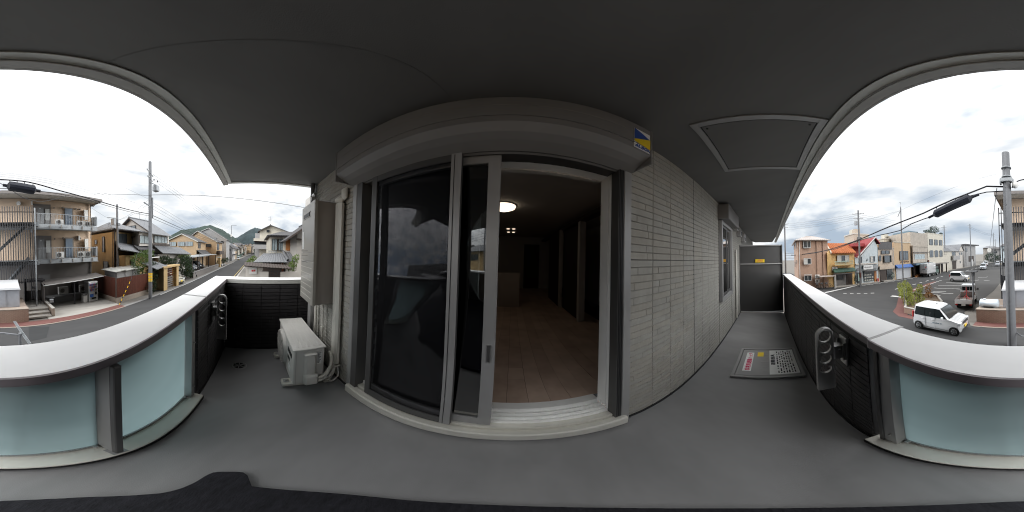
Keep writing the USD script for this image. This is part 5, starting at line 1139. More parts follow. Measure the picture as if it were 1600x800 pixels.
t.add('awning', SF(hexa([(-2.55, -1.0, -2.25), (1.3, -1.0, -2.25), (1.3, -.01, -2.25), (-2.55, -.01, -2.25), (-2.55, -1.0, -2.1), (1.3, -1.0, -2.1), (1.3, -.01, -1.55), (-2.55, -.01, -1.55)])), 'green_awning'); t.add('awning_edge', SF.box(-2.8, 1.6, -1.3, -1.02, -2.5, -2.38), 'roof_dark')
t.add('shop_front', SF.box(-2.3, -.2, -.06, -.002, G, -2.55), 'concrete_grey'); win(t, SF, -1.85, -.75, -3.5, -2.75, y=-.061, fm='win_dark', n=1); t.add('door', SF.box(-.15, 1.0, -.05, -.002, G, -2.6), 'timber'); t.add('flower_pots', SF(foliage([(1.25, -.6, -3.6, .25, .25, .9)], 160, .09, 60)), 'leaf_far', smooth=False)
t.add('threshold', SF.box(-2.4, 1.4, -1.0, -.07, G, G + .14), 'concrete'); t.add('post', SF.box(-2.5, -2.38, -1.2, -1.1, G, -2.4), 'win_white')
t = Thing('white_shop', 'pale blue-white shop with a steep red gable roof', 'house')
t.add('wall', SF(prism([(1.6, G), (6.4, G), (6.4, 2.2), (5.75, 3.35), (2.55, .2), (1.6, .2)], 0, 9, 'y')), 'plaster_blue')
t.add('roof', SF(hexa([(1.95, -.5, .05), (1.95, 9, .05), (5.75, 9, 3.75), (5.75, -.5, 3.75), (1.95, -.5, .2), (1.95, 9, .2), (5.75, 9, 3.92), (5.75, -.5, 3.92)])), 'roof_red'); t.add('roof', SF(hexa([(5.751, -.5, 3.75), (5.751, 9, 3.75), (6.75, 9, 2.6), (6.75, -.5, 2.6), (5.751, -.5, 3.92), (5.751, 9, 3.92), (6.75, 9, 2.75), (6.75, -.5, 2.75)])), 'roof_red')
t.add('white_verge', SF(hexa([(1.9, -.58, .05), (1.9, -.51, .05), (5.75, -.51, 3.75), (5.75, -.58, 3.75), (1.9, -.58, .32), (1.9, -.51, .32), (5.75, -.51, 4.0), (5.75, -.58, 4.0)])), 'vend_white'); t.add('side_roof', SF.box(1.55, 4.0, .5, 9, 2.2, 2.75), 'roof_red')
win(t, SF, 2.45, 3.0, -.85, .3, fm='win_white', n=1); win(t, SF, 4.85, 5.75, -.7, .3, fm='win_white', n=2, curtain=True); t.add('logo', SF(prism([(3.9, -.6), (4.05, -.2), (4.2, -.05), (4.1, -.35), (4.2, -.4)], -.03, -.001, 'y')), 'black_ink')
k = t.add('sign', SF.box(3.1, 5.1, -.35, -.002, -2.05, -1.3), 'vend_front'); t.add('sign', SF.box(5.15, 6.2, -.33, -.002, -2.0, -1.35), 'galv'); t.add('print', cat([SF.box(3.3 + q * .17, 3.42 + q * .17, -.36, -.3505, -1.72, -1.6 + .04 * (q % 2)) for q in range(9)]), 'pole_dark', into=k)
t.add('fascia', SF.box(1.7, 6.4, -.25, -.003, -1.15, -.95), 'plaster_white'); t.add('shop_window', SF.box(3.3, 5.4, -.04, -.002, -4.3, -2.4), 'dark_glass'); t.add('display', cat([SF.box(3.4 + .4 * (q % 5), 3.6 + .4 * (q % 5), -.07, -.0405, -4.2 + .5 * (q // 5), -3.95 + .5 * (q // 5)) for q in range(14)]), 'drink_pale'); t.add('door', SF.box(1.9, 2.8, -.04, -.002, G, -2.5), 'dark_glass'); t.add('banner', SF(prism([(1.95, -4.0), (2.5, -4.1), (2.5, -2.8), (2.0, -2.7)], -.4, -.36, 'y')), 'teal'); t.add('door', SF.box(5.5, 6.0, -.04, -.002, G, -2.5), 'shutter_brown'); t.add('extinguisher', SF(cyl((6.15, -.2, G), (6.15, -.2, -3.9), .12, 8)), 'drink_red'); t.add('sill', SF.box(1.7, 6.4, -.5, -.01, G, G + .18), 'concrete'); t.add('round_sign', SF(cyl((2.1, -.3, -2.0), (2.1, -.2, -2.0), .33, 14)), 'pole_dark'); t.add('shop_awning', SF.box(3.2, 6.3, -.7, -.01, -2.4, -2.3), 'roof_dark')
t = Thing('beige_shop', 'pinkish beige shop with a black-clad parapet', 'house')
t.add('wall', SF.box(6.5, 10.35, 0, 9, G, 2.0), 'plaster_beige'); t.add('parapet', SF.box(6.65, 9.9, -.1, -.002, 1.55, 3.05), 'roof_dark'); win(t, SF, 7.3, 9.2, .75, 1.35, fm='win_dark', n=2, d=.12)
win(t, SF, 7.85, 9.5, -.95, .35, fm='win_dark', n=1, d=.25); win(t, SF, 6.75, 7.15, -.6, .35, fm='win_dark', n=1); t.add('shutter', SF.box(6.8, 8.3, -.04, -.002, G, -2.35), 'timber'); t.add('shop_opening', SF.box(8.45, 9.9, -.03, -.002, -4.5, -2.4), 'dark_glass'); t.add('goods', SF(foliage([(9.5, -.5, -3.7, .4, .3, .8)], 120, .12, 61)), 'shop_clutter', smooth=False); t.add('step', SF.box(7.2, 9.9, -.7, -.05, G, G + .16), 'concrete'); t.add('awning', SF.box(6.6, 10.2, -.35, -.003, -2.3, -1.65), 'plaster_beige'); t.add('downpipe', SF(tube([(10.25, -.08, 2), (10.25, -.08, -1), (10.25, -.08, G)], .05, 6)), 'plaster_white')
t = Thing('tan_shop', 'tan shop with a blue awning and a closed grey roller shutter', 'house')
t.add('wall', SF.box(10.4, 15.2, 0, 9, G, 3.05), 'plaster_tan'); win(t, SF, 12.0, 12.85, -.65, 1.2, fm='win_dark', n=1); win(t, SF, 13.0, 14.4, -.65, 1.2, fm='win_dark', n=2, curtain=False)
t.add('awning', SF(hexa([(10.6, -.9, -2.3), (15.1, -.9, -2.3), (15.1, -.01, -2.3), (10.6, -.01, -2.3), (10.6, -.9, -2.15), (15.1, -.9, -2.15), (15.1, -.01, -1.6), (10.6, -.01, -1.6)])), 'blue_tarp')
sh = t.add('roller_shutter', SF.box(10.8, 15.0, -.05, -.002, G + .05, -2.32), 'shutter_steel')
for k in range(9): t.add('slat', SF.box(10.8, 15.0, -.065, -.0505, G + .12 + k * .25, G + .30 + k * .25), 'shutter_steel', into=sh)
t.add('vertical_letters', cat([SF.box(12.3 + .5 * k, 12.5 + .5 * k, -.03, -.002, -1.25 + .05 * (k % 2), -.95) for k in range(5)]), 'fence_red'); t.add('cornice', SF.box(10.35, 15.3, -.12, -.002, 3.051, 3.2), 'plaster_cream')
t = Thing('concrete_building', 'three-storey building, stained concrete side and cream front with arched windows', 'building')
t.add('side_wall', SF.box(15.3, 21.3, .02, 10, G, 5.6), 'stained_concrete'); t.add('side_block', SF.box(15.4, 20.6, -.5, .018, -1.5, 2.5), 'stained_concrete'); win(t, SF, 16.0, 19.4, -.65, .45, y=-.5, fm='win_white', n=3, gm='pale_glass'); t.add('block_cornice', SF.box(15.3, 20.7, -.62, -.502, 2.2, 2.5), 'stained_concrete'); t.add('ledge', SF.box(15.3, 20.8, -.9, -.505, .85, 1.0), 'base_dark')
t.add('lower_roof', SF.box(15.3, 21.2, -1.6, -.505, -1.95, -1.6), 'blue_grey'); t.add('open_front', SF.box(15.5, 20.5, -.52, -.505, G, -2.0), 'timber'); t.add('crates', cat([SF.box(15.6 + .5 * k, 15.95 + .5 * k, -1.0, -.6, G, G + .35 + .15 * (k % 3)) for k in range(4)]), 'shutter_brown')
CF = Frame(*SF.pt(21.35, 0, 0)[:2], 22.0 - 22.8, -41.3 + 34.6); t.add('front_wall', CF.box(0, 6.9, 0, 7, -1.95, 5.75), 'plaster_cream')
for z0, z1 in ((2.9, 4.3), (-.3, 1.25)):
    for k in range(3):
        x = .8 + 2.1 * k
        if z0 < 0: t.add('arch_head', CF(prism([(x + .65 + .65 * math.cos(a), z1 - .1 + .35 * math.sin(a)) for a in np.linspace(0, PI, 9)], -.06, -.003, 'y')), 'dark_glass')
        win(t, CF, x, x + 1.3, z0, z1, fm='win_dark', n=2, gm='dark_glass')
t.add('canopy', CF.box(-.4, 7.2, -1.5, .5, -2.2, -1.96), 'base_dark'); t.add('ground_floor', CF.box(.3, 6.8, .3, 7, G, -2.21), 'timber')
for x in (.2, 3.3, 6.6): t.add('pillar', CF.box(x, x + .3, -1.2, -.8, G, -2.21), 'plaster_cream')
t.add('parapet', CF.box(-.05, 7.0, -.06, 7, 5.751, 5.95), 'plaster_cream'); t.add('roof_box', SF.box(17.6, 21.2, 3, 9, 5.61, 6.5), 'blue_grey'); t.add('red_sign', SF.box(20.4, 20.9, -.7, -.63, -1.6, -1.0), 'fence_red')
shrub('roof_garden', 'round grey-green shrubs growing on the roof of the concrete building', [(23.6, -38.5, 7.2, 1.6, 1.6, 1.0), (23.8, -35.5, 6.5, .9, .9, .5), (23.0, -41.5, 6.3, .6, .6, .4)], 900, .16, 'leaf_far', 62, 5.9)
for lab, x, y, w, d, z, m in (('pale blocky rooftop building behind the red gable', 33, -20, 4.5, 4, 5.6, 'plaster_beige'), ('pale rooftop behind the orange tiles', 37, -21.5, 4, 3, 6.2, 'plaster_cream'), ('grey flat rooftop behind the tan shop', 34, -34, 6, 4, 5.4, 'plaster_grey'), ('cream rooftop block behind the beige shop', 33, -29, 4, 4, 4.9, 'plaster_cream')):
    t = Thing('rear_building', lab, 'building'); t.add('wall', box(x - w / 2, x + w / 2, y - d / 2, y + d / 2, G, z), m); t.add('stair_head', box(x - .7, x + .7, y - .7, y + .7, z, z + 1.3), m); t.add('roof_edge', box(x - w / 2 - .1, x + w / 2 + .1, y - d / 2 - .1, y + d / 2 + .1, z - .25, z - .001), 'plaster_white'); win(t, Frame(x - w / 2, y, 0, -1), -1, 0, z - 1.7, z - .8, n=2)
# further houses up the main road
F = Frame(23.2, -47.5, -1.1, -8)
t = Thing('grey_roof_house', 'white house with a grey gable roof and balcony up the main road', 'house')
t.add('wall', F.box(0, 8.2, 0, 8, G, 1.4), 'plaster_white'); t.add('roof', corr(F.pt(-.4, -.6, 1.3), F.pt(6.0, -.6, 1.3), F.pt(5.4, 4, 3.6), F.pt(.4, 4, 3.6), .3, .03, .1, 3), 'roof_grey'); t.add('gable', F(prism([(5.0, 1.3), (8.6, 1.3), (6.8, 3.5)], -.3, 6, 'y')), 'plaster_white'); t.add('gable_roof', F(hexa([(4.8, -.6, 1.35), (6.8, -.6, 3.65), (6.8, 6, 3.65), (4.8, 6, 1.35), (4.8, -.6, 1.5), (6.8, -.6, 3.8), (6.8, 6, 3.8), (4.8, 6, 1.5)])), 'roof_grey'); t.add('gable_roof', F(hexa([(6.801, -.6, 3.65), (8.8, -.6, 1.35), (8.8, 6, 1.35), (6.801, 6, 3.65), (6.801, -.6, 3.8), (8.8, -.6, 1.5), (8.8, 6, 1.5), (6.801, 6, 3.8)])), 'roof_grey')
t.add('balcony', F.box(.3, 4.6, -1.1, -.002, -1.6, -.2), 'plaster_grey'); win(t, F, 1.2, 3.4, -.1, 1.0, n=2, fm='win_dark'); win(t, F, 5.9, 6.6, .0, .9, n=1); win(t, F, 7.3, 7.9, .0, .9, n=1); t.add('lower_dark', F.box(.3, 3.6, -.05, -.002, G, -2.0), 'timber'); win(t, F, 6.2, 6.8, -3.0, -2.2, n=1)
t = Thing('grey_block_house', 'grey cubic house with a dark roof slab further up the main road', 'house'); F2 = Frame(21.9, -57, -1.6, -8)
t.add('wall', F2.box(0, 9, 0, 8, G, 3.6), 'plaster_grey'); t.add('roof_slab', F2.box(-.6, 10.5, -1, 9, 3.61, 4.0), 'roof_dark'); t.add('porch', F2.box(3.2, 7.2, -.08, -.002, -2.8, -.6), 'timber'); t.add('door', F2.box(5.3, 6.2, -.12, -.081, G, -2.0), 'vend_white'); win(t, F2, 1.0, 2.2, 1.2, 2.4, n=1, fm='win_dark')
for k, (x, y, w, z, m, lab) in enumerate(((19, -44.5, 2, 1.2, 'plaster_cream', 'narrow cream house squeezed beside the slim pole'), (15.5, -92, 9, 2.4, 'plaster_grey', 'low grey house where the main road vanishes'), (20, -98, 8, 3.6, 'plaster_white', 'pale house behind the road signs'), (7.5, -74, 5, 3.2, 'plaster_blue', 'pale blue house right of the road, beside the bar screen'), (8.5, -95, 6, 4.5, 'plaster_grey', 'far grey block beyond the pale blue house'))):
    t = Thing('far_house', lab, 'house'); x += 5 if k == 0 else 0
    t.add('wall', box(x - w / 2, x + w / 2, y - 4, y + 4, G, z), m); t.add('roof', hexa([(x - w / 2 - .4, y - 4.4, z), (x + w / 2 + .4, y - 4.4, z), (x + w / 2 + .4, y + 4.4, z), (x - w / 2 - .4, y + 4.4, z), (x - w / 4, y - 2, z + 1.2), (x + w / 4, y - 2, z + 1.2), (x + w / 4, y + 2, z + 1.2), (x - w / 4, y + 2, z + 1.2)]), ('roof_grey', 'roof_dark')[k % 2]); win(t, FN(y + 4), -x - 1, -x + 1, z - 2, z - 1, n=2)
shrub('road_tree', 'dark green tree in front of the far grey houses', [(16.5, -80, -1.8, 3.5, 3, 2.2), (12.5, -84, -2.2, 2.5, 2, 1.8)], 1200, .3, 'leaf_far', 63, G, 'tree')

# ------------------------------------------------------------------ vehicles
def vehicle(name, lab, cat_, x, y, ang, paint='car_white', L=3.4, W=1.475, H=1.75, zf=None, k=1.0, detail=False, c=None, prof=None, tumble=.16, wheels=(.52, 2.98), group=None, wr=.28, glass_x=None, belt=1.0, z=G, plate='plate_yellow'):
    """Rear bumper at (x, y), nose along ang; prof rows: height, rear end, front end."""
    t = Thing(name, lab, cat_, group, c=c); F0 = Frame(x, y, math.cos(ang), math.sin(ang), z)
    F = lambda m: F0((np.asarray(m[0]) * k, m[1]))
    prof = prof or [(.20, .10, 3.30), (.30, .02, 3.38), (.55, 0, 3.40), (.80, .01, 3.385), (.92, .02, 3.30), (1.0, .03, 3.05), (1.06, .035, 2.72), (1.35, .07, 2.42), (1.62, .12, 2.12), (1.70, .18, 1.98), (1.745, .35, 1.75)]
    P = np.array(prof); zs = np.unique(np.r_[P[:, 0], np.linspace(P[0, 0], P[-1, 0], 14)])
    xr, xf = np.interp(zs, P[:, 0], P[:, 1]), np.interp(zs, P[:, 0], P[:, 2])
    hw = lambda q: W / 2 - np.maximum(q - belt, 0) * tumble - np.maximum(.35 - q, 0) * .25 - np.maximum(q - (P[-1, 0] - .06), 0) * 1.6
    N = 36; rows = []
    for zz, a, b in zip(zs, xr, xf):
        h = hw(zz); r = min(.20, (b - a) / 2.2); s = []
        for cx, cy, a0 in ((b - r, h - r, 0), (a + r, h - r, PI / 2), (a + r, -h + r, PI), (b - r, -h + r, 1.5 * PI)):
            for q in np.linspace(a0, a0 + PI / 2, N // 4): s.append((cx + r * math.cos(q), cy + r * math.sin(q), zz))
        rows.append(s)
    V = np.array(rows).reshape(-1, 3); m = len(zs); i, j = np.meshgrid(np.arange(m - 1), np.arange(N), indexing='ij'); q = np.stack([i * N + j, i * N + (j + 1) % N, (i + 1) * N + (j + 1) % N, (i + 1) * N + j], -1).reshape(-1, 4)
    top = len(V); V = np.vstack([V, [[(xr[-1] + xf[-1]) / 2, 0, zs[-1] + .012]], [[1.5, 0, zs[0]]]]); jj = np.arange(N); e = (m - 1) * N
    Fc = np.vstack([q[:, [0, 1, 2]], q[:, [0, 2, 3]], np.stack([e + jj, e + (jj + 1) % N, np.full(N, top)], 1), np.stack([(jj + 1) % N, jj, np.full(N, top + 1)], 1)])
    body = t.add('body', F((V, Fc)), paint, smooth=38)
    fx = lambda zz: float(np.interp(zz, P[:, 0], P[:, 2])); rx = lambda zz: float(np.interp(zz, P[:, 0], P[:, 1]))
    zb, zt = belt + .06, P[-1, 0] - .13
    gx = glass_x or (.22, 1.02, 1.75, fx(zb) - .22)
    def side_pane(s, a, b, a2, b2, m='car_glass', z0=zb, z1=zt, e=.012):
        h0, h1 = hw(z0) + e, hw(z1) + e
        return hexa([(a, s * (h0 - .03), z0), (b, s * (h0 - .03), z0), (b, s * h0, z0), (a, s * h0, z0), (a2, s * (h1 - .03), z1), (b2, s * (h1 - .03), z1), (b2, s * h1, z1), (a2, s * h1, z1)])
    for s in (-1, 1):
        for n in range(len(gx) - 1):
            a, b = gx[n] + .02, gx[n + 1] - .02; a2 = a + (.06 if n == 0 else 0); b2 = b if n < len(gx) - 2 else min(b, fx(zt) - .16)
            t.add('side_window', F(side_pane(s, a, b, a2, b2)), 'car_glass')
    for s in (-1, 1): t.add('window_band', F(side_pane(s, gx[0] + .01, gx[-1] + .02, gx[0] + .06, fx(zt) - .14, e=.007)), 'black')
    def cross(z0, z1, front, ins, e):
        f = (lambda q: fx(q) + e) if front else (lambda q: rx(q) - e); h0, h1 = hw(z0) - ins, hw(z1) - ins; d = -.03 if front else .03
        return hexa([(f(z0) + d, -h0, z0), (f(z0) + d, h0, z0), (f(z0), h0, z0), (f(z0), -h0, z0), (f(z1) + d, -h1, z1), (f(z1) + d, h1, z1), (f(z1), h1, z1), (f(z1), -h1, z1)])
    for nm, za, zc, fr_, ins in (('windscreen', zb + .03, zt + .04, True, .085), ('rear_window', zb + .03, zt - .02, False, .14)):
        lv = [za] + [q for q in zs if za + .01 < q < zc - .01] + [zc]; t.add(nm, F(cat([cross(a, b, fr_, ins, .014) for a, b in zip(lv[:-1], lv[1:])])), 'car_glass')
    for wx in wheels:
        for s in (-1, 1):
            t.add('wheel_arch', F(cyl((wx, s * (W / 2 - .12), wr), (wx, s * (W / 2 + .004), wr), wr + .05, 22)), 'black')
            w = t.add('wheel', F(cyl((wx, s * (W / 2 - .17), wr), (wx, s * (W / 2 + .014), wr), wr, 22)), 'tyre', smooth=40)
            t.add('rim', F(cyl((wx, s * (W / 2 + .0145), wr), (wx, s * (W / 2 + .022), wr), wr * .68, 18)), 'wheel_rim', into=w)
            if detail:
                for n in range(6):
                    a = n * PI / 3 + .3; p = np.array([wx, s * (W / 2 + .025), wr]); d = np.array([math.cos(a), 0, math.sin(a)]) * wr
                    t.add('rim_gap', F(tube([p + d * .25, p + d * .60], .026, 5)), 'black', into=w)
                t.add('hub', F(cyl((wx, s * (W / 2 + .022), wr), (wx, s * (W / 2 + .032), wr), wr * .16, 10)), 'wheel_rim', into=w)
    for s in (-1, 1):
        t.add('headlight', F(rbox(fx(.78) - .20, fx(.78) + .015, s * (W / 2 - .30), s * (W / 2 - .02), .74, .90, .03)), 'lamp_clear'); t.add('tail_light', F(rbox(rx(1.0) - .015, rx(1.0) + .10, s * (W / 2 - .13), s * (W / 2 + .004), .80, 1.25, .02)), 'lamp_red')
        t.add('mirror', F(rbox(fx(zb) - .50, fx(zb) - .36, s * (W / 2 + .02), s * (W / 2 + .17), zb - .02, zb + .14, .03)), paint)
    t.add('grille', F(rbox(fx(.78) - .06, fx(.78) + .03, -.44, .44, .70, .86, .02)), 'black'); t.add('lower_grille', F(rbox(fx(.40) - .05, fx(.40) + .018, -.48, .48, .26, .40, .02)), 'black')
    t.add('number_plate', F(box(fx(.50) + .019, fx(.50) + .04, -.17, .17, .44, .60)), plate)
    if detail:
        for s in (-1, 1):
            for xx in (gx[1], gx[2]): t.add('door_seam', F(box(xx - .006, xx + .006, s * (W / 2 - .01), s * (W / 2 + .0035), .34, zb)), 'car_silver')
            t.add('sill_seam', F(box(wheels[0] + .40, wheels[1] - .40, s * (W / 2 - .02), s * (W / 2 + .004), .30, .315)), 'black'); t.add('waist_line', F(box(.25, fx(.9) - .45, s * (W / 2 - .01), s * (W / 2 + .005), .62, .632)), 'car_silver')
            for xx in (gx[1] - .20, gx[2] - .20): t.add('handle', F(rbox(xx - .08, xx + .08, s * (W / 2), s * (W / 2 + .03), .88, .915, .008)), paint)
            t.add('door_emblem', F(cat([box(1.55 + .055 * q, 1.59 + .055 * q, s * (W / 2), s * (W / 2 + .004), .66, .69 + .02 * (q % 3)) for q in range(9)] + [cyl((2.16, s * (W / 2), .70), (2.16, s * (W / 2 + .004), .70), .045, 10)])), 'blue_grey')
            t.add('pillar_line', F(side_pane(s, gx[-1] - .01, gx[-1] + .05, fx(zt) - .15, fx(zt) - .10, e=.006)), 'black')
        for q in range(4): t.add('roof_rib', F(rbox(.55, 1.75, -.42 + .24 * q, -.36 + .24 * q, P[-1, 0] - .005, P[-1, 0] + .018, .005)), paint)
        t.add('antenna', F(cyl((1.55, 0, P[-1, 0]), (1.45, 0, P[-1, 0] + .06), .02, 6)), 'black'); t.add('bonnet_seam', F(box(fx(.98) - .02, fx(.98) - .005, -.55, .55, .945, .985)), 'black'); t.add('badge', F(cyl((fx(.72) + .015, 0, .71), (fx(.72) + .025, 0, .71), .05, 12)), 'galv'); t.add('wiper', F(tube([(fx(zb) + .02, -.45, zb + .03), (fx(zb) - .02, .0, zb + .08)], .008, 4)), 'black')
    return t
vehicle('parked_van', 'white kei van waiting at the kerb in front of the parking lot exit', 'van', 6.60, -8.52, PI + .01, k=.95, detail=True, c=140)
vehicle('parked_van', 'white kei van parked across the bays in the middle of the parking lot', 'van', 13.0, -26.6, PI + .06, c=130)
vehicle('parked_minivan', 'silver minivan parked at the far end of the parking lot', 'minivan', 12.6, -50.0, PI / 2 + .12, 'car_silver', L=4.4, c=140, k=1.12, plate='ac_white')
vehicle('parked_car', 'white car parked outside the white house with the grey gable', 'car', 27.2, -55.5, 2.75, c=130, k=1.05, prof=[(.2, .1, 3.6), (.4, 0, 3.7), (.7, .02, 3.68), (.82, .05, 3.3), (.9, .2, 2.7), (1.2, .6, 2.3), (1.38, 1.0, 2.0)], belt=.82, glass_x=(.5, 1.1, 1.8, 2.5))
for kx, (x, y, a, p, lb) in enumerate(((10.2, -62, 1.7, 'car_silver', 'silver car beyond the parked minivan'), (9.8, -68, 1.7, 'car_white', 'white car in the far row by the bar screen'), (18.3, -76, 1.7, 'car_white', 'small white van far up the main road'), (15.6, -66, 1.7, 'car_white', 'white van beside the round road sign'))):
    vehicle('parked_car', lb, 'car', x, y, a, p, c=150)
vehicle('parked_car', 'cream car nosing out of the garden gateway', 'car', -21.0, -13.2, PI / 2 - .3, 'car_cream', c=-110, prof=[(.2, .1, 3.5), (.4, 0, 3.6), (.75, .02, 3.58), (.9, .04, 3.2), (.98, .06, 2.7), (1.3, .15, 2.2), (1.5, .3, 1.9)], belt=.9, plate='plate_yellow')
vehicle('parked_minivan', 'silver-blue minivan under the carport', 'minivan', -32.2, -15.4, PI / 2 - .35, 'car_silver', c=-110, k=1.1, z=G + .55, plate='ac_white')
vehicle('parked_van', 'dark van standing deeper in the carport', 'van', -35.2, -15.2, PI / 2 - .3, 'car_black', c=-110, k=1.1, z=G + .5)
vehicle('parked_van', 'white van at the left end of the carport', 'van', -28.3, -15.6, PI / 2 - .3, c=-110, z=G + .5)
vehicle('parked_car', 'white car on the kerb far down the side street', 'car', -88, -9.5, .1, c=-110)
def pickup():
    t = Thing('kei_pickup', 'white kei pickup with a tool-laden bed and a red jack, seen from behind', 'pickup truck', c=140)
    F0 = Frame(4.95, -12.35, .16, -.987, G); F = lambda m: F0((np.asarray(m[0]), m[1]))
    t.add('chassis', F(box(.1, 3.2, -.6, .6, .28, .52)), 'black'); t.add('bed_floor', F(box(0, 1.95, -.70, .70, .60, .66)), 'truck_bed')
    for a in (box(0, 1.95, -.735, -.701, .56, .92), box(0, 1.95, .701, .735, .56, .92), box(-.035, -.001, -.735, .735, .56, .92)): t.add('side_board', F(a), 'car_white')
    for a in (box(-.01, 1.95, -.74, -.70, .921, .95), box(-.01, 1.95, .70, .74, .921, .95)): t.add('board_cap', F(a), 'truck_bed')
    t.add('bed_liner', F(box(1.90, 1.95, -.69, .69, .66, 1.15)), 'truck_bed')
    t.add('cab', F(hull([(2.0, y, z) for y in (-.735, .735) for z in (.45, 1.1)] + [(3.35, y, z) for y in (-.70, .70) for z in (.4, .95)] + [(2.02, y, 1.76) for y in (-.62, .62)] + [(2.75, y, 1.78) for y in (-.60, .60)] + [(3.15, y, 1.12) for y in (-.7, .7)])), 'car_white')
    t.add('roof', F(rbox(1.98, 2.82, -.62, .62, 1.765, 1.82, .02)), 'car_white')
    for a, b in ((-.52, -.20), (-.14, .14), (.20, .52)): t.add('rear_window', F(box(1.985, 1.999, a, b, 1.32, 1.64)), 'car_glass')
    for s in (-1, 1):
        t.add('side_window', F(hexa([(2.15, s * .70, 1.16), (2.95, s * .68, 1.16), (2.95, s * .735, 1.16), (2.15, s * .735, 1.16), (2.18, s * .60, 1.66), (2.70, s * .6, 1.66), (2.70, s * .655, 1.66), (2.18, s * .655, 1.66)])), 'car_glass'); t.add('mirror', F(rbox(2.85, 2.95, s * .78, s * .92, 1.15, 1.38, .02)), 'black'); t.add('tail_light', F(rbox(-.04, .02, s * .50, s * .70, .44, .55, .01)), 'lamp_red')
        for wx in (.72, 2.72):
            w = t.add('wheel', F(cyl((wx, s * .55, .27), (wx, s * .72, .27), .27, 18)), 'tyre', smooth=40); t.add('rim', F(cyl((wx, s * .721, .27), (wx, s * .728, .27), .17, 14)), 'wheel_rim', into=w)
    t.add('number_plate', F(box(-.05, -.036, -.17, .17, .40, .55)), 'ac_white'); t.add('front_lights', F(box(3.3, 3.37, -.68, .68, .62, .78)), 'lamp_clear')
    t = Thing('jack_stand', 'red jack standing upright in the bed of the kei pickup', 'tool', c=140)
    t.add('mast', F(box(1.30, 1.36, -.03, .03, .665, 1.75)), 'drink_red'); t.add('arm', F(tube([(1.33, -.2, 1.25), (1.33, 0, 1.5), (1.33, .2, 1.25)], .03, 5)), 'drink_red'); t.add('leg', F(tube([(1.1, -.3, .69), (1.33, 0, 1.0), (1.5, .3, .69)], .03, 5)), 'drink_red')
    t = Thing('rope_heap', 'pale heap of netting lying in the pickup bed', 'netting', c=140); t.solo(F(foliage([(.6, .15, .72, .45, .35, .10)], 260, .05, 70)), 'curtain', smooth=False)
pickup()
def box_truck():
    t = Thing('box_truck', 'white box truck with a dark green cab parked outside the shops', 'truck', c=130)
    F0 = Frame(20.9, -29.3, .02, -1, G); F = lambda m: F0((np.asarray(m[0]), m[1]))
    t.add('box', F(rbox(0, 3.6, -1.05, 1.05, .85, 3.05, .03)), 'car_white'); t.add('chassis', F(box(.2, 5.2, -.8, .8, .45, .84)), 'black')
    for y in (-1.02, -.02, .98): t.add('rear_seam', F(box(-.012, -.001, y, y + .04, .95, 2.95)), 'galv')
    t.add('rear_hinge', F(box(-.02, -.0125, -.4, .4, 1.7, 1.78)), 'black'); t.add('logo', F(box(-.015, -.001, -.75, -.5, 2.1, 2.35)), 'drink_red'); t.add('side_logo', F(box(.35, .65, 1.051, 1.06, 2.2, 2.5)), 'drink_red'); t.add('side_logo', F(box(1.9, 3.3, 1.051, 1.06, 2.35, 2.6)), 'drink_green')
    t.add('bumper', F(box(-.10, -.02, -1.0, 1.0, .5, .7)), 'black'); t.add('cab', F(hull([(3.75, y, z) for y in (-.95, .95) for z in (.5, 2.1)] + [(5.3, y, z) for y in (-.93, .93) for z in (.5, 1.3)] + [(4.9, y, 2.1) for y in (-.85, .85)])), 'car_green')
    for s in (-1, 1):
        t.add('side_window', F(hexa([(4.0, s * .92, 1.4), (4.9, s * .92, 1.4), (4.9, s * .965, 1.4), (4.0, s * .965, 1.4), (4.0, s * .90, 1.95), (4.75, s * .9, 1.95), (4.75, s * .945, 1.95), (4.0, s * .945, 1.95)])), 'car_glass'); t.add('mirror', F(box(5.0, 5.1, s * 1.0, s * 1.18, 1.4, 1.8)), 'black')
        for wx in (1.0, 4.5):
            w = t.add('wheel', F(cyl((wx, s * .7, .38), (wx, s * .98, .38), .38, 18)), 'tyre', smooth=40); t.add('rim', F(cyl((wx, s * .981, .38), (wx, s * .99, .38), .22, 14)), 'wheel_rim', into=w)
box_truck()
def scooter(lab, x, y, a, z=G):
    t = Thing('motor_scooter', lab, 'scooter', c=-110); F = Frame(x, y, math.cos(a), math.sin(a), z)
    for q in (-.55, .6): t.add('wheel', F(cyl((q, -.05, .23), (q, .05, .23), .23, 14)), 'tyre')
    t.add('body', F(hull([(-.8, y, z_) for y in (-.14, .14) for z_ in (.35, .68)] + [(-.1, y, z_) for y in (-.15, .15) for z_ in (.25, .6)])), 'car_white'); t.add('leg_shield', F(hull([(.35, y, .28) for y in (-.2, .2)] + [(.55, y, .9) for y in (-.2, .2)] + [(.5, y, .3) for y in (-.1, .1)])), 'car_white'); t.add('seat', F(rbox(-.75, -.1, -.13, .13, .69, .78, .03)), 'black'); t.add('handlebar', F(tube([(.42, -.3, 1.0), (.5, 0, 1.02), (.42, .3, 1.0)], .02, 5)), 'black'); t.add('floor', F(box(-.12, .4, -.14, .14, .24, .29)), 'black')
scooter('white scooter parked past the dark round tree', -26.2, -10.6, 2.6); scooter('white motor scooter parked beside the pale yellow pier', -48.5, -10.0, 2.8); scooter('white scooter at the foot of the thin lamp pole', -52, -9.9, 2.9)

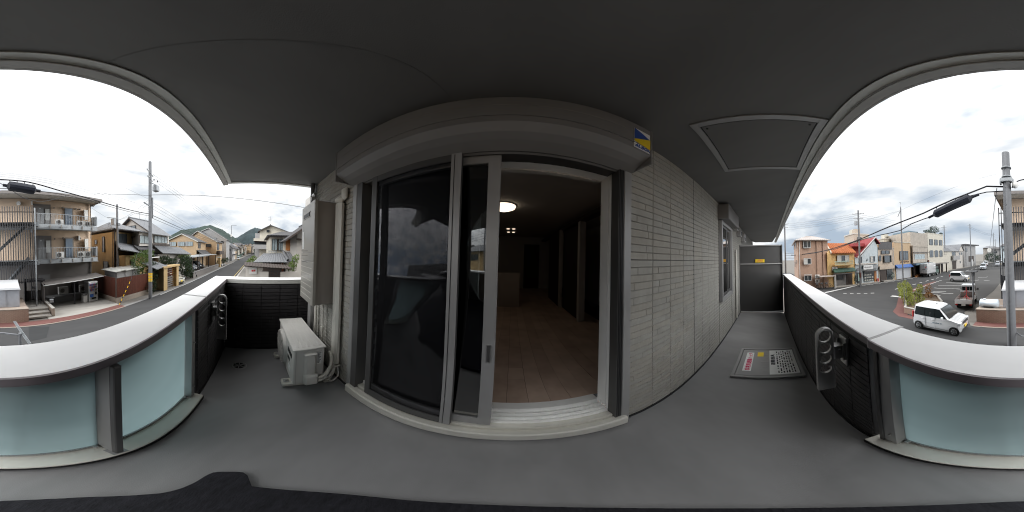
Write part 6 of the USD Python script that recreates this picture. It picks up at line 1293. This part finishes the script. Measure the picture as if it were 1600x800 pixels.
# ------------------------------------------------------------------ poles
t = pole('thick grey concrete utility pole rising just beyond the rail, right edge of the view', .68, -7.4, 5.25, .225, c=155, steps=False)
for z in (3.45, 3.72, 4.25): t.add('band', cyl((.68, -7.4, z), (.68, -7.4, z + .05), .235, 16), 'galv')
t.add('clamp', rbox(.36, .44, -7.5, -7.3, 3.35, 3.62, .02), 'galv'); t.add('clamp', rbox(.92, 1.0, -7.5, -7.3, 3.35, 3.62, .02), 'galv'); t.add('clamp_plate', rbox(.40, .96, -7.14, -7.12, 3.42, 3.60, .01), 'galv'); t.add('lamp_globe', sphere((.30, -7.3, 3.25), .15, 2, (1, 1, 1.2)), 'ac_white', smooth=True)
for z in (3.05, 2.2): t.add('bolt', cyl((.70, -7.17, z), (.70, -7.10, z), .02, 6), 'black')
t.add('low_bracket', tube([(.45, -7.4, -3.95), (.25, -7.2, -4.0), (-.2, -7.1, -4.1)], .03, 5), 'pole_dark')
cable('dark wire led from the low bracket of the thick pole', [(-.2, -7.1, -4.1), (-1.0, -7.0, -4.15), (-2.0, -7.0, -4.2)], .02, c=155)
t = Thing('roadside_mirror', 'grey bracket arm with a pale tilted rail standing over the road, left edge', 'bracket', c=-155)
t.add('post', cyl((-.75, -6.9, G), (-.75, -6.9, -3.75), .07, 8), 'pole_dark'); t.add('arm', tube([(-.7, -6.9, -3.85), (0, -6.95, -3.72), (1.2, -7, -3.7)], .04, 5), 'pole_dark')
for q in range(3): t.add('rail', tube([(-.52 - .05 * q, -7.45, -3.35), (-1.05 - .05 * q, -6.5, -4.15)], .022, 5), 'galv')
t = pole('tall concrete utility pole in front of the red-brown fence end, with crossarms', -12.4, -9.4, 9.4, .19, arms=[(8.0, .95, .35), (7.3, .75, .35)], c=-110)
for k in range(6): t.add('stripe_band', cyl((-12.4, -9.4, -3.0 + .14 * k), (-12.4, -9.4, -2.87 + .14 * k), .195, 12), 'safety_yellow' if k % 2 else 'paint_yellow')
t.add('switch_box', rbox(-13.7, -13.1, -9.7, -9.2, 6.2, 6.9, .06), 'transformer'); t.add('switch_arm', tube([(-12.4, -9.4, 6.9), (-13.3, -9.5, 7.0), (-14.2, -9.6, 6.6)], .05, 5), 'galv'); t.add('cable_box', rbox(-12.78, -12.6, -9.5, -9.3, 3.2, 5.3, .03), 'pole_dark'); t.add('side_arm', tube([(-12.3, -9.4, 4.35), (-11.6, -9.5, 4.55)], .07, 5), 'galv'); t.add('lamp', rbox(-13.9, -12.5, -9.5, -9.35, -.75, -.65, .02), 'ac_white')
for s in (-.5, .1, .7):
    t.add('insulator', lathe([(.03, 0), (.09, .05), (.04, .1), (.08, .16), (0, .24)], (-13.2 - s, -9.6, 7.5), 8), 'pole_dark')
t = pole('mid grey utility pole with a transformer drum by the yellow house', -12.3, -14.0, 5.4, .15, c=-110, steps=False); t.add('drum', cyl((-11.75, -14, 2.9), (-11.75, -14, 3.6), .28, 14), 'transformer'); t.add('arm', tube([(-12.3, -14, 3.75), (-11.0, -14.1, 3.7)], .05, 5), 'galv'); t.add('clamp', rbox(-12.7, -12.3, -14.1, -13.9, 2.9, 3.2, .02), 'pole_dark')
t = pole('thin street lamp pole with a short arm far down the side street', -75, -11.6, 12, .17, c=-110, steps=False, cat_='lamp post'); t.add('arm', tube([(-75, -11.6, 11.9), (-75, -10.4, 11.9), (-75, -9.2, 11.95)], .09, 5), 'pole_dark'); t.add('box', rbox(-75.3, -74.7, -11.9, -11.2, 6.6, 7.8, .05), 'ac_white')
pole('slim pole standing beside the carport', -30.4, -10.9, .9, .05, c=-110, m='pole_dark', steps=False, cat_='pole')
for k, (x, y, z, r, lab) in enumerate(((22.7, -14.3, 8.1, .17, 'grey utility pole between the yellow shop and the white shop'), (23.3, -44.3, 9.3, .18, 'slim utility pole beyond the concrete building'), (19.6, -58, 11.6, .2, 'tall utility pole in front of the grey cubic house'), (13.0, -70, 9.2, .17, 'far utility pole left of the bar screen'), (15.5, -88, 8.0, .17, 'faint utility pole where the main road vanishes'), (36.5, -3.9, 8.8, .2, 'utility pole just right of the partition board'), (9.6, -84, 10.5, .2, 'far pole with a drum nearest the bar screen'))):
    t = pole(lab, x, y, z, r, arms=[(z - .6, 1.0, .9), (z - 1.4, .8, .9)], c=120, steps=False, m='pole_grey' if r < .2 else 'pole_dark')
    if k == 6: t.add('drum', cyl((9.2, -83.6, 5), (9.2, -83.6, 6.3), .5, 12), 'transformer')
    if k == 0: t.add('notice_band', cyl((x, y, -3.2), (x, y, -2.4), .18, 12), 'fence_red'); t.add('drum', cyl((x + .4, y + .3, 5.6), (x + .4, y + .3, 6.3), .26, 12), 'transformer')
t = pole('slim grey lamp pole rising from the tip of the corner planter', 13.7, -14.8, 6.3, .095, c=125, steps=False, cat_='lamp post'); t.add('arm', tube([(13.7, -14.8, 6.0), (15.2, -15.8, 5.5)], .04, 5), 'pole_grey'); t.add('top_hook', tube([(13.7, -14.8, 6.3), (13.7, -14.8, 7.0), (14.1, -15, 7.1)], .03, 5), 'pole_grey')
t = Thing('sign_post', 'dark post with a flat plate on top beside the kei pickup', 'post', c=145); t.add('shaft', cyl((4.15, -12.55, G), (4.15, -12.55, -1.45), .075, 10), 'pole_dark'); t.add('plate', rbox(3.75, 4.75, -12.75, -12.4, -1.44, -1.34, .02), 'pole_grey'); t.add('panel', rbox(4.0, 4.3, -12.7, -12.63, -1.75, -1.45, .02), 'pole_grey')
t = Thing('lot_sign_pole', 'thin dark rod standing beside the pickup cab', 'pole', c=145).solo(cyl((4.95, -15.5, G + 1.8), (4.95, -15.5, -1.6), .03, 6), 'black')
t = Thing('road_sign', 'round pale road sign far up the main road', 'road sign'); t.add('post', cyl((14.2, -66, G), (14.2, -66, 1.6), .08, 6), 'pole_grey'); t.add('disc', cyl((14.2, -65.9, 1.6), (14.2, -65.8, 1.6), .9, 18), 'ac_white')
t = Thing('kerb_bench', 'dark fence rail at the end of the parking lot', 'fence', c=150)
for q in range(5): t.add('post', cyl((6.5 + .9 * q, -52, G), (6.5 + .9 * q, -52, G + 1.1), .05, 6), 'pole_dark')
t.add('rail', box(6.4, 10.3, -52.05, -51.95, G + .9, G + 1.05), 'pole_dark')
t = Thing('gate_lamp', 'black side gate edge beside the bar screen at the right', 'gate', c=150); t.add('leaf', box(1.72, 2.0, -14.5, -14.3, G + .9, -2.0), 'bar_black'); t.add('post', box(2.01, 2.12, -14.55, -14.25, G, -1.9), 'bar_black')

# ------------------------------------------------------------------ overhead cables
L = lambda *p: curve(p, 40)
cable('thick black cable bundle sweeping from the left edge to the tall utility pole', L((2.2, -7.2, 3.2), (-.1, -7.5, 3.62), (-1.0, -7.65, 3.62), (-3.4, -8.0, 3.32), (-5.1, -8.3, 3.25), (-7.4, -8.65, 3.2), (-12.2, -9.35, 3.5)), .035, c=-155)
cable('second black cable just below the thick bundle on the left', L((2.0, -7.2, 3.05), (-.6, -7.6, 3.15), (-3.4, -8.0, 3.14), (-7.4, -8.65, 3.05), (-12.2, -9.35, 3.3)), .018, c=-155)
for k, (z0, z1) in enumerate(((4.14, 4.15), (4.05, 3.95), (3.94, 3.75))):
    cable(('top', 'middle', 'lowest')[k] + ' of the three thin wires above the thick left bundle', sag((1.5, -7.3, z0), (-12.3, -9.4, z1), .22), .009, 'wire_pale', c=-155)
cable('black cables running from the tall utility pole down the side street', sag((-12.4, -9.4, 3.5), (-75, -11.4, 5.6), 1.9, 40), .03, c=-110)
cable('second cable running from the tall utility pole down the side street', sag((-12.4, -9.4, 3.2), (-75, -11.4, 5.3), 1.9, 40), .02, c=-110)
for k in range(3): cable(('upper', 'middle', 'lower')[k] + ' thin line from the crossarms down the side street', sag((-13.0 - .4 * k, -9.5, 8.1 - .4 * k), (-75, -11.4, 11.2 - .5 * k), 1.6, 40), .014, 'wire_pale', c=-110)
for k in range(3): cable(('upper', 'middle', 'lower')[k] + ' drop line leaving the cable box down the side street', sag((-12.7, -9.5, 4.9 - .35 * k), (-60, -11, 4.6 - .4 * k), 1.4, 40), .012, 'wire_pale', c=-110)
cable('black cable crossing from the tall utility pole towards the water heater', sag((-12.4, -9.4, 5.5), (-15.8, 5.5, 4.6), .25), .022, c=-110)
cable('thin cable crossing behind the tall utility pole to the flats', sag((-9.0, -13.8, 6.0), (-12.4, -9.4, 5.45), .05, 12), .02, c=-110)
cable('thin wire across the sky above the left flats', sag((-4.5, -10.5, 6.6), (-12.5, -9.45, 5.0), .05, 16), .008, 'wire_pale', c=-155)
cable('black drop wire drooping to the roof edge of the flats', L((.3, -7.45, 3.75), (-.75, -8.37, 3.33), (-1.49, -8.88, 3.07), (-2.26, -9.42, 3.1), (-3.12, -10.0, 3.4), (-4.33, -10.85, 4.0), (-5.6, -12.9, 5.0)), .018, c=-155)
for k in range(2): cable(('upper', 'lower')[k] + ' thin service wire between the two grey poles', sag((-12.3, -9.5, 5.0 - .4 * k), (-12.3, -14, 3.5), .3, 14), .010, 'wire_pale', c=-110)
cable('thin wire from the roof of the flats to the transformer pole', sag((-8.9, -13.9, 4.4), (-12.3, -14, 3.2), .1, 12), .010, 'wire_pale', c=-110)
def closure(lab, a, b, r, c):
    a, b = np.array(a), np.array(b); d = b - a
    t = Thing('splice_closure', lab, 'cable closure', c=c)
    t.add('shell', tube([a, a + d * .04, a + d * .08, a + d * .5, a + d * .92, a + d * .96, b], 1.0, 12), 'closure_black', smooth=30)
    v, f = t.parts[-1][1]; n = 12; radii = np.repeat([r * .3, r * .7, r, r, r, r * .7, r * .3], n)[:, None]; ctr = np.repeat([a, a + d * .04, a + d * .08, a + d * .5, a + d * .92, a + d * .96, b], n, 0)
    t.parts[-1] = (t.parts[-1][0], (ctr + (v - ctr) * radii, f)) + t.parts[-1][2:]
    t.add('neck', cyl(a - d * .13, a, r * .32, 8), 'closure_black'); t.add('neck', cyl(b, b + d * .16, r * .32, 8), 'closure_black')
    for q in (.1, .35, .6, .9): t.add('hanger', tube([a + d * q + (0, 0, r), a + d * q + (0, 0, r + .10)], .02, 4), 'closure_black')
    return t
closure('bulky black cable splice closure hanging over the left flats', (-.42, -7.7, 3.36), (-1.85, -7.9, 3.22), .25, -155)
closure('long black cable splice closure hanging left of the thick pole, right side', (4.35, -7.13, 2.12), (2.30, -7.28, 2.80), .22, 145)
cable('thick black cable bundle sweeping from the thick pole past the shops to the right', L((.75, -7.4, 3.22), (1.41, -7.34, 3.33), (2.26, -7.28, 3.08), (3.56, -7.18, 2.72), (5.04, -7.07, 2.30), (6.26, -6.98, 2.1), (7.93, -6.85, 1.84), (10.43, -6.67, 1.46), (15.2, -6.3, 1.05), (20.8, -5.9, .85), (34, -4.9, 1.1)), .042, c=130)
cable('second cable carrying the long splice closure', L((.75, -7.4, 3.0), (1.51, -7.34, 3.0), (2.1, -7.29, 2.95), (4.5, -7.12, 2.02), (5.05, -7.07, 2.0), (6.86, -6.93, 1.52), (7.95, -6.85, 1.50), (10.4, -6.67, 1.38), (15.2, -6.3, .95), (34, -4.9, .9)), .028, c=130)
for k in range(3): cable(('upper', 'middle', 'lower')[k] + ' level wire strung along the shop fronts', sag((36, -3.7, 1.6 - .55 * k), (22.4, -44, 1.2 - .4 * k), .25, 60), .034, 'wire', c=120)
for k in range(4): cable(('first', 'second', 'third', 'fourth')[k] + ' thin high wire over the shops from the top', sag((36.5, -3.9, 8.3 - .45 * k), (22.7, -14.3, 7.6 - .35 * k), .4, 40), .016, 'wire_pale', c=120)
for k in range(3): cable(('upper', 'middle', 'lower')[k] + ' thin wire between the shop poles', sag((22.7, -14.3, 7.4 - .4 * k), (23.3, -44.3, 8.6 - .4 * k), .5, 40), .018, 'wire_pale', c=120)
cable('very thin wire slanting from the thick pole across the sky', sag((.9, -7.5, 4.1), (22.6, -14.2, 5.2), .5, 40), .006, 'wire_pale', c=130)
cable('thin wire reaching from the lamp pole towards the brown house', sag((13.7, -14.8, 5.9), (36, -4, 4.4), .6, 40), .012, 'wire_pale', c=125)
cable('black stay wire falling from the thick pole into the street beyond', sag((1.15, -7.45, 3.2), (8.6, -40, .9), .2, 40), .02, c=150)
for k in range(2): cable(('upper', 'lower')[k] + ' thin wire from the grey cubic house pole', sag((19.6, -58, 10.6 - .6 * k), (13, -70, 8.4 - .6 * k), .5, 20), .03, 'wire_pale', c=140)
cable('cable looping left from the thick pole towards the frame edge', L((.45, -7.4, 3.15), (.1, -7.45, 3.55), (-.6, -7.55, 3.68), (-2.2, -7.75, 3.5)), .035, c=160)

# ------------------------------------------------------------------ hills and the far town
def hill(name, lab, x, y0, y1, ridge, m, seed, dep=500):
    ys = np.linspace(y0, y1, 150); us = np.linspace(-1, 1, 40); Y, U = np.meshgrid(ys, us, indexing='ij')
    top = np.interp(Y, *np.array(ridge).T); nz = meshkit.fbm(np.stack([Y / 60, U * 5, U * 0 + seed], -1), 5, seed); fine = meshkit.fbm(np.stack([Y / 9, U * 30, U * 0], -1), 3, seed + 9)
    Z = G - 3 + (top - G) * np.cos(U * PI / 2) ** .9 * (.80 + .40 * nz * np.abs(U) ** .4 + .2 * (1 - np.abs(U) ** .4)) + 9 * (fine - .5)
    P = np.stack([x - U * dep, Y, Z], -1).reshape(-1, 3); a, b = Y.shape; i, j = np.meshgrid(np.arange(a - 1), np.arange(b - 1), indexing='ij'); q = np.stack([i * b + j, (i + 1) * b + j, (i + 1) * b + j + 1, i * b + j + 1], -1).reshape(-1, 4)
    Thing(name, lab, kind='structure', c=-110, tol=.01).solo((P, np.vstack([q[:, [0, 1, 2]], q[:, [0, 2, 3]]])), m, smooth=True)
hill('hill', 'wooded hill above the grey house', -900, -700, -70, [(-700, 60), (-520, 80), (-437, 100), (-374, 119), (-313, 128), (-248, 142), (-199, 123), (-144, 92), (-110, 70), (-70, 40)], 'hill_forest', 3, 420)
hill('hill', 'wooded hill beyond the end of the side street', -1250, -260, 330, [(-260, 60), (-190, 92), (-140, 110), (-76, 150), (-14, 181), (45, 172), (120, 140), (330, 90)], 'hill_blue', 5, 300)
r = np.random.default_rng(11)
ROOFS, WALLS = ('roof_grey', 'roof_dark', 'roof_dark', 'roof_grey'), ('plaster_white', 'plaster_cream', 'plaster_grey', 'plaster_tan', 'plaster_beige')
rows = []
for x in np.geomspace(95, 480, 15):
    for y in np.arange(-.18, .10, .024):
        Y = y * x + r.normal(0, .005 * x) + (-5 if x < 130 else 0)
        if x < 120 or (x < 250 and abs(Y + 6) < 6.5 + .012 * x): continue
        rows.append((x + r.normal(0, 5), Y))
for x, y in rows:
    base = G + max(0, x - 110) * .05; s = r.uniform(.8, 1.25); w, h = 6.5 * s, r.uniform(4.2, 6.8) * s
    t = Thing('far_house', 'tiny far house on the slope below the wooded hills', 'house', 'far houses below the hills', c=-110, tol=.004)
    F = Frame(-x, y, (r.choice([0, 1.6]) * (abs(y + 6) > 16) + .1 * r.normal()), 1, base); t.add('wall', F(prism([(-w / 2, -6), (w / 2, -6), (w / 2, h), (0, h + 1.9 * s), (-w / 2, h)], 0, 8, 'y')), WALLS[int(r.integers(5))], smooth=False)
    m = ROOFS[int(r.integers(4))]
    for q in (-1, 1): t.add('roof', F(hexa([(q * (w / 2 + .5), -.5, h - .3), (0, -.5, h + 1.92 * s), (0, 8.5, h + 1.92 * s), (q * (w / 2 + .5), 8.5, h - .3), (q * (w / 2 + .5), -.5, h - .05), (0, -.5, h + 2.2 * s), (0, 8.5, h + 2.2 * s), (q * (w / 2 + .5), 8.5, h - .05)])), m, smooth=False)
    t.add('windows', F(cat([box(a, a + 1.1, -.05, -.004, zz, zz + 1.0) for a in (-w * .32, w * .12) for zz in (h - 1.6, h - 4.0)])), 'dark_glass', smooth=False)
for k in range(90):
    x = float(r.uniform(100, 460)); y = -6 + r.choice([-1, 1]) * r.uniform(6, .10 * x + 6); b = G + max(0, x - 110) * .05
    Thing('far_tree', 'dark tree standing among the far houses', 'tree', 'trees among the far houses', c=-110, tol=.01).solo(foliage([(-x, y, b + 2.5, 2.6, 2.6, 2.4)], 90, .9, 100 + k), 'leaf_far', smooth=False)
ground = Thing('slope', 'rising ground of the town towards the hills', kind='structure', c=-110).solo(cat([sheet(Polygon(q), 0, 30) for q in ([(-112, -11), (-320, -16), (-560, -20), (-560, -130), (-112, -40)], [(-112, 3), (-320, 4), (-560, 8), (-560, 90), (-112, 30)], [(-330, -16), (-560, -20), (-560, 8), (-330, 4)])]), 'hill_forest')
v, f = ground.parts[0][1]; v[:, 2] = G - .02 + np.maximum(0, -v[:, 0] - 112) * .05
for i, (a, lab) in enumerate(((-76, 'house beyond the grey house with a dark upper storey'), (-86, 'low white house beside the thin lamp pole'), (-97, 'brown fenced house further down the side street'))):
    t = Thing('street_house', lab, 'house'); F = FE(a)
    gable(t, F, -18, -11.2 - .6 * i, 0, 6, G, 1.8 + .5 * (i == 0), 1.6, -14, 3.2 + .4 * (i == 0), ('plaster_grey', 'plaster_white', 'plaster_tan')[i], 'roof_dark', .5); win(t, F, -13, -11.8, .0, 1.0, n=1); win(t, FN(-11.2 - .6 * i), -a + 1, -a + 3, -.2, .9, n=2)
    t.add('porch', FN(-11.2 - .6 * i).box(-a + .5, -a + 5, -1.2, -.01, -1.9, -1.6), 'roof_dark')
for i, a in enumerate((-52, -62, -74)):
    t = Thing('street_house', ('nearest', 'second', 'third')[i] + ' pale house on the near side beyond the green shrub', 'house'); F = FE(a); gable(t, F, 1.5, 8, 0, 7, G, 1.2, 1.2, 4.5, 2.8, ('plaster_grey', 'plaster_cream', 'plaster_white')[i], 'roof_grey', .5); win(t, F, 2.2, 3.2, -.6, .4, n=1)
# ------------------------------------------------------------------ what stands behind the lens, seen only in the glass
t = Thing('street_parapet', 'dark parapet behind the lens, mirrored in the door', 'parapet', c=0)
t.add('wall', box(-2.6, 2.6, BACK - .02, BACK + .10, FL - .2, -.44), 'dark_tile', raw=True); t.add('coping', box(-2.65, 2.65, BACK - .05, BACK + .16, -.44, -.40), 'cap', raw=True)
for q in (-1, 1): t.add('side_wall', box(q * 2.5, q * 2.6, BACK + .101, .45, FL - .2, -.44), 'dark_tile', raw=True); t.add('side_coping', box(q * 2.46, q * 2.64, BACK + .161, .45, -.44, -.40), 'cap', raw=True)
Thing('ground', 'asphalt of the street behind the lens', kind='structure', c=0).solo(box(-90, 90, -120, 2.6, G - .4, G - .02), 'asphalt', raw=True)
t = Thing('opposite_building', 'flats across the street, mirrored in the glass door', 'building', c=0)
t.add('wall', box(-5, 9, -18, -10.5, G, 4.6), 'apt_wall', raw=True); t.add('roof', box(-5.6, 9.6, -18.4, -9.4, 4.601, 5.0), 'base_dark', raw=True)
for z in (-1, 1.9): t.add('gallery', box(-5, 7, -10.498, -9.4, z, z + .35), 'galv', raw=True); t.add('railing', box(-5, 7, -9.45, -9.40, z + .351, z + 1.3), 'base_dark', raw=True)
for x in (-3.5, -.5, 2.5, 5.5):
    for z in (-.6, 2.3): t.add('window', box(x, x + 1.3, -10.499, -10.45, z, z + 1.9), 'dark_glass', raw=True)
t = Thing('opposite_house', 'tiled house across the street, mirrored in the glass door', 'house', c=0)
t.add('wall', box(-15, -7, -20, -11, G, 1.6), 'plaster_yellow', raw=True); t.add('roof', hexa([(-15.8, -20.5, 1.6), (-6.2, -20.5, 1.6), (-6.2, -10.2, 1.6), (-15.8, -10.2, 1.6), (-13, -16.5, 3.8), (-9, -16.5, 3.8), (-9, -14.5, 3.8), (-13, -14.5, 3.8)]), 'roof_grey', raw=True); t.add('window', box(-12.5, -9.5, -10.999, -10.95, -.3, 1.0), 'dark_glass', raw=True)
t = Thing('opposite_house', 'grey house further along, mirrored in the glass door', 'house', c=0); t.add('wall', box(-27, -17, -22, -12, G, 2.2), 'plaster_white', raw=True); t.add('roof', hexa([(-28, -22.5, 2.2), (-16, -22.5, 2.2), (-16, -11.2, 2.2), (-28, -11.2, 2.2), (-27.5, -17, 4.6), (-16.5, -17, 4.6), (-16.5, -16.6, 4.6), (-27.5, -16.6, 4.6)]), 'roof_dark', raw=True)
t = Thing('opposite_house', 'row of shops further along, mirrored in the glass door', 'house', c=0); t.add('wall', box(13, 40, -30, -16, G, 3.0), 'plaster_beige', raw=True); t.add('roof', box(12.8, 40.2, -30.2, -15.8, 3.001, 3.3), 'roof_grey', raw=True)
t = Thing('opposite_pole', 'utility pole across the street, mirrored in the glass door', 'utility pole', c=0); t.add('shaft', cyl((-6.3, -9, G), (-6.3, -9, 7), .17, 12), 'pole_grey', raw=True); t.add('crossarm', box(-7.2, -5.4, -9.05, -8.95, 6, 6.1), 'galv', raw=True); t.add('cables', cat([tube(sag((-6.3, -9, 3.6 + .5 * k), (14, -8, 4 + .5 * k), .5), .025, 5) for k in range(3)] + [tube(sag((-6.3, -9, 3.6 + .5 * k), (-40, -9.5, 4 + .5 * k), .7), .025, 5) for k in range(3)]), 'wire', raw=True)

flush()
